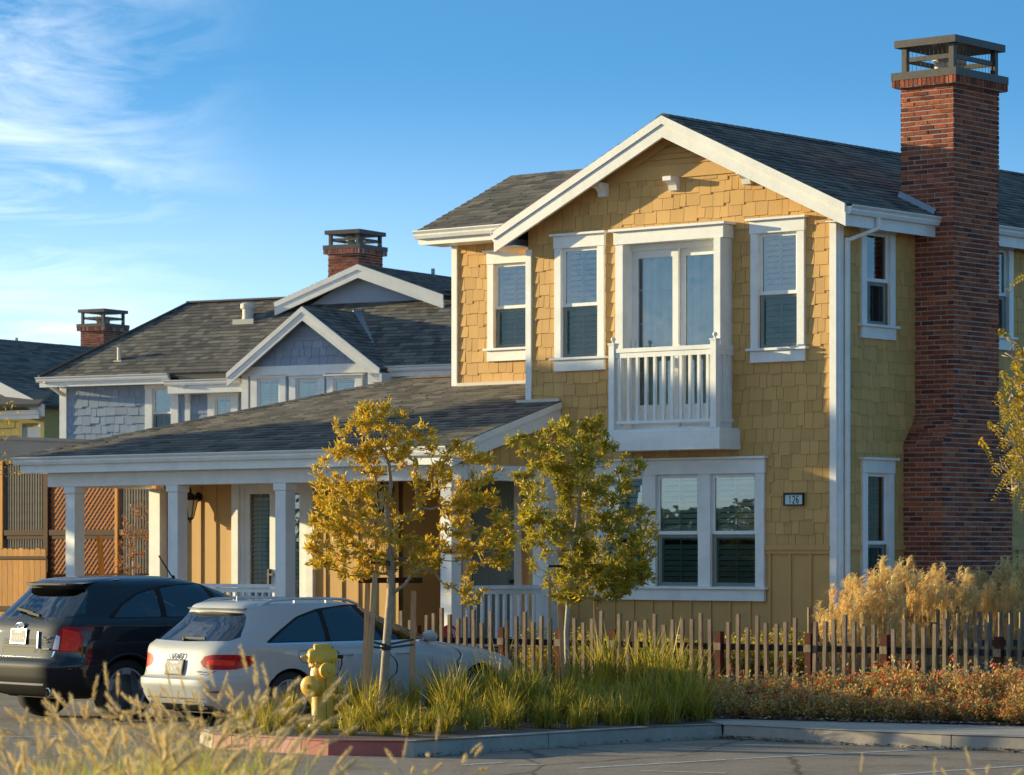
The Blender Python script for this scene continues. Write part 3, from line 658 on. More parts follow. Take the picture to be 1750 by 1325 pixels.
def chimney_cap(par, xa, xb, ya, yb, z, zt, pots=True):
    c = MB(); h = .10
    c.box(xa, xb, ya, yb, z, z + h)
    i = .10; p = .075
    for x in (xa + i, xb - i - p):
        for y in (ya + i, yb - i - p): c.box(x, x + p, y, y + p, z + h, zt - .11)
    zm = z + h + (zt - .11 - z - h) * .52; r = .06
    for y in (ya + i + .012, yb - i - p + .012): c.box(xa + i + p, xb - i - p, y, y + .04, zm - r/2, zm + r/2)
    for x in (xa + i + .012, xb - i - p + .012): c.box(x, x + .04, ya + i + p, yb - i - p, zm - r/2, zm + r/2)
    c.box(xa + .03, xb - .03, ya + .03, yb - .03, zt - .11, zt - .015)
    xm, ym = (xa + xb) / 2, (ya + yb) / 2
    v = [(xa+.03, ya+.03, zt-.015), (xb-.03, ya+.03, zt-.015), (xb-.03, yb-.03, zt-.015), (xa+.03, yb-.03, zt-.015), (xm, ym, zt+.02)]
    c.add(v, [(0,1,4),(1,2,4),(2,3,4),(3,0,4)])
    c.build('chimney_cap', M['cap'], par)
    if pots:
        for dx, dy in ((.0, -.22), (.0, .2)):
            q = MB(); q.lathe([(.085, 0), (.085, .15), (.11, .16), (.11, .22), (.09, .225), (.09, .16)], (xm + dx, ym + dy, z + h), n=16); q.build('flue_pot', M['pot'], par, smooth=True, auto=40)
        w = MB()   # bird mesh
        for k in range(1, 14):
            y = ya + i + (yb - ya - 2*i) * k / 14; w.bar((xb - i - .05, y, z + h), (xb - i - .05, y, zt - .11), .004, .004)
        for k in range(1, 12):
            x = xa + i + (xb - xa - 2*i) * k / 12; w.bar((x, ya + i + .05, z + h), (x, ya + i + .05, zt - .11), .004, .004)
        w.build('bird_mesh', M['cap'], par)
chimney()

def wing():
    Y0, XL, XR = 1.2, -7.46, -5.08; T = Tfront(Y0)
    holes = [(-6.68, -6.02, 4.87, 6.07)]
    c = MB(); holed_panel(c, T, XL, XR, 3.9, 6.5, .1, holes); c.box(XL, XL + .1, Y0 + .1, 4.4, 3.9, 6.5); c.box(XL, XR, 4.3, 4.4, .6, 6.5)
    c.prism([(XL, Y0, 6.5), (XL, 4.4, 6.5), (XL, 2.8, 7.3)], (.1, 0, 0))
    w = c.build('wing_wall', M['yellow_flat'], house)
    cov = [(h[0] - .1, h[1] + .1, h[2] - .12, h[3] + .12) for h in holes]
    s = MB(); courses(s, (0, Y0, 0), UX, UZ, NF, [(XL + .09, 4.2), (XR, 4.2), (XR, 6.5), (XL + .09, 6.5)], .172, (.095, .235), .05, .019, .005, rh, holes=cov, gap=.006); s.build('shake_siding', M['yellow'], w, fix=False)
    t = MB(); t.box(XL - .02, XL + .085, Y0 - .04, Y0, 4.15, 6.5); t.build_split('corner_board', M['white'], house, bevel=.004)
    window(house, T, [(-6.68, -6.02)], 4.87, 6.07, slat_ang=.6)
    rz = lambda y: 7.53 - .46 * abs(y - 2.8); ye = .75; xa, xb = -7.72, -3.2
    m = MB()
    for sg in (-1, 1): yy = 2.8 + sg * (2.8 - ye); m.prism([(xa, 2.8, 7.53), (xa, yy, rz(yy)), (xa, yy, rz(yy) - .1), (xa, 2.8, 7.43)], (xb - xa, 0, 0))
    r = m.build('wing_roof', M['roof_core'], house)
    ln = math.hypot(2.05, .46 * 2.05); ca, sa = 2.05 / ln, .46 * 2.05 / ln; s = MB()
    courses(s, (0, ye, rz(ye)), UX, V3(0, ca, sa), V3(0, -sa, ca), [(xa - .02, -.03), (xb, -.03), (xb, ln), (xa - .02, ln)], .15, (.13, .34), .014, .019, .004, rh)
    courses(s, (0, 4.85, rz(4.85)), UX * -1, V3(0, -ca, sa), V3(0, sa, ca), [(-xb, -.03), (-xa + .02, -.03), (-xa + .02, ln), (-xb, ln)], .15, (.13, .34), .014, .019, .004, rh)
    x = xa
    while x < xb:
        s.add([(x, 2.8, 7.555), (x + .2, 2.8, 7.55), (x + .2, 2.68, 7.49), (x, 2.68, 7.497), (x + .2, 2.92, 7.49), (x, 2.92, 7.497)], [(0,3,2,1),(0,1,4,5)]); x += .15
    s.build('shingles', M['roof'], r, fix=False)
    f = MB(); ez = rz(ye) - .015; f.box(xa, -5.25, ye, ye + .035, ez - .2, ez - .02); f.box(xa + .05, -5.1, ye + .035, 1.2, ez - .2, ez - .185)
    for sg in (-1, 1): yy = 2.8 + sg * (2.8 - ye); f.prism([(xa - .03, 2.8, 7.52), (xa - .03, yy, rz(yy) - .01), (xa - .03, yy, rz(yy) - .2), (xa - .03, 2.8, 7.33)], (.035, 0, 0))
    f.build_split('fascia', M['white'], r); g = MB(); gutter(g, (xa - .05, ye - .002, ez), (-5.3, ye - .002, ez), (0, -1, 0)); g.build_split('gutter', M['white'], r)
wing()

def porch():
    EY, EZ, P = -2.25, 3.36, .29; rz = lambda y: EZ + P * (y - EY)
    XL, XC, XR = -12.95, -7.46, -4.5; k = 4.1; xr = XL + k; yr = EY + k
    # roof deck
    m = MB(); t = .09
    def slab(pts): m.prism([(x, y, z - t) for x, y, z in pts], (0, 0, t))
    slab([(XL, EY, EZ), (XC, EY, EZ), (XC, yr, rz(yr)), (xr, yr, rz(yr))]); slab([(XC, EY, EZ), (-5.08, EY, EZ), (-5.08, 1.2, rz(1.2)), (XC, 1.2, rz(1.2))]); slab([(-5.08, EY, EZ), (XR, EY, EZ), (XR, -.002, rz(0)), (-5.08, -.002, rz(0))])
    slab([(XL, EY, EZ), (xr, yr, rz(yr)), (XL, EY + 2*k, EZ)]); slab([(XL, EY + 2*k, EZ), (xr, yr, rz(yr)), (XC, yr, rz(yr)), (XC, EY + 2*k, EZ)])
    roof = m.build('porch_roof', M['roof_core'], house)
    ln = math.hypot(1, P); ca, sa = 1 / ln, P / ln; s = MB(); D = V3(0, ca, sa); NN = V3(0, -sa, ca); O = (0, EY, EZ)
    q = lambda y: (y - EY) * ln
    for reg in ([(XL - .02, -.03), (XC, -.03), (XC, q(yr)), (xr, q(yr))], [(XC, -.03), (-5.08, -.03), (-5.08, q(1.2)), (XC, q(1.2))], [(-5.08, -.03), (XR + .02, -.03), (XR + .02, q(0)), (-5.08, q(0))]):
        courses(s, O, UX, D, NN, reg, .15, (.13, .34), .014, .020, .004, rh, v_start=-.03)
    courses(s, (XL, 0, EZ), UY * -1, V3(ca, 0, sa), V3(-sa, 0, ca), [(-EY - 2*k, -.03), (-EY + .02, -.03), (-yr, k * ln)], .15, (.13, .34), .014, .020, .004, rh)
    n = 34
    for i in range(n):   # hip caps
        a = V3(XL, EY, EZ).lerp(V3(xr, yr, rz(yr)), i / n); b = V3(XL, EY, EZ).lerp(V3(xr, yr, rz(yr)), (i + 1.3) / n)
        s.add([a + V3(0,0,.038), b + V3(0,0,.03), b + V3(.13,0,.012), a + V3(.13,0,.02), b + V3(0,.13,.012), a + V3(0,.13,.02)], [(0,3,2,1),(0,1,4,5)])
    x = xr
    while x < XC: s.add([(x, yr, rz(yr)+.035), (x+.2, yr, rz(yr)+.028), (x+.2, yr-.13, rz(yr)-.02), (x, yr-.13, rz(yr)-.012), (x+.2, yr+.13, rz(yr)-.02), (x, yr+.13, rz(yr)-.012)], [(0,3,2,1),(0,1,4,5)]); x += .15
    s.build('shingles', M['roof'], roof, fix=False)
    f = MB(); f.box(-7.35, -5.1, 1.13, 1.175, rz(1.15), rz(1.15) + .05); f.box(-5.25, -4.5, -.06, -.03, rz(0) - .0, rz(0) + .04); f.build('flashing', M['pot'], roof)
    # fascia, gutter, rake
    f = MB(); f.box(XL + .02, XR - .03, EY + .03, EY + .065, EZ - .24, EZ - .02); f.box(XL, XL + .04, EY + .1, EY + 2*k, EZ - .24, EZ - .02)
    f.build_split('fascia', M['white'], roof); g = MB(); gutter(g, (XL - .05, EY + .028, EZ - .005), (XR - .06, EY + .028, EZ - .005), (0, -1, 0)); g.build_split('gutter', M['white'], roof)
    f = MB()
    for a, b, x0, x1 in ((-.0, -.09, XR - .03, XR + .03), (-.09, -.26, XR - .03, XR + .012)):
        f.prism([(x0, EY - .02, rz(EY - .02) + a), (x0, -.02, rz(-.02) + a), (x0, -.02, rz(-.02) + b), (x0, EY - .02, rz(EY - .02) + b)], (x1 - x0, 0, 0))
    f.build_split('rake_board', M['white_wood'], roof)
    c = MB(); c.box(XL + .35, XR - .12, -1.98, -1.80, 2.92, 3.13); c.box(XR - .22, XR - .10, -1.80, -.02, 2.92, 3.13); c.box(XL + .35, XL + .5, -1.8, 0, 2.92, 3.13)
    c.build_split('porch_beam', M['white'], house, bevel=.005)
    c = MB(); c.box(XL + .1, -5.1, EY + .066, -.01, 3.14, 3.155); c.box(-7.46, -5.1, 0, 1.19, 3.14, 3.155); c.build('porch_ceiling', M['soffit'], house)
    c = MB(); c.prism([(XR - .16, -1.9, 3.13), (XR - .16, -.0, 3.13), (XR - .16, 0, rz(0) - .1), (XR - .16, -1.9, rz(-1.9) - .1)], (.05, 0, 0)); w = c.build('porch_gable', M['yellow_flat'], house)
    s = MB(); courses(s, (XR - .11, 0, 0), UY, UZ, NS, [(-1.9, 3.13), (0, 3.13), (0, rz(0) - .11), (-1.9, rz(-1.9) - .11)], .28, (.12, .2), .0, .02, .006, rh, gap=.006); s.build('shake_siding', M['yellow'], w, fix=False)
    # columns
    for x, y in ((-12.1, -1.89), (-9.97, -1.89), (-7.86, -1.89), (-4.84, -1.89)):
        c = MB(); c.box(x-.1, x+.1, y-.1, y+.1, .6, 2.82); c.box(x-.12, x+.12, y-.12, y+.12, 2.82, 2.919); c.box(x-.12, x+.12, y-.12, y+.12, .601, .78); c.build('column', M['white'], house, bevel=.006)
    for x0, x1, y0, y1 in ((-4.76, -4.5, -.30, -.005), (-12.36, -12.12, -.16, -.005)):
        c = MB(); c.box(x0, x1, y0, y1, .6, 2.919); c.build('pilaster', M['white'], house, bevel=.006)
    c = MB(); c.box(XL + .35, XR, -2.0, -.0, .25, .6); c.box(-7.46, -5.1, .0, 1.2, .25, .6); c.build('porch_floor', M['porch_floor'], house)
    # railings
    def rail(p, q):
        p, q = V3(*p), V3(*q); d = (q - p).normalized(); b = MB()
        b.bar(p + V3(0,0,1.50), q + V3(0,0,1.50), .09, .05); b.bar(p + V3(0,0,1.44), q + V3(0,0,1.44), .045, .06); b.bar(p + V3(0,0,.74), q + V3(0,0,.74), .05, .06)
        o = b.build('porch_railing', M['white'], house); n = int((q - p).length / .125)
        for i in range(n):
            c = p.lerp(q, (i + .5) / n); z = MB(); z.box(c.x-.02, c.x+.02, c.y-.02, c.y+.02, .77, 1.41); z.build('baluster', M['white'], o)
    rail((-12.0, -1.89, 0), (-10.07, -1.89, 0)); rail((-9.87, -1.89, 0), (-7.96, -1.89, 0)); rail((-4.84, -1.79, 0), (-4.66, -.31, 0))
    # walls behind the porch
    T = Tfront(0); holes = [(-10.62, -9.17, .62, 2.98)]
    c = MB(); holed_panel(c, T, -12.2, -7.46, .3, 3.3, .1, holes); c.box(-12.2, -12.1, .1, 5.9, .3, 3.3); c.box(-12.2, -7.46, 5.8, 5.9, .3, 3.3); c.box(-7.56, -7.46, .1, 1.2, .3, 3.3)
    w = c.build('porch_wall', M['yellow_flat'], house); b = MB(); x = -12.05
    while x < -7.5:
        if not -10.8 < x < -9.0: b.box(x-.022, x+.022, -.02, 0, .6, 3.14)
        x += .318
    b.build('battens', M['yellow_flat'], w)
    # french doors with shutters
    c = MB(); c.box(-10.72, -10.58, -.06, .1, .6, 2.98); c.box(-9.21, -9.07, -.06, .1, .6, 2.98); c.box(-10.75, -9.04, -.07, .1, 2.98, 3.13); c.box(-10.58, -10.5, -.02, .1, .6, 2.98); c.box(-9.29, -9.21, -.02, .1, .6, 2.98); c.box(-10.5, -9.29, -.02, .1, 2.92, 2.98)
    fd = c.build('french_door', M['white'], house, bevel=.004)
    for u0, u1 in ((-10.5, -9.89), (-9.89, -9.29)):
        s = MB(); f = .10; lo, hi = .64, 2.92; o = -.0
        tbox(s, T, u0, u0+f, -.045, o, lo, hi); tbox(s, T, u1-f, u1, -.045, o, lo, hi); tbox(s, T, u0+f, u1-f, -.045, o, lo, lo+.2); tbox(s, T, u0+f, u1-f, -.045, o, hi-.1, hi)
        um = (u0+u1)/2; tbox(s, T, um-.008, um+.008, -.034, -.024, lo+.2, hi-.1)
        for z in (1.42, 2.05): tbox(s, T, u0+f, u1-f, -.033, -.025, z-.007, z+.007)
        s.build('leaf_frame', M['white'], fd)
        g = MB(); g.quad(T(u0+f,-.02,lo+.2), T(u1-f,-.02,lo+.2), T(u1-f,-.02,hi-.1), T(u0+f,-.02,hi-.1)); g.build('pane', M['glass'], fd, fix=False)
        sh = MB(); z = lo + .25
        while z < hi - .12: sh.quad((u0+f, .10, z+.03), (u1-f, .10, z+.03), (u1-f, .075, z-.03), (u0+f, .075, z-.03)); z += .066
        sh.build('shutter', M['shutter'], fd, fix=False)
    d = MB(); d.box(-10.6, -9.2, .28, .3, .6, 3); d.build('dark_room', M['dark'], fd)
    hd = MB(); hd.box(-9.99, -9.96, -.05, 0, 1.5, 1.72); hd.bar((-9.98, -.06, 1.64), (-9.86, -.06, 1.64), .02, .025); hd.build_split('handle', M['cap'], fd)
    # entry alcove with the front door
    T = Tfront(1.2); c = MB(); holed_panel(c, T, -7.46, -5.08, .3, 4.3, .1, [(-7.12, -6.30, .6, 2.98)]); c.build('alcove_wall', M['yellow_flat'], house)
    c = MB(); tbox(c, T, -7.26, -7.12, -.05, .05, .6, 2.98); tbox(c, T, -6.30, -6.16, -.05, .05, .6, 2.98); tbox(c, T, -7.29, -6.13, -.05, .055, 2.98, 3.12)
    tbox(c, T, -6.0, -5.9, 0, .04, .6, 3.13); tbox(c, T, -5.75, -5.62, 0, .04, .6, 3.13)
    fr = c.build('front_door_frame', M['white'], house, bevel=.004)
    c = MB(); tbox(c, T, -7.12, -6.30, -.06, -.02, .62, 2.98)
    for u0, u1 in ((-7.02, -6.76), (-6.66, -6.40)):
        for z0, z1 in ((2.0, 2.78), (.8, 1.75)):
            tbox(c, T, u0, u1, -.02, -.012, z0, z1); tbox(c, T, u0+.05, u1-.05, -.012, .0, z0+.05, z1-.05)
    dd = c.build('front_door', M['door'], house, bevel=.006); c = MB(); c.lathe([(0,0),(.03,0),(.012,.03),(.03,.05),(.03,.07),(0,.08)], (-6.36, 1.22, 1.55), (0,-1,0), n=12); c.build_split('handle', M['cap'], dd, smooth=True)
porch()

def lantern(x, y, z, label):
    p = H.w(x, y, z); t = thing('wall_lantern', label, 'lantern', p, HA, 'wall lanterns on the porch')
    b = MB(); b.lathe([(0,0),(.075,0),(.075,.02),(.05,.035),(0,.04)], (0, 0, .16), (0, -1, 0), n=16, sx=1.0); b.tube([(0,-.03,.16), (0,-.1,.17), (0,-.15,.20), (0,-.19,.215)], .014, 8); b.build('bracket', M['black'], t, smooth=True, auto=40)
    c = (0, -.19, 0); h = MB()
    h.lathe([(.02,.26),(.028,.235),(.012,.225),(.05,.205),(.06,.17),(.135,.13),(.14,.115),(.125,.11),(.0,.11)], c, n=6); h.lathe([(.0,.30),(.016,.29),(.02,.27),(.01,.26)], c, n=8)
    h.lathe([(0,-.235),(.014,-.23),(.018,-.21),(.008,-.2),(.03,-.19),(.055,-.165),(.055,-.15),(0,-.15)], c, n=8)
    for k in range(6):
        a = k * math.pi / 3 + .0; u = V3(0,0,1).orthogonal().normalized(); w = V3(0,0,1).cross(u); d = u*math.cos(a)+w*math.sin(a)
        h.bar(V3(*c) + d*.118 + V3(0,0,.11), V3(*c) + d*.055 + V3(0,0,-.15), .012, .012)
    h.build('lantern_cage', M['black'], t)
    g = MB(); g.lathe([(.113,.108),(.05,-.15)], c, n=6); g.build('lantern_glass', M['lampglass'], t)
lantern(-11.45, 0, 2.63, 'black wall lantern with frosted panes beside the glazed porch doors')
lantern(-7.62, 0, 2.72, 'dark wall lantern half hidden behind the golden tree crown')

def house_number():
    p = H.w(-.635, -.026, 2.65); t = thing('house_number_plate', 'black framed house number plate reading 126 beside the triple window', 'sign', p, HA)
    b = MB(); w, h = .31, .165
    b.box(-w/2, w/2, -.03, 0, h/2 - .028, h/2); b.box(-w/2, w/2, -.03, 0, -h/2, -h/2 + .016); b.box(-w/2, -w/2 + .016, -.03, 0, -h/2 + .016, h/2 - .028); b.box(w/2 - .016, w/2, -.03, 0, -h/2 + .016, h/2 - .028)
    b.build('frame', M['black'], t)
    f = MB(); f.box(-w/2 + .016, w/2 - .016, -.016, 0, -h/2 + .016, h/2 - .028); f.build('face', M['number'], t)
    strokes = {'1': [[(-.4,.6),(0,1),(0,-1)]], '2': [[(-.8,.55),(-.6,.85),(0,1),(.6,.85),(.8,.5),(.6,.1),(-.8,-1),(.85,-1)]], '6': [[(.7,.75),(.3,1),(-.3,.95),(-.7,.4),(-.8,-.4),(-.5,-.9),(0,-1),(.5,-.9),(.8,-.45),(.5,0),(0,.1),(-.5,0),(-.75,-.35)]]}
    n = MB()
    for ch, cx in (('1', -.058), ('2', .0), ('6', .058)):
        for st in strokes[ch]:
            for a, c in zip(st[:-1], st[1:]):
                n.bar((cx + a[0]*.02, -.0175, -.006 + a[1]*.046), (cx + c[0]*.02, -.0175, -.006 + c[1]*.046), .003, .011, up=(0, 0, 1) if abs(a[0]-c[0]) > abs(a[1]-c[1])*.45 else (1, 0, 0)) if False else n.tube([(cx + a[0]*.02, -.017, -.006 + a[1]*.046), (cx + c[0]*.02, -.017, -.006 + c[1]*.046)], .0058, 6)
    n.build('digits', M['black'], t)
house_number()
# ------------------------------------------------------------------ houses and walls behind
rb = random.Random(23)
def blue_house():
    B = Frame(atx(400, 74), 74.0, math.radians(-30)); t = thing('blue_grey_house', 'blue-grey shingled house with three small windows under a gable, behind the porch roof', 'house', (B.ox, B.oy, 0), B.a)
    fx = lambda px, y=0: B.front(px, 640, y)[0]; fz = lambda px, py, y=0: B.front(px, py, y)[1]
    EZ, PI_, EY = 5.97, .72, -.5; xl = fx(66, EY); xr = 9.0; k = 2.46; yr = EY + k; zr = EZ + PI_ * k
    m = MB()
    def slab(p): m.prism([(x, y, z - .1) for x, y, z in p], (0, 0, .1))
    slab([(xl, EY, EZ), (xr, EY, EZ), (xr, yr, zr), (xl + k, yr, zr)]); slab([(xl, EY, EZ), (xl + k, yr, zr), (xl, EY + 2*k, EZ)]); slab([(xl, EY + 2*k, EZ), (xl + k, yr, zr), (xr, yr, zr), (xr, EY + 2*k, EZ)])
    r = m.build('roof', M['roof_core'], t); ln = math.hypot(1, PI_); D, NN = V3(0, 1/ln, PI_/ln), V3(0, -PI_/ln, 1/ln); s = MB()
    courses(s, (0, EY, EZ), UX, D, NN, [(xl, -.03), (xr, -.03), (xr, k*ln), (xl + k, k*ln)],   .135, (.12, .32), .015, .02, .004, rb)
    courses(s, (xl, 0, EZ), UY * -1, V3(1/ln, 0, PI_/ln), V3(-PI_/ln, 0, 1/ln), [(-EY - 2*k, -.03), (-EY, -.03), (-yr, k*ln)],   .135, (.12, .32), .015, .02, .004, rb)
    # hip and ridge caps
    for a, b in ((V3(xl, EY, EZ), V3(xl+k, yr, zr)), (V3(xl+k, yr, zr), V3(xr, yr, zr))): s.bar(a + V3(0,0,.02), b + V3(0,0,.02), .2, .04)
    s.build('shingles', M['roof'], r, fix=False)
    x415 = fx(415); x310 = fx(312)
    # walls
    zb = .5; holes = [(fx(262), fx(294), fz(280, 745), fz(280, 664)), (fx(368), fx(397), fz(380, 745), fz(380, 677))]
    c = MB(); holed_panel(c, Tfront(0), xl + .3, x415, zb, EZ, .1, holes); c.box(xl + .3, xl + .4, .1, 4.4, zb, EZ); c.box(xl + .3, xr, 4.3, 4.4, zb, EZ); c.box(x415, xr, -.0, .1, zb, EZ)
    w = c.build('wall', M['grey_flat'], t); s = MB()
    cov = [(h[0]-.1, h[1]+.1, h[2]-.1, h[3]+.1) for h in holes]
    courses(s, (0,0,0), UX, UZ, NF, [(xl+.45, 3.5), (x415, 3.5), (x415, EZ), (xl+.45, EZ)], .2, (.13, .34), .05, .03, .006, rb, holes=cov, gap=.008); s.build('shake_siding', M['grey'], w, fix=False)
    f = MB(); f.box(xl + .02, x310, EY, EY + .04, EZ - .24, EZ - .03); f.box(xl + .05, x310, EY + .04, 0, EZ - .2, EZ - .18)
    z2 = fz(360, 656, EY + .0); f.box(x310 - .05, fx(415, EY), EY, EY + .04, z2 - .2, z2); f.box(x310 - .05, fx(415), EY + .04, 0, z2 - .2, z2 - .18)
    f.box(xl + .25, xl + .45, -.05, 0, zb, EZ - .2); f.box(fx(318), fx(327), -.05, 0, zb, z2 - .2)
    f.box(fx(650, 0), xr, EY, EY + .04, EZ - .24, EZ - .03)
    f.build_split('fascia', M['white'], t, bevel=.005)
    g = MB(); gutter(g, (xl - .03, EY, EZ - .01), (x310, EY, EZ - .01), (0,-1,0)); gutter(g, (x310 - .1, EY, z2 + .1), (fx(412, EY), EY, z2 + .1), (0,-1,0)); gutter(g, (fx(655, EY), EY, EZ - .01), (xr, EY, EZ - .01), (0,-1,0)); g.build_split('gutter', M['white'], t)
    g = MB(); g.bar((xl + .2, EY - .05, EZ - .1), (xl + .36, -.06, EZ - .4), .08, .08); g.bar((fx(318, EY), EY - .05, z2), (fx(324), -.07, z2 - .35), .08, .08); g.build_split('downspout', M['white'], t)
    p = MB(); p.prism([(fx(300, EY+.1), EY + .0, EZ-.02), (fx(415, EY), EY + .0, EZ-.02), (fx(415, EY), EY, z2 + .1), (fx(310, EY), EY, z2 + .1)], (0, .02, 0)); p.build('roof_skirt', M['roof'], t)
    window(t, Tfront(0), [holes[0][:2]], holes[0][2], holes[0][3], trim=.2, head=.25, sill=False, muntin=True, shutters='blind', blind_h=.45, detail=2)
    window(t, Tfront(0), [holes[1][:2]], holes[1][2], holes[1][3], trim=.18, head=.25, sill=False, shutters='shutter', slat_ang=.2, detail=2)
    # bay with three windows under a shingled gable
    Y = -.55; T = Tfront(Y); xa, xb = fx(417, Y), fx(640, Y); hs = []
    for pa, pb in ((441, 479), (507, 545), (571, 609)): hs.append((fx(pa, Y), fx(pb, Y), 4.1, fz((pa+pb)/2, 647, Y)))
    zbm0, zbm1 = fz(530, 640, Y), fz(530, 632, Y)
    c = MB(); holed_panel(c, T, xa, xb, zb, zbm0, .1, hs); c.box(xb - .1, xb, Y + .1, 0, zb, zbm0); c.box(xa, xa + .1, Y + .1, 0, zb, zbm0)
    bw = c.build('bay_wall', M['grey_flat'], t)
    f = MB(); f.box(xa - .05, xb + .06, Y - .06, Y, zbm0, zbm1 + .1); f.box(xa - .04, xa + .14, Y - .045, Y, zb, zbm0); f.box(xb - .14, xb + .04, Y - .045, Y, zb, zbm0); f.box(xb, xb + .04, Y, Y + .14, zb, zbm0); f.build_split('corner_board', M['white'], bw, bevel=.005)
    for h in hs: window(t, T, [h[:2]], h[2], h[3], trim=.17, head=.06, sill=False, shutters='shutter', slat_ang=.15, screen=False, detail=2)
    GY = Y - .3; ax, az = B.front(517, 524, GY); lx, lz = B.front(388, 638, GY); rx, rz_ = B.front(668, 632, GY); pt = (az - lz) / (ax - lx); hw = ax - lx
    rz_ = lz; rx = ax + hw
    c = MB(); c.prism([(lx + .3, Y, lz - .05), (rx - .3, Y, lz - .05), (ax, Y, az - .1)], (0, .08, 0)); gw = c.build('gable_wall', M['grey_flat'], t)
    s = MB(); zc = zbm1 + .1; g1 = az - .72; hwz = lambda z: (az - .12 - z) / pt
    courses(s, (0, Y, 0), UX, UZ, NF, [(ax - hwz(zc), zc), (ax + hwz(zc), zc), (ax + hwz(g1), g1), (ax - hwz(g1), g1)], .2, (.13, .34), .05, .03, .006, rb, gap=.008)
    z = g1
    while z < az - .2: a = hwz(z); b2 = hwz(z + .1); s.add([(ax-a, Y-.04, z), (ax+a, Y-.04, z), (ax+b2, Y-.01, z+.1), (ax-b2, Y-.01, z+.1), (ax-a, Y, z), (ax+a, Y, z)], [(0,1,2,3),(0,4,5,1)]); z += .1
    s.build('shake_siding', M['grey'], gw, fix=False)
    m = MB(); back = yr
    for sg in (-1, 1): m.prism([(ax, GY, az), (ax + sg*hw, GY, lz), (ax + sg*hw, GY, lz - .09), (ax, GY, az - .09)], (0, back + .5 - GY, 0))
    gr = m.build('gable_roof', M['roof_core'], t); s = MB(); l2 = math.hypot(1, pt); ca, sa = 1/l2, pt/l2
    courses(s, (rx, 0, lz), UY, V3(-ca, 0, sa), V3(sa, 0, ca), [(GY, -.03), (back, -.03), (back, hw*l2), (GY, hw*l2)],   .135, (.12, .32), .015, .02, .004, rb)
    courses(s, (lx, 0, lz), UY * -1, V3(ca, 0, sa), V3(-sa, 0, ca), [(-back, -.03), (-GY, -.03), (-GY, hw*l2), (-back, hw*l2)],   .135, (.12, .32), .015, .02, .004, rb); s.build('shingles', M['roof'], gr, fix=False)
    f = MB()
    for sg in (-1, 1):
        for a, b, yy in ((.0, -.12, GY - .04), (-.12, -.30, GY - .02)): f.prism([(ax, yy, az + a), (ax + sg*hw, yy, lz + a), (ax + sg*hw, yy, lz + b), (ax, yy, az + b)], (0, .05, 0))
    f.box(rx - .3, rx + .05, GY - .02, 0, lz - .3, lz - .1); f.build_split('rake_board', M['white_wood'], gr)
    v = MB(); yv = EY + (az - EZ) / PI_; a, b = V3(ax + .02, yv, az + .05), V3(rx - .1, EY + (lz - EZ) / PI_ + .25, lz + .1); v.bar(a, b, .24, .02); v.build('valley_flashing', M['flash'], gr)
    # upper cross gable
    UYp = yr - .6; ax2, az2 = B.front(612, 452, UYp); lx2, lz2 = B.front(470, 517, UYp); p2 = (az2 - lz2) / (ax2 - lx2); h2 = ax2 - lx2
    c = MB(); c.prism([(lx2 + .3, UYp + .3, lz2 - .3), (ax2 + h2 - .3, UYp + .3, lz2 - .3), (ax2, UYp + .3, az2 - .1)], (0, .1, 0)); c.build('upper_gable_wall', M['grey_flat'], t)
    m = MB()
    for sg in (-1, 1): m.prism([(ax2, UYp, az2), (ax2 + sg*h2, UYp, lz2), (ax2 + sg*h2, UYp, lz2 - .1), (ax2, UYp, az2 - .1)], (0, 8, 0))
    ur = m.build('upper_roof', M['roof_core'], t); s = MB(); l2 = math.hypot(1, p2); ca, sa = 1/l2, p2/l2
    courses(s, (ax2 + h2, 0, lz2), UY, V3(-ca, 0, sa), V3(sa, 0, ca), [(UYp, -.03), (UYp + 8, -.03), (UYp + 8, h2*l2), (UYp, h2*l2)],   .135, (.12, .32), .015, .02, .004, rb)
    courses(s, (lx2, 0, lz2), UY * -1, V3(ca, 0, sa), V3(-sa, 0, ca), [(-UYp - 8, -.03), (-UYp, -.03), (-UYp, h2*l2), (-UYp - 8, h2*l2)],   .135, (.12, .32), .015, .02, .004, rb); s.build('shingles', M['roof'], ur, fix=False)
    f = MB()
    for sg in (-1, 1):
        for a, b, yy in ((.0, -.12, UYp - .04), (-.12, -.30, UYp - .02)): f.prism([(ax2, yy, az2 + a), (ax2 + sg*h2, yy, lz2 + a), (ax2 + sg*h2, yy, lz2 + b), (ax2, yy, az2 + b)], (0, .05, 0))
    f.build_split('rake_board', M['white_wood'], ur)
    # roof vents
    for px, py0, py1, r, yy, nm in ((424, 548, 520, .13, None, 'roof_vent'), (204, 618, 594, .05, None, 'vent_pipe')):
        for it in range(30):
            y = EY + it * .1; x, z = B.front(px, py0, y)
            if z <= EZ + PI_ * (y - EY) + .02: break
        h = (py0 - py1) / FPX * (B.oy + B.s * x + B.c * y); v = MB()
        v.lathe([(r*1.5, -.06), (r*1.05, .05), (r, .08), (r, h*.75)] + ([(r*1.35, h*.72), (r*1.35, h), (r*.9, h+.03), (0, h+.03)] if r > .1 else [(r, h), (0, h)]), (x, y, z), n=16)
        v.box(x - r*2.2, x + r*2.2, y - r*1.6, y - r*1.5, z - .14, z + .02); v.build(nm, M['pot'], t, smooth=True, auto=40)
    x, z = B.front(740, 480, yr + 2.5); v = MB(); v.lathe([(.09, -.2), (.05, .0), (.045, .0), (.045, .28), (0, .28)], (x, yr + 2.5, z), n=12); v.build('vent_pipe', M['flash'], t, smooth=True, auto=40)
    brick_stack(t, B, 557, 650, 470, 433, 391, yr + 2.2, 27)
    return B
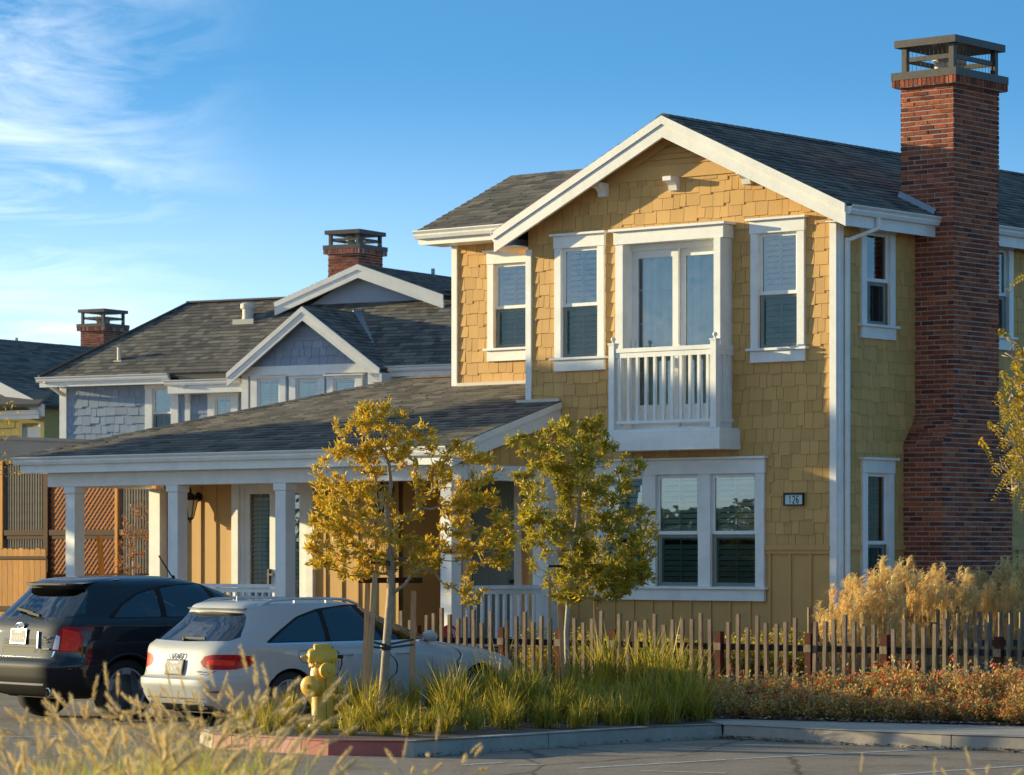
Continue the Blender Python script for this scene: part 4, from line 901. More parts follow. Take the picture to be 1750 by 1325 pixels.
def brick_stack(t, B, pa, pb, ybot, ytop, ycap, yc, seed):
    rc = random.Random(seed); w = 1.05; d = .85; px = (pa + pb) / 2
    # visible: front face (d wide) left, side face (w deep) right
    xr = B.front(lerp(pa, pb, .60), 450, yc)[0]; x0, x1, y0, y1 = xr - d, xr, yc, yc + w
    zt = B.front(px, ytop, yc)[1]; zb = zt - 2.4; zc = B.front(px, ycap, yc)[1]
    c = MB(); c.box(x0 + .004, x1 - .004, y0 + .004, y1 - .004, zb, zt); ch = c.build('chimney', M['mortar'], t); b = MB()
    bricks(b, (x1, 0, 0), UY, UZ, NS, [(y0, zb), (y1, zb), (y1, zt), (y0, zt)], rc); bricks(b, (0, y0, 0), UX, UZ, NF, [(x0, zb), (x1, zb), (x1, zt), (x0, zt)], rc)
    o = .08; b.box(x0 - o, x1 + o, y0 - o, y1 + o, zt, zt + .11, 1)
    bricks(b, (x1 + o, 0, 0), UY, UZ, NS, [(y0 - o, zt), (y1 + o, zt), (y1 + o, zt + .11), (y0 - o, zt + .11)], rc, soldier=True, proud=.003); bricks(b, (0, y0 - o, 0), UX, UZ, NF, [(x0 - o, zt), (x1 + o, zt), (x1 + o, zt + .11), (x0 - o, zt + .11)], rc, soldier=True, proud=.003)
    b.build('brickwork', [M['brick'], M['mortar']], ch, fix=False); chimney_cap(ch, x0 - o - .01, x1 + o + .01, y0 - o - .01, y1 + o + .01, zt + .11, zc)
BF = blue_house()

def far_house():
    C = Frame(atx(85, 86), 86.0, math.radians(-30)); t = thing('far_olive_house', 'olive yellow house with a dark roof at the left edge, beyond the beige wall', 'house', (C.ox, C.oy, 0), C.a)
    hw, EZ = 4.8, 5.75; p = .43; az = EZ + p * hw; x1, xa, x0 = .15, .15 - hw, .15 - 2*hw; y0, y1 = -.4, 11; m = MB()
    for sg in (-1, 1): m.prism([(xa, y0, az), (xa + sg*hw, y0, EZ), (xa + sg*hw, y0, EZ - .1), (xa, y0, az - .1)], (0, y1 - y0, 0))
    r = m.build('roof', M['roof_core'], t); ln = math.hypot(1, p); ca, sa = 1/ln, p/ln; s = MB()
    courses(s, (x1, 0, EZ), UY, V3(-ca, 0, sa), V3(sa, 0, ca), [(y0, -.03), (y1, -.03), (y1, hw*ln), (y0, hw*ln)], .15, (.2, .5), .02, .02, .004, rb); s.build('shingles', M['roof'], r, fix=False)
    f = MB(); f.prism([(xa, y0 - .05, az), (x1, y0 - .05, EZ), (x1, y0 - .05, EZ - .3), (xa, y0 - .05, az - .3)], (0, .05, 0)); f.prism([(xa, y0 - .05, az), (x0, y0 - .05, EZ), (x0, y0 - .05, EZ - .3), (xa, y0 - .05, az - .3)], (0, .05, 0)); f.build_split('rake_board', M['white_wood'], r)
    c = MB(); c.box(x0 + .3, x1 - .3, 0, y1 - .3, .4, EZ); c.prism([(x0 + .3, 0, EZ), (x1 - .3, 0, EZ), (xa, 0, az - .12)], (0, .1, 0)); w = c.build('wall', M['far_yellow'], t); s = MB()
    courses(s, (0,0,0), UX, UZ, NF, [(x0 + .4, 3), (x1 - .3, 3), (x1 - .3, EZ - .1), (x0 + .4, EZ - .1)], .2, (.13, .34), .04, .03, .006, rb, gap=.008); s.build('shake_siding', M['far_yellow'], w, fix=False)
    f = MB(); xw = C.front(40, 700, -.02)[0]; f.box(xw - 2.2, xw + .9, -.55, -.5, EZ - .36, EZ - .18); gutter(f, (xw - 2.2, -.55, EZ - .14), (xw + .9, -.55, EZ - .14), (0,-1,0)); f.box(-.35, -.2, -.04, 0, .4, EZ - .2); f.build_split('gutter', M['white'], t)
    q = MB(); q.box(xw + .0, xw + .6, -.05, -.03, 3.2, 5.2); a = q.build('window', M['grey_flat'], t); q = MB(); q.box(xw - .12, xw, -.07, -.02, 3.2, 5.3); q.box(xw + .6, xw + .72, -.07, -.02, 3.2, 5.3); q.box(xw - .12, xw + .72, -.07, -.02, 5.3, 5.42); q.build('frame', M['far_yellow'], a)
    pw = MB(); pw.prism([(xw - 3, -1.3, EZ - .06), (xw + .95, -.6, EZ - .06), (xw + .95, .0, EZ + .3), (xw - 3, 0, EZ + .3)], (0, 0, .08)); pw.build('pent_roof', M['roof'], t)
    x, z = C.front(28, 590, 9); v = MB(); v.lathe([(.1, -.3), (.06, 0), (.05, .22), (0, .22)], (x, 9, z), n=12); v.build('vent_pipe', M['pot'], t)
    brick_stack(t, C, 133, 207, 600, 565, 527, 9.5, 31)
far_house()

def stucco_block():
    G = Frame(atx(176, 66), 66.0, HA); t = thing('stucco_block', 'plain beige stucco wall with a flat coping, above the lattice fence', 'wall', (G.ox, G.oy, 0), HA)
    zt = atz(752, 66); c = MB(); c.box(-9, .0, -9.5, 4, .3, zt - .06); c.build('wall', M['stucco'], t)
    c = MB(); c.box(-9.05, .04, -9.55, 4.05, zt - .06, zt); c.build('coping', M['stucco'], t)
stucco_block()

def left_fences():
    # screen of posts, lattice and slats that stands beyond the end of the porch
    G = Frame(atx(82, 55), 55.0, math.radians(-43)); t = thing('lattice_fence', 'tall cedar fence with diagonal lattice and slats coloured grey for shade beside the porch end', 'fence', (G.ox, G.oy, 0), G.a)
    fx = lambda px: G.front(px, 900, 0)[0]; z0, zt = .6, atz(792, 55); zm = atz(909, 55)
    for px, w in ((-330, .1), (-170, .1), (-8, .10), (6, .09), (82, .12), (203, .07), (268, .1)):
        p = MB(); x = fx(px); p.box(x - w/2, x + w/2, -.06, .06, z0, zt + .05); p.build('post', M['fir_dark'] if px in (82,) else M['fir'], t)
    r = MB()
    for a, b in ((fx(-330), fx(77)), (fx(87), fx(200)), (fx(206), fx(266))):
        for z in (zm, ): r.box(a, b, -.05, .03, z - .06, z + .03); r.box(a, b, -.03, .02, z - .12, z - .06)
        r.box(a, b, -.04, .03, zt, zt + .07); r.box(a, b, -.03, .03, z0 + .2, z0 + .3)
    r.build_split('rail', M['fir_dark'], t)
    def lattice(a, b, lo, hi):
        m = MB(); s = .105; w = .036; reg = [(a, lo), (b, lo), (b, hi), (a, hi)]
        for sg, y in ((1, -.012), (-1, .002)):
            c = -3.0
            while c < (b - a) + (hi - lo) + 3:
                if sg > 0: pl = [(a + c - (hi-lo), lo), (a + c - (hi-lo) + w*1.41, lo), (a + c + w*1.41, hi), (a + c, hi)]
                else: pl = [(a + c, lo), (a + c + w*1.41, lo), (a + c - (hi-lo) + w*1.41, hi), (a + c - (hi-lo), hi)]
                pl = clip_convex(pl, reg)
                if len(pl) > 2: m.prism([(p[0], y, p[1]) for p in pl], (0, .012, 0))
                c += s
        return m
    for lo, hi in ((zm + .03, zt), (z0 + .3, zm - .12)): lattice(fx(88), fx(200), lo, hi).build('lattice_panel', M['lattice'], t)
    for a, b in ((fx(-330), fx(76)), (fx(207), fx(265))):
        for lo, hi in ((zm + .03, zt), (z0 + .3, zm - .12)):
            m = MB(); x = a
            while x < b: m.box(x, x + .04, -.02, .0, lo, hi); x += .068
            for z in np.arange(lo + .1, hi, .16): m.box(a, b, .02, .03, z, z + .05)
            m.build('slat_panel', M['slat'], t)
    G2 = Frame(atx(78, 53.6), 53.6, math.radians(-43)); t2 = thing('board_fence', 'low fence of upright orange boards in front of the slats, left of the lattice', 'fence', (G2.ox, G2.oy, 0), G2.a)
    zb = atz(938, 53.6); m = MB(); x = -6.2
    while x < -.02:
        w = .135; h = zb + rb.uniform(-.012, .012); m.add([(x, 0, .5), (x + w, 0, .5), (x + w, 0, h - .02), (x + w - .025, 0, h), (x + .025, 0, h), (x, 0, h - .02)], [(0,1,2,3,4,5)]); 
        b = len(m.v); m.prism([(x, .002, .5), (x + w, .002, .5), (x + w, .002, h - .02), (x + w - .025, .002, h), (x + .025, .002, h), (x, .002, h - .02)], (0, .02, 0)); x += w + .006
    m.build('boards', M['fir'], t2, fix=False); m = MB(); m.box(-6.2, .06, -.03, -.002, zb - .17, zb - .12); m.box(-6.2, .06, -.03, -.002, 1.0, 1.08); m.build_split('rail', M['fir_dark'], t2)
    # leaning stake and the nearly bare sapling
    st = thing('sapling_stake', 'short leaning orange wooden stake beside the bare sapling', 'stake', (atx(179, 52), 52, .6)); m = MB(); m.bar((0, 0, 0), (atx(170, 52) - atx(179, 52), 0, atz(915, 52) - .6), .09, .045, up=(0,1,0)); m.build('stake', M['fir'], st)
left_fences()

# ------------------------------------------------------------------ ground, asphalt, kerbs, bed, pavement
def hy(X, Y): return H.loc(X, Y)[1]
def bed_z(X, Y):
    y = hy(X, Y)
    if y < -2.7: return lerp(.15, .33, smooth(-5.4, -2.7, y))
    return lerp(.33, .62, smooth(-2.7, -.6, y))
def fill(name, poly, zf, m, step=None, kind='structure', label=None):
    pts = [Vector(p) for p in poly]; n = len(pts); ed = [(i, (i+1) % n) for i in range(n)]
    if step:
        xs = [p.x for p in pts]; ys = [p.y for p in pts]
        def inside(x, y):
            c = False
            for i in range(n):
                a, b = pts[i], pts[(i+1) % n]
                if (a.y > y) != (b.y > y) and x < (b.x - a.x) * (y - a.y) / (b.y - a.y) + a.x: c = not c
            return c
        x = min(xs)
        while x < max(xs):
            y = min(ys)
            while y < max(ys):
                if inside(x, y): pts.append(Vector((x + R.uniform(-.1,.1)*step, y + R.uniform(-.1,.1)*step)))
                y += step
            x += step
    v, e, f, *_ = delaunay_2d_cdt(pts, ed, [], 1, 1e-5)
    me = bpy.data.meshes.new(name); me.from_pydata([(p.x, p.y, zf(p.x, p.y)) for p in v], [], [tuple(q) for q in f]); me.materials.append(m)
    bm = bmesh.new(); bm.from_mesh(me); bmesh.ops.recalc_face_normals(bm, faces=bm.faces[:])
    if sum(q.normal.z for q in bm.faces) < 0: bmesh.ops.reverse_faces(bm, faces=bm.faces[:])
    bm.to_mesh(me); bm.free(); auto_uv(me)
    o = bpy.data.objects.new(name, me); COL.objects.link(o); return tag(o, label, None, None, kind)
g = MB(); g.quad((-1500, -200, -.05), (1500, -200, -.05), (1500, 2600, -.05), (-1500, 2600, -.05)); tag(g.build('ground', M['earth'], fix=False), kind='structure')
g = MB(); g.quad((-60, 17, 0), (60, 17, 0), (60, 75, 0), (-60, 75, 0)); tag(g.build('road', M['asphalt'], fix=False), kind='structure')
K0 = [(-3.02, 33.3), (-1.79, 32.2), (-.95, 31.98), (-.70, 32.12), (-.145, 32.85), (.84, 33.95), (1.69, 34.7), (2.23, 35.05)]
K1 = [(2.23, 35.05), (2.55, 34.85), (3.16, 34.15), (4.3, 33.2), (5.06, 32.7), (7.0, 31.45), (10.0, 29.6), (14, 27.2)]
KB = [(-22.0, 58.8), (-10.0, 48.8), (.95, 39.6), (-2.75, 35.9), (-3.24, 34.3), (-3.02, 33.3)]
WB = [(2.05, 36.4), (5.09, 34.9), (9.5, 32.6), (14.5, 30.0)]
bed = KB[:-1] + K0 + WB[:1] + WB[1:] + [(24, 44), (24, 74), (-30, 74)]
fill('planting_bed', bed, lambda X, Y: bed_z(X, Y) + .02 * math.sin(X*3.1) * math.sin(Y*2.7), M['soil'], .5)
fill('sidewalk', K1 + [(14.5, 30.0)] + WB[::-1][1:], lambda X, Y: .15, M['concrete'])
def kerb(name, pts, m, w=.15, h=.155, joints=()):
    b = MB(); P = [Vector((*p, 0)) for p in pts]; prof = [(0, -.02), (.012, h - .02), (.03, h), (w, h), (w, -.02)]
    rows = []
    for i, p in enumerate(P):
        d = (P[min(i+1, len(P)-1)] - P[max(i-1, 0)]).normalized(); n = Vector((-d.y, d.x, 0))
        rows.append([p + n * a + Vector((0, 0, z)) for a, z in prof])
    k = len(prof)
    vs = [q for r in rows for q in r]; fs = []
    for i in range(len(P) - 1):
        for j in range(k - 1): fs.append((i*k + j, (i+1)*k + j, (i+1)*k + j + 1, i*k + j + 1))
    fs.append(tuple(range(k))); fs.append(tuple((len(P)-1)*k + j for j in reversed(range(k))))
    b.add(vs, fs); return tag(b.build(name, m, smooth=False), kind='structure')
def split(pts, t0, t1):
    P = [Vector(p) for p in pts]; ls = [0]
    for a, b in zip(P[:-1], P[1:]): ls.append(ls[-1] + (b - a).length)
    def at(s):
        for i in range(len(P) - 1):
            if s <= ls[i+1] + 1e-6: return P[i].lerp(P[i+1], (s - ls[i]) / (ls[i+1] - ls[i]))
        return P[-1]
    out = [at(t0)] + [p for p, s in zip(P, ls) if t0 + .02 < s < t1 - .02] + [at(min(t1, ls[-1]))]
    return [tuple(p) for p in out], ls[-1]
_, LK = split(K0, 0, 1); gp = .012
for a, b, mm in ((0, .28, 'kerb_pink'), (.28, 1.27, 'kerb_pink'), (1.27, 2.42, 'kerb_red'), (2.42, 4.5, 'kerb'), (4.5, LK, 'kerb')): kerb('kerb', split(K0, a + gp/2, b - gp/2)[0], M[mm])
_, L1 = split(K1, 0, 1)
for a, b in ((0, 2.9), (2.9, 5.9), (5.9, 9), (9, L1)): kerb('kerb', split(K1, a + gp/2, b - gp/2)[0], M['kerb'])
_, LB = split(KB, 0, 1); kerb('kerb', KB, M['kerb'])
def marking(p0, p1, w):
    a, b = Vector((*p0, .004)), Vector((*p1, .004)); d = (b - a).normalized(); n = Vector((-d.y, d.x, 0)) * w / 2; m = MB(); k = 24
    for i in range(k):   # worn ragged edge
        u, v = a.lerp(b, i / k), a.lerp(b, (i + 1) / k); r = R.uniform(.75, 1.05)
        m.quad(u - n*r, v - n*r, v + n*r, u + n*r)
    tag(m.build('road_marking', M['line'], fix=False), kind='structure')
def gp_(px, py): Y = CAMH * FPX / (py - HZ); return (atx(px, Y), Y)
for a, b in (((988, 1314), (1240, 1299)), ((1255, 1298), (1612, 1280)), ((1490, 1327), (1755, 1309)), ((-20, 1262), (215, 1253)), ((1095, 1318), (1240, 1322)), ((790, 1308), (860, 1304)), ((868, 1309), (930, 1307))):
    marking(gp_(*a), gp_(*b), .075)
# leaf litter swept along the foot of the kerb
def litter():
    m = MB(); r = random.Random(3)
    for P, n, zl, sd in ((K1[:6], 520, .006, .05), (K0[2:], 160, .006, .05), (WB[:3], 700, .158, .09)):
        for _ in range(n):
            i = r.randrange(len(P) - 1); a, b = Vector(P[i]), Vector(P[i+1]); p = a.lerp(b, r.random()); d = (b - a).normalized(); nn = Vector((d.y, -d.x)); p = p + nn * abs(r.gauss(0, sd))
            s = r.uniform(.012, .035); an = r.random() * 6.28; z = zl + r.random() * .03; u = Vector((math.cos(an), math.sin(an), r.uniform(-.4, .4))) * s; v = Vector((-math.sin(an), math.cos(an), r.uniform(-.4, .4))) * s * .5; c = Vector((p.x, p.y, z))
            m.quad(c - u, c + v, c + u, c - v)
    tag(m.build('leaf_litter', M['deadleaf'], fix=False), 'dry brown leaves gathered along the foot of the kerb', 'leaf litter', None, 'stuff')
litter()
m = MB(); X, Y = gp_(1243, 1262); m.add([(X, Y-.05, .01), (X+.08, Y-.06, .015), (X+.09, Y-.03, .05), (X+.03, Y-.02, .045), (X+.05, Y-.045, .07)], [(0,1,4),(1,2,4),(2,3,4),(3,0,4)]); tag(m.build('crumpled_paper', M['paper'], fix=False), 'crumpled scrap of white paper in the gutter by the kerb corner', 'litter')

# ------------------------------------------------------------------ picket fences
def picket_fence():
    ro = random.Random(41); y = -2.7; t = thing('picket_fence', 'weathered wooden picket fence with uneven tops along the front garden', 'fence', H.w(0, y, .35), HA)
    fx = lambda px: H.front(px, 1100, y)[0]
    posts = [713, 860, 957, 1049, 1230, 1384, 1514, 1708, 1890]
    px = 690.0; x = fx(690); x1 = fx(2050); step = .138; hts = [.06, -.03, .01, -.06, .02, -.02, .09, -.05, 0, .03]; i = 0; pk = []
    ppx = [fx(p) for p in posts]
    def ground(x): P = H.w(x, y); return bed_z(P.x, P.y) - .35
    while x < x1:
        if all(abs(x - p) > .06 for p in ppx):
            h = 1.14 - .35 + hts[(i * 7 + i // 3) % 10] * 1.15 + ro.uniform(-.015, .015); w = .046; b = MB(); lx, ly = ro.uniform(-.012, .012), ro.uniform(-.01, .01)
            z0 = ground(x) - .05; b.add([(x-w/2, -.048, z0), (x+w/2, -.048, z0), (x+w/2, -.008, z0), (x-w/2, -.008, z0), (x-w/2+lx, -.048+ly, h), (x+w/2+lx, -.048+ly, h + ro.uniform(-.006,.006)), (x+w/2+lx, -.008+ly, h), (x-w/2+lx, -.008+ly, h)], [(0,3,2,1),(4,5,6,7),(0,1,5,4),(1,2,6,5),(2,3,7,6),(3,0,4,7)])
            b.build('picket', M['picket'], t)
        x += step * (1 + ro.uniform(-.05, .05)); i += 1
    for p in ppx:
        b = MB(); b.box(p - .042, p + .042, -.05, .034, ground(p) - .1, 1.02 - .35); b.build('post', M['post'], t)
        b = MB(); b.box(p - .05, p + .05, -.062, -.05, .795 - .35, .885 - .35); b.build('bracket', M['picket'], t)
    for z in (.80, .42):
        b = MB(); b.box(fx(690), x1, -.006, .03, z - .35, z + .075 - .35); b.build('rail', M['rail'], t)
    # second run that leads back along the side of the house
    a, c = H.w(fx(1436), y + .6), None
    t2 = thing('side_picket_fence', 'second picket fence behind the plume grass, running back beside the chimney', 'fence', H.w(.9, -1.9, .4), HA + math.radians(52))
    for k in range(34):
        x = k * .135; h = .85 + hts[(k * 3 + k // 4) % 10] + ro.uniform(-.02, .02); w = .046; b = MB(); b.box(x - w/2, x + w/2, -.03, .012, -.1, h); b.build('picket', M['picket'], t2)
    for x in (.06, 1.55, 3.05, 4.5): b = MB(); b.box(x - .04, x + .04, -.04, .04, -.15, .72); b.build('post', M['post'], t2)
    b = MB(); b.box(0, 4.6, .014, .045, .42, .50); b.build('rail', M['rail'], t2)
picket_fence()
# ------------------------------------------------------------------ parked cars
def paint_mat(name, col, metal=.0, rough=.3, coat=1.0):
    m = mat(name, col, rough, metal=metal, var=.02, vscale=2, coat=coat, spec=.15); return m
M['silver_paint'] = paint_mat('silver_white_car_paint', (.41, .41, .41), .0, .45, .6)
M['black_paint'] = paint_mat('black_car_paint', (.008, .010, .014), .0, .6, .8)
M['carglass'] = glass_mat('tinted_car_glass', (.30, .36, .38), .55, 1.95)
M['carglass_clear'] = glass_mat('clear_car_glass', (.62, .75, .72), .9, 1.8)
M['cartrim'] = mat('black_car_trim', (.014, .014, .015), .6, spec=.2)
M['carplastic'] = mat('grey_black_plastic', (.013, .013, .014), .65, spec=.15)
M['tyre'] = mat('tyre_rubber', (.016, .016, .016), .8, bump=.2)
M['alloy'] = mat('alloy_wheel', (.50, .51, .53), .35, metal=.35)
M['chrome'] = mat('chrome', (.75, .76, .78), .12, metal=1)
M['lamp_red'] = mat('red_lamp_lens', (.34, .004, .008), .5, coat=.25, spec=.1, var=.25, vscale=9)
M['lamp_red2'] = mat('bright_red_lamp', (.70, .028, .008), .5, coat=.2, spec=.1, var=.3, vscale=14)
M['lamp_clear'] = mat('clear_lamp_lens', (.55, .57, .6), .1, coat=1)
M['plate'] = mat('licence_plate_face', (.27, .25, .255), .6, spec=.2)
M['plate_ink'] = mat('plate_ink', (.06, .07, .16), .5)
M['seat'] = mat('dark_seat_fabric', (.03, .03, .032), .8)
M['reflector'] = mat('red_reflector', (.30, .012, .012), .2, coat=.5)
M['badge_blue'] = mat('blue_badge', (.09, .13, .24), .25, coat=1)

def pchip(x, y, xi):
    x = np.asarray(x, float); y = np.asarray(y, float); h = np.diff(x); d = np.diff(y) / h; n = len(x); m = np.zeros(n)
    m[0], m[-1] = d[0], d[-1]
    for i in range(1, n - 1):
        if d[i-1] * d[i] > 0: w1, w2 = 2*h[i] + h[i-1], h[i] + 2*h[i-1]; m[i] = (w1 + w2) / (w1 / d[i-1] + w2 / d[i])
    xi = np.asarray(xi, float); k = np.clip(np.searchsorted(x, xi) - 1, 0, n - 2); t = (xi - x[k]) / h[k]
    return (2*t**3 - 3*t**2 + 1)*y[k] + (t**3 - 2*t**2 + t)*h[k]*m[k] + (-2*t**3 + 3*t**2)*y[k+1] + (t**3 - t**2)*h[k]*m[k+1]

class Shell:
    """car body as a stack of plan outlines; q runs rear centre -> front centre, v runs up the rows"""
    def __init__(s, rows):
        s.rows = np.array(rows, float); s.nv = len(rows) - 1; s.r = np.arange(len(rows))
        half = 220; b = np.linspace(0, math.pi/2, half); s.b = b
    def params(s, v): return [pchip(s.r, s.rows[:, k], v) for k in range(6)]
    def outline(s, v):
        z, xr, xf, W, nr, nf = [float(p[0]) for p in s.params([v])]; xc = lerp(xr, xf, .5)
        def quad_(n, a): c, sn = np.cos(s.b), np.sin(s.b); r = (c**n + sn**n) ** (-1/n); return a * r * c, W * r * sn
        xa, ya = quad_(nr, xc - xr); xb, yb = quad_(nf, xf - xc)
        x = np.concatenate([xc - xa, (xc + xb)[::-1][1:]]); y = np.concatenate([ya, yb[::-1][1:]])
        l = np.concatenate([[0], np.cumsum(np.hypot(np.diff(x), np.diff(y)))]); return l / l[-1], x, y, z
    def pts(s, qv):
        qv = np.asarray(qv, float); out = np.zeros((len(qv), 3)); key = np.round(qv[:, 1], 5)
        for v in np.unique(key):
            i = key == v; l, x, y, z = s.outline(min(max(v, 0), s.nv)); q = np.clip(qv[i, 0], 0, 1)
            out[i, 0] = np.interp(q, l, x); out[i, 1] = np.interp(q, l, y); out[i, 2] = z
        return out
    def v_of_z(s, z):
        vv = np.linspace(0, s.nv, 1200); zz = pchip(s.r, s.rows[:, 0], vv); return float(np.interp(z, zz, vv))
    def side(s, x, z):
        v = s.v_of_z(z); l, X, Y, _ = s.outline(v); return (float(np.interp(x, X, l)), v)
    def rear(s, y, z):
        v = s.v_of_z(z); l, X, Y, _ = s.outline(v); k = int(np.argmax(Y)); return (float(np.interp(y, Y[:k+1], l[:k+1])), v)
    def front(s, y, z):
        v = s.v_of_z(z); l, X, Y, _ = s.outline(v); k = int(np.argmax(Y)); return (float(np.interp(-y, -Y[k:], l[k:])), v)
    def p3(s, q, v, sgn=1): p = s.pts([(q, v)])[0]; return Vector((p[0], p[1] * sgn, p[2]))
    def rear3(s, y, z, off=0):
        a = abs(y); q, v = s.rear(a, z); p = s.p3(q, v, 1 if y >= 0 else -1)
        n = s.normals([(q, v)])[0]; return p + Vector((n[0], n[1] * (1 if y >= 0 else -1), n[2])) * off
    def normals(s, qv):
        qv = np.asarray(qv, float); e = 2e-3
        a = s.pts(np.stack([np.clip(qv[:,0]+e,0,1), qv[:,1]], 1)) - s.pts(np.stack([np.clip(qv[:,0]-e,0,1), qv[:,1]], 1))
        b = s.pts(np.stack([qv[:,0], np.clip(qv[:,1]+.02,0,s.nv)], 1)) - s.pts(np.stack([qv[:,0], np.clip(qv[:,1]-.02,0,s.nv)], 1))
        n = np.cross(b, a); l = np.linalg.norm(n, axis=1); l[l < 1e-12] = 1; n = n / l[:, None]
        n[qv[:, 0] < 1e-4, 1] = 0; n[qv[:, 0] > 1 - 1e-4, 1] = 0
        l = np.linalg.norm(n, axis=1); bad = l < 1e-6; n[bad] = (0, 0, 1); l[bad] = 1; return n / l[:, None]

def in_poly(p, poly):
    c = False; n = len(poly); x, y = p
    for i in range(n):
        a, b = poly[i], poly[(i+1) % n]
        if (a[1] > y) != (b[1] > y) and x < (b[0]-a[0]) * (y-a[1]) / (b[1]-a[1]) + a[0]: c = not c
    return c
def dens(pts, n=5):
    out = []
    for i in range(len(pts)):
        a, b = pts[i], pts[(i+1) % len(pts)]
        for k in range(n): out.append((lerp(a[0], b[0], k/n), lerp(a[1], b[1], k/n)))
    return out
def rounded(pts, r, n=4):
    out = []
    for i in range(len(pts)):
        p = Vector(pts[i]); a = Vector(pts[i-1]); b = Vector(pts[(i+1) % len(pts)])
        ra = min(r, (a-p).length*.45); rb_ = min(r, (b-p).length*.45); s = p + (a-p).normalized()*ra; e = p + (b-p).normalized()*rb_
        for k in range(n + 1): t = k/n; out.append(tuple(s*(1-t)**2 + p*2*t*(1-t) + e*t*t))
    return out
def ring(pts, d):
    P = [Vector(p) for p in ccw(list(pts))]; out = []
    for i in range(len(P)):
        t = (P[(i+1) % len(P)] - P[i-1]); t.normalize(); out.append(tuple(P[i] + Vector((t.y, -t.x)) * d))
    return out
def ribbon(pts, w):
    P = [Vector(p) for p in pts]; a, b = [], []
    for i in range(len(P)):
        t = (P[min(i+1, len(P)-1)] - P[max(i-1, 0)]).normalized(); n = Vector((-t.y, t.x)) * w/2; a.append(tuple(P[i]+n)); b.append(tuple(P[i]-n))
    return a + b[::-1]

SQ = 14.0
def cut_shell(sh, feats, nq=84, nvs=5):
    """feats: (class, polygon in (q,v)). Returns {class: (verts(q,v), faces)}"""
    bm = bmesh.new(); NV = sh.nv * nvs
    g = [[bm.verts.new((i/nq*SQ, j/nvs, 0)) for i in range(nq+1)] for j in range(NV+1)]
    for j in range(NV):
        for i in range(nq): bm.faces.new((g[j][i], g[j][i+1], g[j+1][i+1], g[j+1][i]))
    for cl, poly in feats:
        P = [(p[0]*SQ, p[1]) for p in poly]
        for i in range(len(P)):
            a, b = P[i], P[(i+1) % len(P)]; d = (b[0]-a[0], b[1]-a[1])
            if math.hypot(*d) < 1e-5: continue
            e = 1e-3; lx, hx, ly, hy_ = min(a[0],b[0])-e, max(a[0],b[0])+e, min(a[1],b[1])-e, max(a[1],b[1])+e
            fs = []
            for f in bm.faces:
                xs = [v.co.x for v in f.verts]; ys = [v.co.y for v in f.verts]
                if max(xs) >= lx and min(xs) <= hx and max(ys) >= ly and min(ys) <= hy_: fs.append(f)
            if not fs: continue
            geom = fs + list({e2 for f in fs for e2 in f.edges}) + list({v for f in fs for v in f.verts})
            bmesh.ops.bisect_plane(bm, geom=geom, dist=1e-5, plane_co=(a[0], a[1], 0), plane_no=(-d[1], d[0], 0))
    out = {}
    for f in bm.faces:
        c = f.calc_center_median(); cl = 'body'
        for name, poly in feats:
            if in_poly((c.x/SQ, c.y), poly): cl = name; break
        out.setdefault(cl, []).append([(v.co.x/SQ, v.co.y) for v in f.verts])
    bm.free(); return out
def shell_mesh(sh, name, polys, m, par, sides=(1, -1), off=0.0):
    vs, no, fs = [], [], []
    for sg in sides:
        idx = {}; loc = []
        base = len(vs); fl = []
        for poly in polys:
            f = []
            for p in poly:
                k = (round(p[0], 6), round(p[1], 5))
                if k not in idx: idx[k] = len(loc); loc.append(p)
                f.append(base + idx[k])
            f = [a for i, a in enumerate(f) if a != f[i-1]]
            if len(set(f)) == len(f) > 2: fl.append(f if sg > 0 else f[::-1])
        P = sh.pts(loc); Nn = sh.normals(loc); P = P + Nn * off
        if sg < 0: P = P * (1, -1, 1); Nn = Nn * (1, -1, 1)
        vs += [tuple(p) for p in P]; no += [tuple(n) for n in Nn]; fs += fl
    me = bpy.data.meshes.new(name); me.from_pydata(vs, [], fs); me.materials.append(m); me.validate(); me.update()
    me.polygons.foreach_set('use_smooth', [True] * len(me.polygons)); auto_uv(me)
    # face winding outward
    flip = 0
    for p in list(me.polygons)[:: max(1, len(me.polygons)//60)]:
        n = Vector(no[p.vertices[0]]); flip += 1 if p.normal.dot(n) > 0 else -1
    if flip < 0: me.flip_normals()
    me.normals_split_custom_set_from_vertices(no); me.update()
    o = bpy.data.objects.new(name, me); COL.objects.link(o); o.parent = par; return o

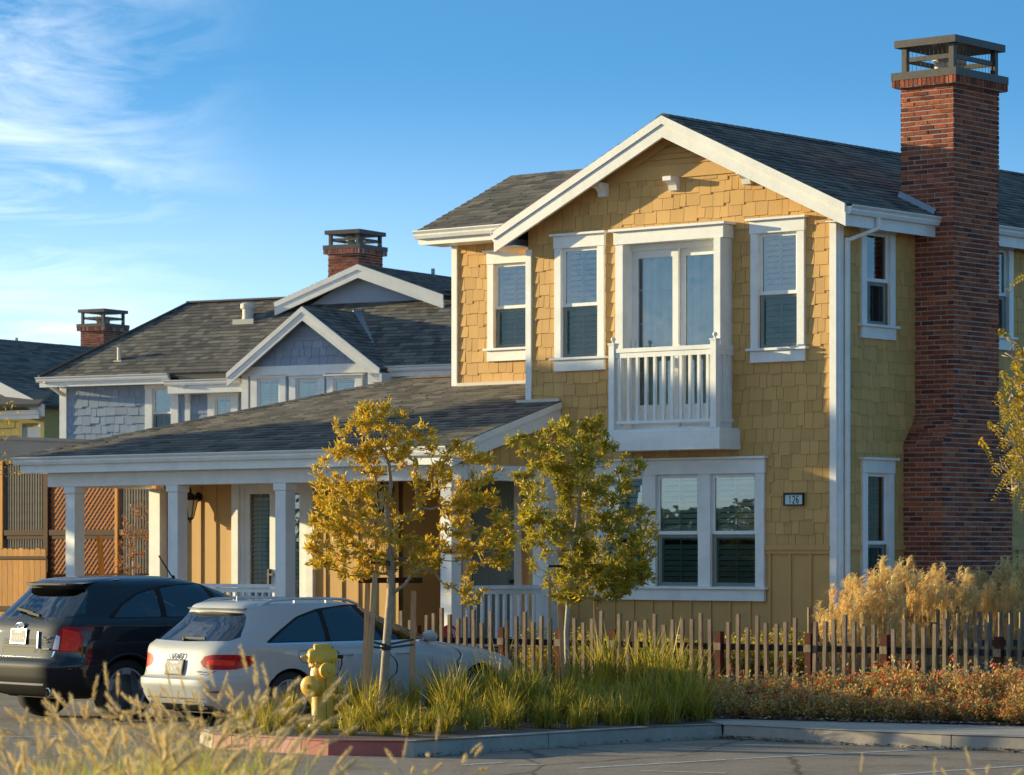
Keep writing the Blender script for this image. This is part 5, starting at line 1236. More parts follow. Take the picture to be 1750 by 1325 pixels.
def wheel(par, x, y, r, wd, spokes=5, rimr=.70, tw=.035):
    sg = 1 if y > 0 else -1; ax = (0, sg, 0); b = MB(); c = (x, y, r)
    b.lathe([(r*rimr, -wd*.9), (r*.95, -wd*.9), (r, -wd*.72), (r, -wd*.18), (r*.96, -wd*.02), (r*(rimr+.04), .0), (r*rimr, -.02)], c, ax, n=40)
    w = b.build('wheel', M['tyre'], par, smooth=True, auto=40); q = MB()
    q.lathe([(r*rimr, -.02), (r*rimr, -.005), (r*(rimr-.05), -.008), (r*(rimr-.07), -.05), (r*(rimr-.07), -wd*.8)], c, ax, n=40)
    q.lathe([(0, -.03), (.05, -.03), (.065, -.05), (.08, -.09), (0, -.09)], c, ax, n=16)
    for k in range(spokes):
        a0 = 2*math.pi*k/spokes + .3
        for da in (-.13, .13):
            p0 = V3(x + .05*math.cos(a0), y - sg*.06, r + .05*math.sin(a0)); p1 = V3(x + r*(rimr-.05)*math.cos(a0+da), y - sg*.025, r + r*(rimr-.05)*math.sin(a0+da))
            q.bar(p0, p1, tw, .03, up=(0, sg, 0))
    q.build('rim', M['alloy'], w, smooth=True, auto=35); d = MB(); d.lathe([(0, -wd*.5), (r*.66, -wd*.5), (r*.66, -wd*.55), (0, -wd*.55)], c, ax, n=24); d.build('brake_disc', M['carplastic'], w); return w

def arch_liner(sh, par, cx, cz, r, zmin):
    b = MB(); n = 40
    for sg in (1, -1):
        prev = None
        for k in range(n + 1):
            a = math.pi * (-.12 + 1.24 * k / n); x, z = cx + r*math.cos(a), cz + r*math.sin(a)
            if z < zmin: prev = None; continue
            q, v = sh.side(x, z); p = sh.p3(q, v, sg); i = Vector((x, sg*.52, z))
            if prev: b.quad(prev[0], p, i, prev[1]); b.add([prev[1], i, (cx, sg*.52, cz)], [(0,1,2)])
            prev = (p, i)
    b.build('wheel_arch_liner', M['carplastic'], par, fix=False)

def car_common(t, sh, paint, feats, spec):
    """cut the shell, add panes, lamps, doors, wheels and an interior"""
    out = cut_shell(sh, [(c, p) for c, p, *_ in feats]); meta = {}
    for c, p, *rest in feats: meta[c] = rest
    body = None
    bodypolys = out.pop('body')
    for c, rest in meta.items():
        if c in out and rest and rest[0] == 'body': bodypolys += out.pop(c)
    shell_mesh(sh, 'body', bodypolys, paint, t)
    objs = {}
    for c, polys in out.items():
        if c.startswith('hole'): continue
        name, m, split = meta[c][1:4]
        if split:
            for sg in (1, -1): objs[(c, sg)] = shell_mesh(sh, name, polys, m, t, (sg,))
        else: objs[c] = shell_mesh(sh, name, polys, m, t)
    for cx in spec['axles']: arch_liner(sh, t, cx, spec['wz'], spec['arch'], sh.rows[0][0] + .005)
    for cx in spec['axles']:
        for sg in (1, -1): wheel(t, cx, sg*spec['wy'], spec['wr'], .225, spec['spokes'], spec.get('rimr', .7), spec.get('tw', .035))
    # floor, roof lining left open to the panes, seats, dash
    b = MB(); z0 = spec['belt'] - .62; L_ = spec['len']
    b.box(.25, L_-.3, -.70, .70, sh.rows[0][0] + .01, sh.rows[0][0] + .05); b.box(.3, L_*.72, -.62, .62, z0, z0+.04); b.build('floor_pan', M['carplastic'], t)
    for x, ys in ((L_*.50, (-.36, .36)), (L_*.33, (-.42, 0, .42))):
        for y in ys:
            s = MB(); w = .25 if len(ys) == 2 else .20
            s.box(x-.02, x+.46, y-w, y+w, z0+.16, z0+.34)
            s.prism([(x-.02, y-w, z0+.3), (x+.12, y-w, z0+.3), (x-.10, y-w, z0+.72), (x-.17, y-w, z0+.70)], (0, 2*w, 0))
            s.prism([(x-.12, y-w*.5, z0+.76), (x-.20, y-w*.5, z0+.75), (x-.23, y-w*.5, z0+.90), (x-.16, y-w*.5, z0+.91)], (0, w, 0))
            s.bar((x-.14, y, z0+.68), (x-.16, y, z0+.78), .08, .015); s.build('seat', M['seat'], t, bevel=.03)
    s = MB(); xd = spec['dash']; s.prism([(xd-.35, -.66, z0+.5), (xd, -.66, z0+.62), (xd+.35, -.66, z0+.62), (xd+.35, -.66, z0+.1), (xd-.2, -.66, z0+.1)], (0, 1.32, 0)); s.build('dashboard', M['seat'], t, bevel=.03)
    s = MB(); s.lathe([(.175, -.012), (.19, 0), (.175, .012), (.16, 0), (.175, -.012)], (xd-.45, .36, z0+.58), (-.85, 0, .5), n=24); s.bar((xd-.45, .20, z0+.58), (xd-.45, .52, z0+.58), .05, .02); s.build('steering_wheel', M['carplastic'], t, smooth=True)
    return objs

def plate(t, sh, z, txt, seed, frame, yc=0, label=None):
    w, h = .305, .152; p = sh.rear3(yc, z, 0); a, b2 = sh.rear3(yc, z-.08, .012), sh.rear3(yc, z+.08, .012); up = (b2-a).normalized(); c = (a+b2)/2; n = Vector((-up.z, 0, up.x)); c = c + n*.012; s = Vector((0, -1, 0)); r = random.Random(seed)
    m = MB(); m.prism([c - s*(w/2+.012) - up*(h/2+.012), c + s*(w/2+.012) - up*(h/2+.012), c + s*(w/2+.012) + up*(h/2+.012), c - s*(w/2+.012) + up*(h/2+.012)], -n*.012); f = m.build('licence_plate', frame, t)
    m = MB(); q = c + n*.003; m.quad(q - s*w/2 - up*h/2, q + s*w/2 - up*h/2, q + s*w/2 + up*h/2, q - s*w/2 + up*h/2); m.build('plate_face', M['plate'], f, fix=False)
    m = MB(); q = c + n*.005   # blurred, unreadable characters and a red line of script
    for k in range(7):
        x0 = -w/2 + .018 + k*(w-.03)/7
        for _ in range(5):
            u, v = x0 + r.uniform(0, .022), -.045 + r.uniform(0, .045); d = r.choice(((.016, .008), (.008, .03), (.02, .012)))
            m.quad(q + s*u + up*v, q + s*(u+d[0]) + up*v, q + s*(u+d[0]) + up*(v+d[1]), q + s*u + up*(v+d[1]))
    m.build('plate_characters', M['plate_ink'], f, fix=False); m = MB()
    for k in range(9): u = -.07 + k*.0155; v = .045 + r.uniform(-.004, .004); m.quad(q + s*u + up*v, q + s*(u+.012) + up*v, q + s*(u+.011) + up*(v+.014), q + s*u + up*(v+.012))
    m.build('plate_script', M['reflector'], f, fix=False)

def mirror(t, p, paint, sg):
    b = MB(); x, y, z = p; b.lathe([(0, -.10), (.045, -.095), (.068, -.06), (.075, 0), (.066, .06), (.04, .085), (0, .09)], (x, y + sg*.11, z + .05), (0, 1, .0), n=20, sx=.8); b.bar((x, y, z), (x - .0, y + sg*.06, z + .04), .08, .04, up=(0,0,1)); return b.build('door_mirror', paint, t, smooth=True, auto=60)

def wagon():
    X, Y = atx(290, 37.0), 37.0; t = thing('silver_wagon', 'silver white estate car with roof rails, parked behind the fire hydrant', 'car', (X, Y, 0), math.atan2(.656, .755))
    rows = [(.17,.42,4.35,.74,5,4),(.21,.20,4.5,.83,6,4),(.30,.09,4.60,.885,6,4.2),(.40,.035,4.66,.90,6,4.2),(.50,.0,4.69,.908,6,4.2),(.555,.005,4.69,.912,6,4.2),(.585,.055,4.68,.913,6,4.2),(.68,.085,4.62,.914,6,4.2),(.76,.10,4.46,.913,6,4.2),(.84,.115,4.12,.910,6.2,4.4),(.90,.135,3.66,.905,6.2,4.8),(.935,.155,3.42,.885,6.2,5),(.965,.185,3.30,.855,6,5.5),(1.08,.335,3.00,.808,5.4,5.5),(1.20,.49,2.70,.745,5,5.2),(1.30,.59,2.46,.690,5,5),(1.36,.615,2.33,.648,5,4.8),(1.395,.66,2.20,.585,4.6,4.4),(1.420,.82,2.0,.46,3.6,3.6),(1.432,1.15,1.75,.27,2.8,2.8),(1.436,1.40,1.50,.03,2,2)]
    sh = Shell(rows); S, RR = sh.side, sh.rear; P = M['silver_paint']; F = []
    for cx in (1.02, 3.83):
        c = [(cx + .352*math.cos(a), .325 + .352*math.sin(a)) for a in np.linspace(-.62, math.pi+.62, 30)]; c = [(x, max(z, .1701)) for x, z in c]
        F.append(('hole_%g' % cx, [S(x, z) for x, z in c], 'hole', '', None, False))
    # side glass
    dlo = [(.70,.962),(.93,1.10),(1.22,1.25),(1.55,1.335),(2.0,1.376),(2.36,1.374),(2.64,1.31),(2.95,1.145),(3.26,.972)]
    rq = [(.78,.975),(.97,1.09),(1.24,1.232),(1.545,1.308),(1.545,.975)]
    rd = [(1.615,.975),(1.615,1.318),(1.85,1.346),(2.07,1.357),(2.37,.975)]
    fd = [(2.46,.975),(2.165,1.359),(2.34,1.356),(2.61,1.297),(2.92,1.135),(3.16,.98)]
    for nm, pl, mm in (('rear_quarter', rq, 'carglass'), ('rear_door', rd, 'carglass'), ('front_door', fd, 'carglass_clear')):
        F.append((nm + '_window', [S(*p) for p in dens(rounded(pl, .03, 3), 2)], 'part', nm + '_window', M[mm], True))
    F.append(('window_surround', [S(*p) for p in dens(rounded(dlo, .05, 3), 2)], 'part', 'window_surround', M['cartrim'], True))
    wl = [(.74,.945),(3.28,.945),(3.28,.962),(.72,.962)]; F.append(('belt_strip', [S(*p) for p in dens(wl, 14)], 'part', 'belt_strip', M['chrome'], True))
    # rear glass, windscreen
    rg = [(-.001,.975),(.70,.99),(.735,1.03),(.585,1.25),(.53,1.29),(-.001,1.305)]
    F.append(('rear_window', [RR(max(0, a), z) for a, z in dens(rg, 5)], 'part', 'rear_window', M['carglass'], False))
    F.append(('brake_light', [RR(max(0, a), z) for a, z in ((0,1.325),(.24,1.322),(.25,1.338),(0,1.343))], 'part', 'high_brake_light', M['reflector'], False))
    wsx = [sh.front(max(0, a), z) for a, z in dens([(0,.985),(.62,.985),(.64,1.05),(.52,1.31),(0,1.325)], 5)]; F.append(('windscreen', wsx, 'part', 'windscreen', M['carglass_clear'], False))
    # tail lamps wrap the corner: rear part then side part
    tl = [RR(.44,.755), RR(.50,.70), RR(.62,.672), RR(.74,.672), RR(.80,.675), RR(.84,.68), S(.33,.685), S(.46,.70), S(.52,.735), S(.53,.80), S(.48,.825), S(.33,.835), RR(.84,.84), RR(.76,.842), RR(.62,.84), RR(.50,.82)]
    li = [RR(.53,.755), RR(.60,.725), RR(.70,.722), RR(.80,.72), RR(.80,.775), RR(.70,.785), RR(.57,.785)]
    F.append(('lamp_inner', li, 'part', 'tail_light_insert', M['lamp_red2'], True)); F.append(('tail_light', tl, 'part', 'tail_light', M['lamp_red'], True))
    # seams and black lower parts
    def seam(nm, pts, w=.012, s=S): F.append((nm, ribbon([s(*p) for p in pts], w / 14), 'part', 'panel_gap', M['cartrim'], True))
    seam('gap1', [(1.575,.96),(1.60,.90),(1.70,.80),(1.72,.70),(1.50,.52),(1.42,.45)], .05); seam('gap2', [(2.42,.96),(2.43,.80),(2.42,.5),(2.40,.30)], .05); seam('gap3', [(3.27,.95),(3.36,.88),(3.43,.7),(3.44,.48),(3.42,.30)], .05); seam('gap4', [(1.44,.32),(2.4,.30),(3.42,.30)], .05)
    fl = rounded([(1.10,.865),(1.42,.865),(1.44,.735),(1.16,.735)], .05, 3); fq = [S(*p) for p in fl]; F.append(('flap', fq, 'body')); F.append(('gap5', [S(*p) for p in ring(fl, .007)], 'part', 'fuel_flap_gap', M['cartrim'], True))
    F.append(('gap6', ribbon([RR(0.0,.60), RR(.30,.60), RR(.55,.605), RR(.68,.66)], .05/14), 'part', 'panel_gap', M['cartrim'], False)); F.append(('gap7', ribbon([RR(0.0,.775), RR(.2,.775), RR(.45,.772)], .035/14), 'part', 'panel_gap', M['carplastic'], False))
    F.append(('refl', [RR(.60,.415), RR(.80,.415), RR(.80,.44), RR(.60,.44)], 'part', 'rear_reflector', M['reflector'], True))
    F.append(('chrome_line', [RR(a, z) for a, z in dens([(0,.335),(.55,.335),(.55,.352),(0,.352)], 4)], 'part', 'bumper_strip', M['chrome'], False))
    F.append(('valance', [RR(a, z) for a, z in dens([(0,.1701),(.62,.1701),(.60,.265),(.5,.28),(0,.28)], 4)], 'part', 'rear_valance', M['carplastic'], False))
    F.append(('headlight', [S(4.10,.66), S(4.34,.60), S(4.52,.60), S(4.40,.70), S(4.16,.73)], 'part', 'headlight', M['lamp_clear'], True))
    F.append(('grille', [sh.front(a, z) for a, z in dens([(0,.30),(.36,.30),(.42,.66),(0,.68)], 4)], 'part', 'grille', M['cartrim'], False))
    spec = dict(axles=(1.02, 3.83), wz=.325, arch=.352, wy=.885, wr=.322, spokes=5, belt=.95, len=4.7, dash=2.95, rimr=.72)
    car_common(t, sh, P, F, spec)
    for sg in (1, -1):
        r = MB(); pts = []
        for x in np.linspace(.82, 2.22, 24):
            u = (x - .82) / 1.40; h = .045 * min(1, 8*u, 8*(1-u)); zz = 1.362 + .046 * math.sin(math.pi * min(max(u*.8+.1, 0), 1)) ** .8
            pts.append((x, sg*.575, zz + h - .005))
        r.tube(pts, .017, 8)
        for x in (1.3, 1.75): r.box(x, x+.10, sg*.575-.012, sg*.575+.012, 1.37, 1.435)
        r.build('roof_rail', M['alloy'], t, smooth=True, auto=50)
        p = sh.side(3.06, .955); mirror(t, sh.p3(*p, sg) + V3(-.02, -.02*sg, 0), P, sg)
        for x in (1.78, 2.62): q = sh.p3(*sh.side(x, .815), sg); h = MB(); h.tube([q + V3(-.10, 0, 0), q + V3(-.08, sg*.03, .004), q + V3(.08, sg*.03, .004), q + V3(.10, 0, 0)], .013, 8); h.build('door_handle', P, t, smooth=True)
    f = MB(); f.prism([(.92, -.012, 1.405), (1.10, -.012, 1.42), (1.0, -.005, 1.475), (.93, -.005, 1.478)], (0, .024, 0)); f.build('antenna_fin', P, t, bevel=.004)
    s = MB(); a = [sh.rear3(y, 1.335, .01) for y in np.linspace(-.53, .53, 15)]
    for i in range(14):
        p, q = a[i], a[i+1]; up = V3(.30, 0, .035); s.add([p - V3(.045,0,-.004), q - V3(.045,0,-.004), q + up, p + up, p + V3(0,0,-.02), q + V3(0,0,-.02)], [(0,1,2,3),(0,4,5,1)])
    s.build('roof_spoiler', P, t, smooth=True, auto=50)
    w = MB(); w.bar(sh.rear3(.02, 1.0, .02), sh.rear3(-.40, .992, .03), .022, .022); w.lathe([(0,0),(.03,0),(.025,.03),(0,.035)], sh.rear3(.02, 1.0, 0), (-1,0,.5), n=12); w.build('rear_wiper', M['cartrim'], t)
    # four linked rings and the small script under the lamp
    b = MB(); c = sh.rear3(0, .81, .026)
    for k in range(4):
        y = (1.5 - k) * .052; ringp = [c + V3(-.004*(k%2), y + .037*math.cos(u), .037*math.sin(u)) for u in np.linspace(0, 2*math.pi, 19)]; b.tube(ringp, .0055, 6, cap=False)
    b.build('badge', M['chrome'], t, smooth=True); b = MB(); r = random.Random(8)
    for k in range(6): p = sh.rear3(-.42 - k*.022, .64, .006); b.box(p.x-.002, p.x+.002, p.y-.008, p.y+.008, p.z, p.z + r.choice((.012, .018)))
    for k in range(4): p = sh.rear3(-.47 - k*.016, .618, .006); b.box(p.x-.002, p.x+.002, p.y-.005, p.y+.005, p.z, p.z+.008)
    b.build('model_script', M['chrome'], t); plate(t, sh, .685, '', 3, M['cartrim'])
    e = MB()
    for y in (-.46, .46): p = sh.rear3(y, .27, 0); e.lathe([(.05, -.1), (.052, .02), (.042, .03), (.04, -.08)], p, (-1, 0, -.15), n=16, sx=1)
    e.build_split('exhaust_tip', M['chrome'], t, smooth=True, auto=40)
    return sh
wagon()

def crossover():
    X, Y = atx(20, 38.6), 38.6; t = thing('black_suv', 'black sport utility car with a roof antenna, parked at the left edge', 'car', (X, Y, 0), math.atan2(.656, .755))
    rows = [(.27,.32,4.38,.80,5,4),(.32,.16,4.5,.90,6,4),(.42,.06,4.60,.945,6,4.2),(.54,.01,4.64,.960,6,4.2),(.645,.0,4.66,.964,6,4.2),(.70,.02,4.66,.966,6,4.2),(.745,.085,4.65,.967,6.5,4.2),(.88,.10,4.58,.967,6.5,4.2),(1.00,.11,4.44,.962,6.5,4.4),(1.08,.125,4.15,.955,6.5,4.6),(1.135,.15,3.72,.945,6.5,5),(1.175,.18,3.48,.92,6.2,5),(1.215,.22,3.34,.885,6,5.5),(1.32,.32,3.08,.84,5.4,5.5),(1.44,.44,2.78,.785,5,5.2),(1.54,.53,2.52,.725,4.8,5),(1.60,.56,2.34,.675,4.8,4.6),(1.645,.62,2.16,.60,4.2,4),(1.675,.80,2.0,.48,3.4,3.4),(1.695,1.15,1.8,.28,2.8,2.8),(1.70,1.42,1.52,.03,2,2)]
    sh = Shell(rows); S, RR = sh.side, sh.rear; P = M['black_paint']; F = []
    for cx in (.98, 3.80):
        c = [(cx + .405*math.cos(a), .37 + .405*math.sin(a)) for a in np.linspace(-.5, math.pi+.5, 30)]; c = [(x, max(z, .2701)) for x, z in c]
        F.append(('hole_%g' % cx, [S(x, z) for x, z in c], 'hole', '', None, False))
    dlo = [(.74,1.20),(.95,1.36),(1.22,1.50),(1.6,1.575),(2.05,1.605),(2.35,1.595),(2.62,1.53),(2.95,1.40),(3.34,1.21)]
    rq = [(.84,1.215),(.99,1.35),(1.24,1.478),(1.50,1.535),(1.50,1.215)]; rd = [(1.58,1.215),(1.58,1.545),(1.85,1.58),(2.20,1.588),(2.36,1.215)]; fd = [(2.46,1.215),(2.29,1.588),(2.37,1.575),(2.62,1.512),(2.93,1.39),(3.24,1.22)]
    for nm, pl, mm in (('rear_quarter', rq, 'carglass'), ('rear_door', rd, 'carglass'), ('front_door', fd, 'carglass_clear')):
        F.append((nm + '_window', [S(*p) for p in dens(rounded(pl, .03, 3), 2)], 'part', nm + '_window', M[mm], True))
    F.append(('window_surround', [S(*p) for p in dens(rounded(dlo, .05, 3), 2)], 'part', 'window_surround', M['cartrim'], True))
    rg = [(0,1.215),(.72,1.225),(.79,1.27),(.64,1.51),(.58,1.545),(0,1.56)]; F.append(('rear_window', [RR(max(0,a), z) for a, z in dens(rg, 5)], 'part', 'rear_window', M['carglass'], False))
    F.append(('brake_light', [RR(a, z) for a, z in ((0,1.58),(.20,1.578),(.21,1.597),(0,1.60))], 'part', 'high_brake_light', M['reflector'], False))
    F.append(('windscreen', [sh.front(max(0,a), z) for a, z in dens([(0,1.225),(.68,1.225),(.68,1.3),(.56,1.54),(0,1.56)], 5)], 'part', 'windscreen', M['carglass_clear'], False))
    li = [RR(.665,.85), RR(.735,.85), RR(.745,1.0), RR(.70,1.02), RR(.685,.95)]; F.append(('lamp_clear', li, 'part', 'tail_light_insert', M['lamp_clear'], True))
    lr = [RR(.75,.84), RR(.87,.835), RR(.885,.93), RR(.87,1.05), RR(.76,1.09)]; F.append(('lamp_red2', lr, 'part', 'tail_light_insert', M['lamp_red2'], True))
    tl = [RR(.655,.835), RR(.75,.822), RR(.86,.82), RR(.91,.825), S(.34,.835), S(.40,.92), S(.41,1.01), S(.34,1.06), RR(.92,1.085), RR(.84,1.11), RR(.76,1.12), RR(.72,1.06), RR(.69,.98)]
    F.append(('tail_light', tl, 'part', 'tail_light', M['lamp_red'], True))
    def seam(nm, pts, w=.05, s=S): F.append((nm, ribbon([s(*p) for p in pts], w/14), 'part', 'panel_gap', M['cartrim'], True))
    seam('gap1', [(1.54,1.2),(1.55,1.05),(1.60,.85),(1.45,.66),(1.40,.55)]); seam('gap2', [(2.42,1.2),(2.44,.9),(2.42,.45)]); seam('gap3', [(3.34,1.2),(3.45,1.05),(3.45,.6),(3.42,.45)]); seam('gap4', [(1.42,.46),(2.4,.45),(3.42,.45)])
    F.append(('gap6', ribbon([RR(0,.755), RR(.4,.755), RR(.66,.765), RR(.69,.83)], .05/14), 'part', 'panel_gap', M['chrome'], False))
    F.append(('gap8', ribbon([RR(0,1.14), RR(.3,1.14), RR(.55,1.13)], .05/14), 'part', 'panel_gap', M['cartrim'], False))
    F.append(('recess', [RR(a, z) for a, z in dens([(0,.80),(.30,.80),(.34,.86),(0,.86)], 3)], 'part', 'tailgate_recess', M['cartrim'], False))
    F.append(('skid', [RR(a, z) for a, z in dens([(0,.43),(.55,.43),(.58,.455),(0,.455)], 4)], 'part', 'bumper_strip', M['alloy'], False))
    F.append(('valance', [RR(a, z) for a, z in dens([(0,.2701),(.88,.2701),(.9,.62),(.7,.63),(0,.63)], 5)], 'part', 'bumper_cover', M['carplastic'], True))
    F.append(('sill', [S(x, z) for x, z in dens([(1.3,.2701),(3.5,.2701),(3.48,.42),(1.33,.42)], 8)], 'part', 'sill_cladding', M['carplastic'], True))
    F.append(('headlight', [S(4.02,.88), S(4.3,.84), S(4.45,.86), S(4.3,.97), S(4.05,1.0)], 'part', 'headlight', M['lamp_clear'], True))
    F.append(('grille', [sh.front(a, z) for a, z in dens([(0,.55),(.5,.55),(.56,.85),(0,.86)], 4)], 'part', 'grille', M['chrome'], False))
    spec = dict(axles=(.98, 3.80), wz=.37, arch=.405, wy=.93, wr=.366, spokes=5, belt=1.19, len=4.68, dash=2.95, rimr=.72, tw=.075)
    car_common(t, sh, P, F, spec)
    for sg in (1, -1):
        p = sh.side(3.06, 1.2); mirror(t, sh.p3(*p, sg) + V3(-.02, -.02*sg, 0), P, sg)
        for x in (1.75, 2.62): q = sh.p3(*sh.side(x, 1.06), sg); h = MB(); h.tube([q + V3(-.10, 0, 0), q + V3(-.08, sg*.035, .004), q + V3(.08, sg*.035, .004), q + V3(.10, 0, 0)], .014, 8); h.build('door_handle', P, t, smooth=True)
        fl = MB(); pts = []   # raised lip over each wheel
        for cx in (.98, 3.80):
            arc = []
            for a in np.linspace(-.05, math.pi+.05, 26): x, z = cx + .418*math.cos(a), .37 + .418*math.sin(a); arc.append(sh.p3(*sh.side(x, max(z, .28)), sg))
            fl = MB(); fl.tube(arc, .018, 8); fl.build('wheel_lip', P, t, smooth=True)
    s = MB(); a = [sh.rear3(y, 1.60, .01) for y in np.linspace(-.60, .60, 15)]
    for i in range(14):
        p, q = a[i], a[i+1]; k = V3(.11, 0, .0); up = V3(.42, 0, .05); s.add([p - k, q - k, q + up, p + up, p + V3(.03,0,-.04), q + V3(.03,0,-.04), p - k - V3(0,0,.018), q - k - V3(0,0,.018)], [(0,1,2,3),(6,7,1,0),(4,5,7,6)])
    s.build('roof_spoiler', P, t, smooth=True, auto=40)
    w = MB(); w.bar(sh.rear3(.28, 1.29, .03), sh.rear3(-.12, 1.245, .03), .03, .03); w.bar(sh.rear3(-.0, 1.25, .03), sh.rear3(-.30, 1.215, .03), .035, .03); w.build('rear_wiper', M['carplastic'], t)
    m = MB(); m.bar((2.02, -.38, 1.66), (1.80, -.40, 1.93), .012, .012); m.lathe([(0,-.01),(.03,-.01),(.02,.03),(0,.04)], (2.02, -.38, 1.66), n=10); m.build('antenna', M['cartrim'], t)
    c = sh.rear3(0, 1.11, .012); k = 28; u = np.linspace(0, 2*math.pi, k, endpoint=False)
    b = MB(); b.prism([c + V3(.004, .082*math.cos(a), .034*math.sin(a)) for a in u], (-.012, 0, 0)); o = b.build('badge', M['badge_blue'], t)
    b = MB(); b.tube([c + V3(-.008, .085*math.cos(a), .036*math.sin(a)) for a in np.linspace(0, 2*math.pi, 29)], .0075, 6, cap=False); b.build('badge_rim', M['chrome'], o, smooth=True)
    b = MB(); b.tube([c + V3(-.010, .05 - .1*q, .010*math.sin(q*17) - .004) for q in np.linspace(0, 1, 26)], .0045, 5); b.build('badge_script', M['chrome'], o, smooth=True)
    b = MB(); r = random.Random(4)
    for k in range(5): p = sh.rear3(-.50 - k*.028, .955 + .012*abs(k-2), .008); b.box(p.x-.003, p.x+.003, p.y-.01, p.y+.01, p.z, p.z+.02)
    for k in range(3): p = sh.rear3(-.535 - k*.024, .925 + .006*abs(k-1), .008); b.box(p.x-.003, p.x+.003, p.y-.01, p.y+.01, p.z, p.z+.014)
    p = sh.rear3(-.56, .845, .008); b.box(p.x-.004, p.x+.004, p.y-.07, p.y+.07, p.z, p.z+.022); b.build('model_script', M['chrome'], t)
    b = MB(); b.bar(sh.rear3(-.415, .86, .012), sh.rear3(-.405, 1.05, .012), .03, .02, up=(-1,0,0)); b.build('tailgate_glint_bar', M['chrome'], t); plate(t, sh, .99, '', 5, M['alloy'])  # bright chrome bar stands in for a glint on the tailgate
    e = MB()
    for y in (-.6, .6): p = sh.rear3(y, .36, 0); e.lathe([(.05, -.08), (.055, .03), (.045, .035), (.04, -.08)], p, (-1, 0, -.1), n=16)
    e.build_split('exhaust_tip', M['chrome'], t, smooth=True, auto=40)
crossover()
# ------------------------------------------------------------------ hydrant
def hydrant():
    X, Y = atx(551, 34.6), 34.6; t = thing('fire_hydrant', 'yellow fire hydrant with capped outlets standing in the grass by the kerb', 'fire hydrant', (X, Y, .15), math.radians(8)); t.scale = (1.12,)*3; m = M['hydrant']
    b = MB(); b.lathe([(.15,0),(.15,.03),(.115,.04),(.105,.06),(.10,.30),(.112,.36),(.118,.44),(.112,.52),(.098,.57),(.095,.61),(.0,.61)], (0,0,0), n=32)
    body = b.build('barrel', m, t, smooth=True, auto=35)
    b = MB(); b.lathe([(.10,.565),(.128,.568),(.128,.592),(.10,.596)], (0,0,0), n=32)
    for k in range(8): a = k*math.pi/4 + .2; b.lathe([(.013,.556),(.013,.604),(0,.606)], (.117*math.cos(a), .117*math.sin(a), 0), n=6)
    b.build('flange', m, body, smooth=True, auto=35)
    # hood on top with two shoulders and a raised block
    b = MB(); b.lathe([(.085,.58),(.10,.60),(.105,.64),(.10,.67),(0,.69)], (0,0,0), n=28); b.lathe([(0,-.165),(.02,-.165),(.025,-.14),(.055,-.135),(.075,-.115),(.082,-.06),(.082,.06),(.075,.115),(.055,.135),(.02,.14),(0,.15)], (0,0,.655), (1,0,0), n=24)
    b.box(-.082, .082, -.055, .055, .66, .775); b.build('bonnet', m, t, smooth=True, auto=40, bevel=.012)
    b = MB(); b.lathe([(.018,0),(.018,.05),(.0,.05)], (.145,0,.655), (1,0,0), n=8); b.build('bonnet_bolt', M['black'], t)
    b = MB(); b.lathe([(.022,0),(.012,.04),(0,.045)], (-.16,0,.655), (-1,0,0), n=8); b.build('bonnet_tip', m, t)
    def outlet(d, z, r, ln, x0):
        b = MB(); d = V3(*d).normalized(); c = d * x0 + V3(0,0,z); b.lathe([(r*1.0,-.08),(r*.98,ln*.45),(r*1.14,ln*.5),(r*1.14,ln*.55)], c, d, n=28); o = b.build('outlet', m, t, smooth=True, auto=35)
        b = MB(); b.lathe([(r*1.10,ln*.56),(r*1.13,ln*.6),(r*1.12,ln),(r*.95,ln*1.1),(r*.5,ln*1.14),(0,ln*1.15)], c, d, n=28); b.lathe([(.024,ln*1.1),(.018,ln*1.45),(0,ln*1.45)], c, d, n=5); b.build('outlet_cap', m, o, smooth=True, auto=35)
    outlet((.25,-1,0), .53, .068, .10, .07); outlet((-.62,-.80,0), .385, .088, .13, .09); outlet((1,.1,0), .36, .05, .06, .10)
    c = MB(); r = random.Random(2)
    def chain(a, e, sag):
        a, e = V3(*a), V3(*e); n = 16; c.tube([a.lerp(e, k/n) + V3(0,0,-sag*math.sin(math.pi*k/n)) for k in range(n+1)], .0028, 5)
    chain((-.14,-.06,.60), (-.10,-.12,.46), .05); chain((-.11,-.08,.60), (-.04,-.11,.46), .06); chain((.15,-.02,.62), (.13,-.08,.30), .02); chain((.02,-.13,.46), (.03,-.12,.08), .0); c.build('chain', M['rust_metal'], t, smooth=True)
hydrant()

# ------------------------------------------------------------------ plants
def ribbon_blade(mb, base, az, ln, w, lean, droop, n=4, m=0, tw=0):
    d = V3(math.cos(az), math.sin(az), 0); s = V3(-d.y, d.x, 0); pts = []
    x = z = 0; a = lean
    for i in range(n + 1):
        pts.append((x, z)); st = ln / n; x += math.sin(a) * st; z += math.cos(a) * st; a += droop / n
    b = len(mb.v)
    for i, (px, pz) in enumerate(pts):
        u = i / n; ww = w * (1 - u ** 2.2) * (.6 + .4 * min(1, u*5)) * .5 + .0004; c = base + d * px + V3(0, 0, pz); k = s * math.cos(tw*u) + d * math.sin(tw*u); mb.v += [tuple(c - k*ww), tuple(c + k*ww)]
    for i in range(n): mb.f.append((b+2*i, b+2*i+1, b+2*i+3, b+2*i+2)); mb.m.append(m)

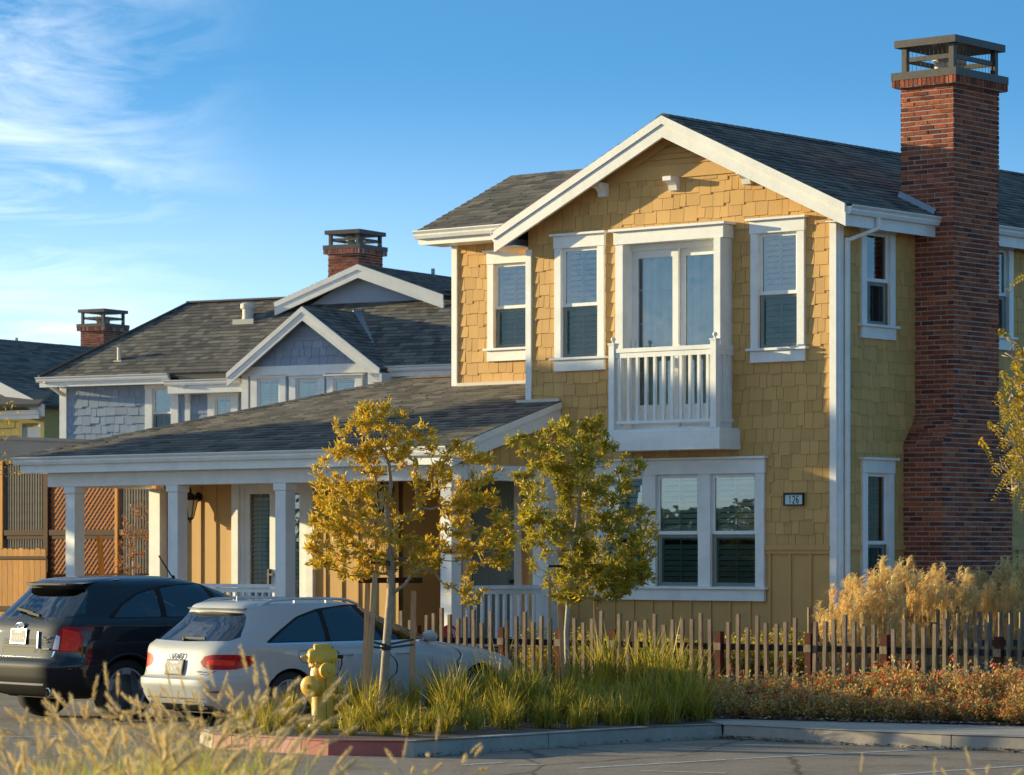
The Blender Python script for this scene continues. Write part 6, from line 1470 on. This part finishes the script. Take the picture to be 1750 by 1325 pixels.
def strap_clump(seed, nb, ln):
    r = random.Random(seed); mb = MB()
    for _ in range(nb):
        p = V3(r.gauss(0,.075), r.gauss(0,.075), 0); ribbon_blade(mb, p, r.random()*6.283, ln * r.uniform(.55, 1.1), r.uniform(.011,.019), abs(r.gauss(.22,.24)), r.choice((r.uniform(.05,.6), r.uniform(.6,1.7))), 5, 0, r.uniform(-.8,.8))
    for _ in range(nb // 4): ribbon_blade(mb, V3(r.gauss(0,.09), r.gauss(0,.09), 0), r.random()*6.283, ln*r.uniform(.3,.6), .012, r.uniform(.7,1.4), r.uniform(.4,1.6), 4, 1)
    return mb
def cached(mb, name, mats): 
    o = mb.build(name, mats, None, fix=False); return o
def spawn(proto, first, loc, rz, sc, label, cat, group):
    """proto itself the first time, linked copies afterwards"""
    if first: o = proto
    else: o = proto.copy(); COL.objects.link(o)
    o.location = loc; o.rotation_euler = (0, 0, rz); o.scale = sc if isinstance(sc, tuple) else (sc,)*3
    return tag(o, label, cat, group)

def place_grass():
    r = random.Random(77); protos = [cached(strap_clump(100+k, (190,120,160,95,140)[k], (.70,.62,.76,.58,.68)[k]), 'strap_grass_clump', [M['strapleaf'], M['deadleaf']]) for k in range(5)]; used = [False]*5
    spots = []
    for px, Y, s in ((497,34.9,.66),(598,34.2,.6),(628,34.7,.72),(480,34.2,.55),(690,34.0,.62),(735,33.7,.62),(640,34.0,.72),(775,34.9,.95),(700,36.0,1.0),(650,36.6,.95),(750,36.2,1.0),(815,35.2,.95),(850,35.9,1.05),(800,37.3,1.1),(860,37.4,1.1),(905,35.6,1.0),(930,36.6,1.1),(960,35.4,.95),(985,36.2,1.05),(1015,35.6,1.0),(1045,36.4,1.1),(1075,35.7,1.0),(1105,36.4,1.15),(1135,35.8,1.05),(1165,36.1,1.1),(1185,36.5,1.0),(1010,37.6,1.35),(1045,38.1,1.5),(1075,37.7,1.45),(1105,38.0,1.5),(1140,37.5,1.35),(1170,37.2,1.25),(900,38.0,1.05),(990,38.3,1.3),(560,35.6,.8),(610,36.2,.85),(755,34.4,.7),(860,34.6,.75),(1000,34.9,.75),(1090,35.2,.8),(420,34.0,.5),(455,33.6,.5),(520,33.2,.36),(560,33.3,.34),(600,32.9,.4),(660,32.9,.48),(700,33.0,.5),(760,33.5,.55),(810,33.9,.6),(870,34.2,.6),(930,34.6,.65),(985,34.6,.6),(1050,35.0,.62),(1150,35.5,.7),(1190,35.9,.8),(452,34.8,.5),(400,33.4,.42),(600,33.7,.5),(675,34.8,.7)):
        spots.append((atx(px, Y), Y, s))
    what = ['beside the yellow hydrant', 'behind the golden tree', 'beside the white car', 'under the olive tree', 'along the grey kerb']
    for i, (X, Y, s) in enumerate(spots):
        k = i % 5; d_h = math.hypot(X - atx(551, 34.6), Y - 34.6); px = CX + X/Y*FPX
        wh = what[0] if d_h < .6 else (what[4] if Y < 35.3 else (what[1] if px < 720 else (what[2] if px < 880 else what[3])))
        spawn(protos[k], not used[k], (X, Y, bed_z(X, Y)-.01), r.random()*6.28, (s*r.uniform(.8,1.1), s*r.uniform(.8,1.1), s*r.uniform(.68,1.12)), 'green strap leaved grass clump growing ' + wh, 'grass clump', 'strap leaved clumps ' + wh); used[k] = True
place_grass()

def shrub_mesh(seed, rad, h, n, leaf, mi_leaf=0, mi_fl=None, nfl=0, twigs=40, up=.5):
    r = random.Random(seed); mb = MB()
    for _ in range(twigs):
        a = r.random()*6.283; R_ = rad*math.sqrt(r.random()); top = V3(math.cos(a)*R_, math.sin(a)*R_, h*r.uniform(.5,1.12)*(1-.35*(R_/rad)**2)); base = V3(top.x*.25, top.y*.25, 0); pts = [base, base.lerp(top,.5)+V3(r.gauss(0,.02),r.gauss(0,.02),.03), top]
        mb.tube(pts, [.005,.004,.002], 3, 2, cap=False); k = int(n/twigs)
        for j in range(k):
            u = r.uniform(.25,1.05); p = base.lerp(top, u) + V3(r.gauss(0,.018),r.gauss(0,.018),r.gauss(0,.015)); az = r.random()*6.283; el = r.uniform(-.2,1.2); d = V3(math.cos(az)*math.cos(el), math.sin(az)*math.cos(el), math.sin(el)); s = d.cross(V3(0,0,1)).normalized()*leaf*r.uniform(.24,.44); l = leaf*r.uniform(.6,1.3)
            m = mi_leaf if r.random() < .78 - .35*(1-u) else 3
            mb.quad(p, p + d*l*.5 + s, p + d*l, p + d*l*.5 - s, m)
        if mi_fl is not None and r.random() < nfl:
            for _ in range(7):
                p = top + V3(r.gauss(0,.022),r.gauss(0,.022),r.gauss(0,.018)); d = V3(r.gauss(0,1),r.gauss(0,1),r.gauss(.3,1)).normalized()*.018; s = d.orthogonal().normalized()*.012; mb.quad(p-d, p+s, p+d, p-s, mi_fl)
    return mb
def place_shrubs():
    r = random.Random(5); mats = [M['rust'], M['flower'], M['twig'], M['sage']]
    protos = [cached(shrub_mesh(200+k, .34, .46, 1700, .042, 0, 1, nf, 90), 'rusty_shrub', mats) for k, nf in enumerate((.03, .12, .2, .05))]; used = [False]*4; i = 0
    for px in range(1225, 1960, 21):
        for row, (dy, s) in enumerate(((-.0, .78), (.45, .95), (.95, 1.05))):
            if row == 2 and px < 1300 and px % 2: pass
            a, b = Vector(WB[0]), Vector(WB[1]); f = (px - 1218) / (1700 - 1218); Yb = lerp(36.35, 34.9, f); Y = Yb + .22 + dy + r.uniform(-.1,.1); X = atx(px + r.uniform(-9, 9), Y); k = r.choice((0,1,2,3)) if px > 1330 else r.choice((0,0,3,1))
            z = bed_z(X, Y) - .02; flow = k in (1, 2)
            where = 'along the pavement edge' if row == 0 else ('in the middle of the bed' if row == 1 else 'against the picket fence')
            spawn(protos[k], not used[k], (X, Y, z), r.random()*6.28, (s*r.uniform(.7,1.1), s*r.uniform(.7,1.1), s*r.uniform(.55,1.15)), ('rusty shrub with scarlet flowers ' if flow else 'rusty orange brown shrub ') + where, 'shrub', ('flowering ' if flow else 'rusty ') + 'shrubs ' + where); used[k] = True; i += 1
    # golden shrubs between fence and house, and one dark green
    gp2 = [cached(shrub_mesh(300+k, .42, .55, 1500, .05, 0, None, 0, 70), 'golden_shrub', [M['goldshrub'], M['flower'], M['twig'], M['goldshrub']]) for k in range(2)]; used = [False]*2
    for i, px in enumerate(range(885, 1390, 30)):
        x = H.front(px, 1100, -2.0)[0]; p = H.w(x, -1.75 + r.uniform(-.2,.3)); k = i % 2
        spawn(gp2[k], not used[k], (p.x, p.y, bed_z(p.x, p.y)-.02), r.random()*6.28, r.uniform(.75, 1.0), 'golden leaved low shrub behind the picket fence', 'shrub', 'golden shrubs behind the picket fence'); used[k] = True
    o = cached(shrub_mesh(330, .5, .5, 1900, .05, 0, None, 0, 80), 'green_shrub', [M['strapleaf'], M['flower'], M['twig'], M['strapleaf']]); p = H.w(H.front(1345, 1100, -1.6)[0], -1.5); spawn(o, True, (p.x, p.y, bed_z(p.x, p.y)), 1, 1.0, 'dark green shrub behind the fence, just left of the plume grass', 'shrub', None)
place_shrubs()

def plume_clump(seed, n, h0):
    r = random.Random(seed); mb = MB()
    for _ in range(n):
        a = r.random()*6.283; lean = abs(r.gauss(.10,.10)); h = h0*r.uniform(.62,1.06); base = V3(r.gauss(0,.09), r.gauss(0,.09), 0); d = V3(math.cos(a)*lean, math.sin(a)*lean, 1).normalized(); top = base + d*h; mb.tube([base, base + d*h*.5, top], [.004,.0035,.002], 3, 1, cap=False)
        # feathery head: filaments swept to one side and curling over
        sw = V3(.8, -.3, 0).normalized() if r.random() < .8 else V3(math.cos(a), math.sin(a), 0); ln = r.uniform(.24,.36)
        for k in range(46):
            u = r.random(); p = top - d*ln*.35 + d*ln*.8*u; f = r.uniform(.09,.17)*(1.1-.5*u); az = r.gauss(0,.9); s = V3(sw.x*math.cos(az)-sw.y*math.sin(az), sw.x*math.sin(az)+sw.y*math.cos(az), 0)
            q1 = p + d*f*.45 + s*f*.22; q2 = q1 + d*f*.25 + s*f*.38; q3 = q2 + s*f*.32 - V3(0,0,f*.18); w = V3(s.y, -s.x, 0)*r.uniform(.0035,.0065) + d*.002
            b = len(mb.v); 
            for c, ww in ((p,.5),(q1,1),(q2,.9),(q3,.15)): mb.v += [tuple(c-w*ww), tuple(c+w*ww)]
            for i in range(3): mb.f.append((b+2*i, b+2*i+1, b+2*i+3, b+2*i+2)); mb.m.append(0)
    for _ in range(90): ribbon_blade(mb, V3(r.gauss(0,.12), r.gauss(0,.12), 0), r.random()*6.283, h0*r.uniform(.5,.85), .009, abs(r.gauss(.15,.12)), r.uniform(.3,1.5), 5, 1)
    return mb
def place_plumes():
    r = random.Random(9); protos = [cached(plume_clump(400+k, 30, 1.25), 'plume_grass', [M['plume'], M['straw']]) for k in range(3)]; used = [False]*3
    for i, (px, Y, s) in enumerate(((1420,39.4,.74),(1450,39.7,.92),(1490,39.6,1.0),(1525,39.9,1.0),(1472,39.2,.84),(1512,39.3,.9),(1562,40.3,.80),(1600,40.6,.88),(1640,40.2,.82),(1582,40.0,.76),(1660,41.6,.84),(1700,41.9,.92),(1740,41.5,.94),(1690,41.0,.74),(1725,40.9,.78),(1770,41.3,.95))):
        X = atx(px, Y); k = i % 3; w = 'left of the chimney foot' if px < 1545 else ('in front of the chimney' if px < 1650 else 'at the right edge, beyond the second fence')
        spawn(protos[k], not used[k], (X, Y, bed_z(X, Y)), r.uniform(-.5,.5), (s*.95,s*.95,s*.94), 'tall plume grass with feathery straw coloured heads ' + w, 'ornamental grass', 'plume grass ' + w); used[k] = True
place_plumes()

def fountain(seed, nst, nbl, h0):
    r = random.Random(seed); mb = MB()
    for _ in range(nbl): ribbon_blade(mb, V3(r.gauss(0,.10), r.gauss(0,.10), 0), r.random()*6.283, h0*r.uniform(.55,1.0), r.uniform(.004,.008), abs(r.gauss(.2,.2)), r.uniform(.3,1.7), 5, 1, r.uniform(-1,1))
    for _ in range(nst):
        az = r.gauss(0.3, 1.5); lean = abs(r.gauss(.22,.18)); ln = h0*r.uniform(.85,1.25); d = V3(math.cos(az), math.sin(az), 0); x = z = 0; a = lean; pts = []; n = 9; dr = r.uniform(.2,1.3); base = V3(r.gauss(0,.07), r.gauss(0,.07), 0)
        for i in range(n+1): pts.append(base + d*x + V3(0,0,z)); x += math.sin(a)*ln/n; z += math.cos(a)*ln/n; a += dr/n*(1+i*.12)
        mb.tube(pts, .0016, 3, 2, cap=False)
        pl = r.uniform(.10,.17); tip = pts[-1]; dv = (pts[-1]-pts[-2]).normalized()
        for k in range(120):
            u = r.random(); p = tip - dv*pl*(1-u)*.9; e = dv.orthogonal().normalized(); f = dv.cross(e); g = r.random()*6.283; o = e*math.cos(g)+f*math.sin(g); l = .030*(1.05-.55*abs(u-.4)); q = p + (dv*.85 + o*.55).normalized()*l*1.3; s = dv.cross(o)*.0017; mb.add([p-s, p+s, q], [(0,1,2)], 0)
    return mb
def bank_z(X, Y): return .42 * smooth(12.6, 14.2, Y) * (1 - smooth(18.0, 20.0, Y)) + .01
def place_fountain():
    r = random.Random(19); g = MB(); nx, ny = 40, 30
    P = [[(lerp(-7, 7, i/nx), lerp(12.4, 20.2, j/ny)) for i in range(nx+1)] for j in range(ny+1)]
    g.add([(x, y, bank_z(x, y) + .015*math.sin(x*5+y*3)) for row in P for x, y in row], [(j*(nx+1)+i, j*(nx+1)+i+1, (j+1)*(nx+1)+i+1, (j+1)*(nx+1)+i) for j in range(ny) for i in range(nx)]); tag(g.build('grass_bank', M['soil'], fix=False, smooth=True), kind='structure')
    protos = [cached(fountain(500+k, *a), 'fountain_grass', [M['ffuzz'], M['fblade'], M['straw']]) for k, a in enumerate(((9, 16, .95), (13, 30, .90), (18, 420, .64), (12, 460, .58)))]; used = [False]*4
    # (px, py of the tip of the clump, depth, kind): tall plumes, then the dense low yellow green tufts
    sp = [(40,1225,15.6,0),(95,1200,16.4,0),(140,1178,17.2,1),(165,1172,16.6,0),(205,1165,17.4,0),(235,1205,16.0,0),(275,1200,16.6,0),(310,1155,17.2,0),(325,1165,16.2,1),(290,1150,17.5,0),(400,1150,16.9,1),(440,1140,16.8,0),(360,1150,17.6,0),(185,1150,16.9,0),(345,1195,16.8,0),(385,1165,17.4,0),(418,1120,17.2,0),(430,1205,16.4,0),(455,1150,17.6,0),(15,1250,15.0,1),(70,1268,14.8,0),(690,1275,15.4,0),(745,1240,15.6,0),
          (130,1284,14.2,2),(185,1274,14.6,3),(235,1268,14.4,2),(285,1276,14.7,3),(335,1272,14.3,2),(380,1284,14.6,3),(425,1296,14.4,2),(160,1285,13.7,3),(260,1282,13.8,2),(350,1285,13.7,3),(465,1304,14.5,3),(505,1312,14.3,2),(100,1290,13.9,2),(60,1300,14.2,3),(1470,1300,15.5,0),(1600,1306,15.3,0),(1655,1290,15.3,0),(1730,1296,15.7,1),(1745,1318,15.0,3)]
    for i, (px, py, Y, k) in enumerate(sp):
        X = atx(px, Y); zt = atz(py, Y); s = max(.5, (zt - bank_z(X, Y)) / (1.0, .95, .62, .56)[k])
        w = 'at the lower left, across the lot from the cars' if px < 470 else ('at the lower edge in front of the red kerb' if px < 900 else 'at the lower right edge, tips only')
        kd = 'tall sparse fountain grass with tan bottle brush plumes ' if k < 2 else 'low dense yellow green fountain grass '
        spawn(protos[k], not used[k], (X, Y, bank_z(X, Y)), r.random()*6.28, (s*.9, s*.9, s), kd + w, 'ornamental grass', ('tall' if k < 2 else 'low') + ' fountain grass ' + w); used[k] = True
place_fountain()

def leafy_tree(name, label, px, Y, base_z, blobs, nclu, lpc, leafmat, barkmat, trunk_pts, r0, leaf_l, leaf_w, seed, depth=.9, twig_r=.0035, label_extra=None):
    r = random.Random(seed); X0 = atx(px, Y); t = thing(name, label, 'tree', (X0, Y, base_z)); tot = sum(b[4] for b in blobs); cl = []
    for b in blobs:
        for _ in range(int(round(nclu * b[4] / tot))):
            while True:
                u, v, w = r.uniform(-1,1), r.uniform(-1,1), r.uniform(-1,1)
                if u*u + v*v + w*w <= 1: break
            k = (u*u+v*v+w*w) ** .5; kk = k ** .55 / max(k, 1e-3) if k > 0 else 1; u, v, w = u*kk, v*kk, w*kk
            cl.append(V3(atx(b[0] + u*b[2], Y) - X0, w*depth*(b[2]+b[3])/2/FPX*Y, atz(b[1] - v*b[3], Y) - base_z))
    nodes = [V3(atx(a, Y) - X0, dy, atz(c, Y) - base_z) for a, c, dy in trunk_pts]; ntr = len(nodes); parent = [-1] + list(range(ntr-1)); start = max(2, ntr // 3)
    order = sorted(range(len(cl)), key=lambda i: min((cl[i]-n).length for n in nodes[start:])); tips = []
    for i in order:
        c = cl[i]; best, bj = 1e9, None
        for j in range(start, len(nodes)):
            n = nodes[j]; dv = c - n; cost = dv.length * (1.0 + (.9 if dv.z < -.02 else 0)) + (.25 if j < ntr else 0) * 0
            if cost < best: best, bj = cost, j
        n = nodes[bj]; k = max(1, int((c-n).length / .09)); prev = bj; side = V3(r.gauss(0,1), r.gauss(0,1), 0) * .02
        for s in range(1, k+1):
            u = s/k; p = n.lerp(c, u) + V3(0,0,-.10*(c-n).length*math.sin(math.pi*u)) + side*math.sin(math.pi*u) + V3(r.gauss(0,.006), r.gauss(0,.006), r.gauss(0,.006)); nodes.append(p); parent.append(prev); prev = len(nodes)-1
        tips.append(prev)
    cnt = [0]*len(nodes)
    for tp in tips:
        j = tp
        while j >= 0: cnt[j] += 1; j = parent[j]
    N = len(tips); rad = [max(twig_r, r0 * (c/N) ** .5) for c in cnt]
    for j in range(ntr): rad[j] = max(rad[j], r0 * (1 - .55*j/ntr) if j < start+1 else rad[j])
    kids = {}
    for j, p in enumerate(parent): kids.setdefault(p, []).append(j)
    mb = MB()
    def chain(j, frm):
        pts, rs = ([nodes[frm]], [min(rad[frm], rad[j]*1.25)]) if frm >= 0 else ([], [])
        while True:
            pts.append(nodes[j]); rs.append(rad[j]); ks = sorted(kids.get(j, []), key=lambda a: -cnt[a])
            for o in ks[1:]: chain(o, j)
            if not ks: break
            j = ks[0]
        mb.tube(pts, rs, 8 if rs[0] > .02 else 5, cap=True)
    chain(0, -1); mb.build('trunk', barkmat, t, smooth=True)
    lf = MB()
    for tp in tips:
        tip = nodes[tp]; dirv = (nodes[tp] - nodes[parent[tp]]).normalized()
        for k in range(lpc):
            u = abs(r.gauss(0,.055)); p = tip - dirv*u + V3(r.gauss(0,.02), r.gauss(0,.02), r.gauss(0,.02)); d = (dirv*.7 + V3(r.gauss(0,.75), r.gauss(0,.75), r.gauss(.15,.7))).normalized(); s = d.cross(V3(r.gauss(0,1), r.gauss(0,1), r.gauss(0,1))).normalized(); nn = s.cross(d); l = leaf_l*r.uniform(.6,1.2); w = leaf_w*r.uniform(.7,1.2)*.5; cu = -nn*l*r.uniform(.0,.16)
            a, b_, c1 = p, p + d*l*.45, p + d*l + cu; up = nn*w*.45
            lf.add([a, b_ - s*w + up, c1, b_ + s*w + up, b_], [(0,4,1),(1,4,2),(0,3,4),(4,3,2)])
    lf.build('crown', leafmat, t, fix=False); return t, nodes

def stake(px0, py0, px1, py1, Y, label, w=.055):
    zb = bed_z(atx(px0, Y), Y); x0, x1 = atx(px0, Y), atx(px1, Y); t = thing('tree_stake', label, 'stake', (x0, Y, zb)); z0 = zb
    m = MB(); xb = x0; m.bar((0, 0, -.05), (x1 - x0, .0, atz(py1, Y) - zb), w, w, up=(0,1,0)); m.build('stake', M['stake'], t); return t
def trees():
    T1 = [(655,740,95,48,1.3),(585,835,62,75,1.25),(560,925,40,60,.8),(690,800,80,70,1.0),(625,905,70,75,.85),(800,810,55,65,1.1),(825,915,52,70,1.35),(700,950,60,40,.5),(745,905,50,60,.55),(860,930,18,45,.3),(640,715,40,26,.45),(800,1005,30,34,.22),(600,960,45,35,.5)]
    leafy_tree('golden_tree', 'young tree with golden yellow leaves, staked beside the fire hydrant', 655, 35.5, .15, T1, 430, 28, M['leaf1'], M['bark'], [(655,1238,0),(652,1200,0),(656,1160,.0),(660,1110,.01),(664,1060,.0),(668,1015,0),(668,965,.01),(664,915,0),(660,870,.0),(668,830,.01),(664,790,0),(655,750,0)], .045, .078, .026, 12, twig_r=.0045)
    T2 = [(965,765,55,50,1.1),(1020,735,26,26,.35),(935,850,48,70,1.1),(1015,820,68,70,1.6),(955,930,62,62,1.3),(1045,940,68,66,1.6),(1000,1000,85,34,1.1),(1085,905,44,40,.5),(1060,985,55,30,.7),(905,880,24,20,.2),(1090,960,36,30,.4),(890,760,22,20,.2),(880,812,14,12,.08),(1092,800,14,14,.1)]
    leafy_tree('olive_tree', 'young tree with dense olive green leaves in front of the triple window', 970, 38.9, .22, T2, 500, 31, M['leaf2'], M['bark2'], [(970,1185,0),(969,1130,.0),(968,1080,0),(971,1040,.0),(972,1000,0),(975,950,0),(985,900,.0),(990,850,0),(995,800,0),(985,760,0)], .03, .084, .024, 13, twig_r=.0045)
    stake(621, 1190, 629, 985, 35.9, 'slim stake with a white capped top, leftmost of three at the golden tree'); stake(626, 1192, 641, 980, 35.3, 'slightly leaning stake close left of the golden tree trunk'); stake(703, 1180, 707, 1010, 36.2, 'upright stake right of the golden tree trunk', .06)
    stake(938, 1160, 940, 985, 38.6, 'tall thin stake, leftmost of three at the olive tree', .035); stake(966, 1160, 955, 1010, 39.4, 'stake between the leftmost stake and the olive tree trunk', .055); stake(1021, 1160, 1019, 1025, 39.1, 'stake right of the olive tree trunk', .06)
    # cross board and black rubber ties of the golden tree
    m = MB(); z = atz(992, 35.6); m.box(atx(612, 35.6), atx(722, 35.6), 35.62, 35.65, z - .03, z + .03); o = m.build('tree_brace', M['fir_dark']); tag(o, 'short dark board nailed across the stakes of the golden tree', 'brace')
    m = MB(); m.box(atx(608,35.75)-.05, atx(608,35.75)+.06, 35.8, 35.9, 0, .04)
    for py, nm in ((1108, 'lower'), (964, 'upper')):
        m = MB(); c = V3(atx(659, 35.5), 35.5, atz(py, 35.5))
        for tx, ty in ((atx(633, 35.4), 35.35), (atx(706, 36.1), 36.15)):
            for dz in (.0, .035): m.bar(c + V3(0, -.045, dz), V3(tx, ty, c.z + dz*1.6 + .02), .014, .022)
        m.lathe([(.058, -.02), (.06, 0), (.058, .03), (.05, .0), (.058, -.02)], c, n=14); o = m.build('tree_tie', M['strap']); tag(o, nm + ' black rubber tie holding the golden tree to its stakes', 'tree tie')
    m = MB(); c = V3(atx(968, 38.9), 38.9, atz(968, 38.9)); m.bar(c + V3(-.22, -.2, 0), c + V3(.36, .2, .01), .015, .03); o = m.build('tree_tie', M['strap']); tag(o, 'dark tie under the crown of the olive tree', 'tree tie')
    # nearly bare sapling beside the porch column
    Y = 50.5; blobs = [(232,905,26,50,1.2),(215,940,16,34,.6),(245,870,14,24,.3),(228,965,26,16,.5)]
    leafy_tree('bare_sapling', 'nearly bare sapling with a few rusty leaves against the lattice fence', 230, Y, .6, blobs, 60, 3, M['leaf_rust'], M['twig'], [(228,1066,0),(229,1030,0),(228,1000,0),(229,970,.0),(228,945,0),(230,915,0),(232,880,0)], .02, .075, .04, 14, twig_r=.005)
    # locust branches reaching in from a tree that stands beyond the right edge
    Y = 34.5; B = [(1728,640,34,50,.9),(1735,720,34,50,1.2),(1725,800,28,44,1.0),(1790,700,60,160,1.6),(1740,600,20,20,.2)]
    t, _ = leafy_tree('locust_tree', 'yellow leaved tree reaching in with feathery branches from the right edge', 1880, Y, .15, B, 110, 0, M['leaf3'], M['bark'], [(1880,1240,0),(1880,1100,0),(1878,950,0),(1870,850,0),(1860,760,0),(1845,690,0),(1830,620,0)], .06, .05, .02, 15)
    r = random.Random(6); lf = MB(); X0 = atx(1880, Y)
    def frond(p, d, ln):
        n = 16; a = 0
        for k in range(n):
            u = k/n; q = p + d*ln*u + V3(0,0,-ln*.75*u*u); dd = (d*ln + V3(0,0,-1.5*ln*u)).normalized(); s = dd.cross(V3(0,1,.2)).normalized()
            for sg in (-1, 1):
                e = (s*sg*.8 + dd*.55 + V3(r.gauss(0,.15), r.gauss(0,.25), r.gauss(0,.15))).normalized(); l = .05*r.uniform(.8,1.2)*(1.1-.5*u); w = e.cross(V3(r.gauss(0,.4),1,r.gauss(0,.4))).normalized()*l*.2; lf.quad(q, q + e*l*.5 + w, q + e*l, q + e*l*.5 - w)
    for px, py, dx, dz, ln in ((1750,600,-.5,-.3,.16),(1748,640,-.9,-.2,.32),(1752,672,-.9,-.35,.24),(1755,690,-.9,-.1,.34),(1750,730,-.85,-.1,.28),(1752,770,-.95,.05,.36),(1752,800,-.6,-.6,.24),(1755,775,-.7,-.5,.3),(1760,810,-.4,-.8,.25),(1748,745,-.6,-.6,.22),(1756,655,-.5,-.7,.25),(1752,640,-.5,-.8,.22),(1765,700,-.9,-.3,.3),(1770,760,-.9,-.3,.32)):
        for j in range(2): frond(V3(atx(px+j*6, Y+j*.12)-X0, j*.12, atz(py+j*5, Y)-.15), V3(dx, r.uniform(-.2,.2), dz).normalized(), ln)
    for _ in range(220):
        a = r.random()*6.283; frond(V3(r.gauss(.05,.45), r.gauss(0,.6), atz(700, Y)-.15 + r.gauss(.2,.55)), V3(math.cos(a), math.sin(a), r.uniform(-.5,.3)).normalized(), r.uniform(.2,.35))
    for o in list(t.children):
        if o.name.startswith('crown'): bpy.data.objects.remove(o)
    lf.build('crown', M['leaf3'], t, fix=False)
    # thin yellow spray at the left edge
    Y = 45.0; X0 = atx(-60, Y)
    t = thing('yellow_sapling', 'thin yellow leaved branches reaching in at the left edge above the slats', 'tree', (X0, Y, .3)); m = MB(); lf = MB()
    m.tube([(0,0,0),(0,0,1.2),(.05,0,2.4),(.1,0,3.6)], [.03,.025,.018,.008], 6)
    for px, py in ((2,700),(14,690),(5,715),(10,745),(18,775),(20,800),(12,790),(26,805),(-10,720),(-30,760),(-40,690)):
        e = V3(atx(px,Y)-X0, r.gauss(0,.15), atz(py,Y)-.3); m.tube([(.05,0,max(1.5,e.z-.5)), e*.6 + V3(0,0,(e.z)*.38), e], [.008,.005,.003], 4)
        for k in range(8): p = e + V3(r.gauss(0,.05), r.gauss(0,.06), r.gauss(-.02,.035)); d = V3(r.gauss(.3,1), r.gauss(0,1), r.gauss(-.3,.7)).normalized()*.05; s = d.orthogonal().normalized()*.012; lf.quad(p, p+d*.5+s, p+d, p+d*.5-s)
    m.build('trunk', M['bark'], t, smooth=True); lf.build('crown', M['leaf3'], t, fix=False)
trees()

# unseen evergreen added beyond the left edge to shade the lower house front
def unseen_evergreens():
    r = random.Random(55); c0, s0 = math.cos(SUN_TH), math.sin(SUN_TH)
    for x, c, hgt, rad, n, lab in ((-27.0, .72, 8.2, 1.55, 6800, 'unseen evergreen added beyond the left end of the porch to shade the house front'),):
        y = (c + x * s0) / c0; p = H.w(x, y); t = thing('added_evergreen', lab, 'tree', (p.x, p.y, 0)); m = MB(); m.tube([(0,0,0),(0,0,hgt*.5),(0,0,hgt*.95)], [.16,.1,.03], 8); m.build('trunk', M['bark'], t, smooth=True); lf = MB()
        for _ in range(n):
            u = r.random(); z = .25 + (hgt-.3)*u; k = rad*(1 - .35*u**3)*(.75+.25*math.sin(z*5+r.random()))*r.random()**.4; a = r.random()*6.283; q = V3(math.cos(a)*k, math.sin(a)*k, z); d = V3(r.gauss(0,1), r.gauss(0,1), r.gauss(.3,.8)).normalized()*.26; s = d.orthogonal().normalized()*.10; lf.quad(q, q+d*.5+s, q+d, q+d*.5-s)
        lf.build('crown', M['leaf2'], t, fix=False)
    for i, (X, Y, sc) in enumerate(((-44, 24, .8), (-45, 29, .95), (-43, 33, .85), (-46, 37, 1.0), (-44, 41, .9), (-47, 45, 1.05), (-46, 50, .95))):  # unseen row added so glass and car paint have something to reflect
        o = dup(t, (X, Y, 0), i * 1.3, 'unseen evergreen added across the lot for glass and car paint to reflect', sc); o.scale = (sc*1.9, sc*1.9, sc*.45); o['group'] = 'unseen evergreens added for reflections'
unseen_evergreens()

# small red round sign leaning on the porch railing
def red_disc():
    p = H.w(-5.0, -2.3, .62); X, Y = p.x, p.y; Y = 43.4; X = atx(768, Y); z = atz(1082, Y); t = thing('red_round_board', 'round red board with white curved lettering leaning behind the picket fence', 'sign', (X, Y, z)); m = MB()
    m.lathe([(0,-.012),(.105,-.012),(.11,0),(.105,.012),(0,.012)], (0,0,0), (.2,-1,.1), n=28); m.build('board', M['red'], t, smooth=True, auto=40); k = MB()
    for j, rr in enumerate((.06, .035, .015)):
        k.tube([V3(.02 + rr*math.cos(a), -.022, -.01 + rr*math.sin(a)) for a in np.linspace(-.9+j*.5, 1.6+j*.6, 9)], .006, 5)
    k.build('lettering', M['paper'], t); s = MB(); s.bar((0, .03, .09), (.0, .03, -1.0 + .0), .02, .02); s.build('support', M['rail'], t)
red_disc()
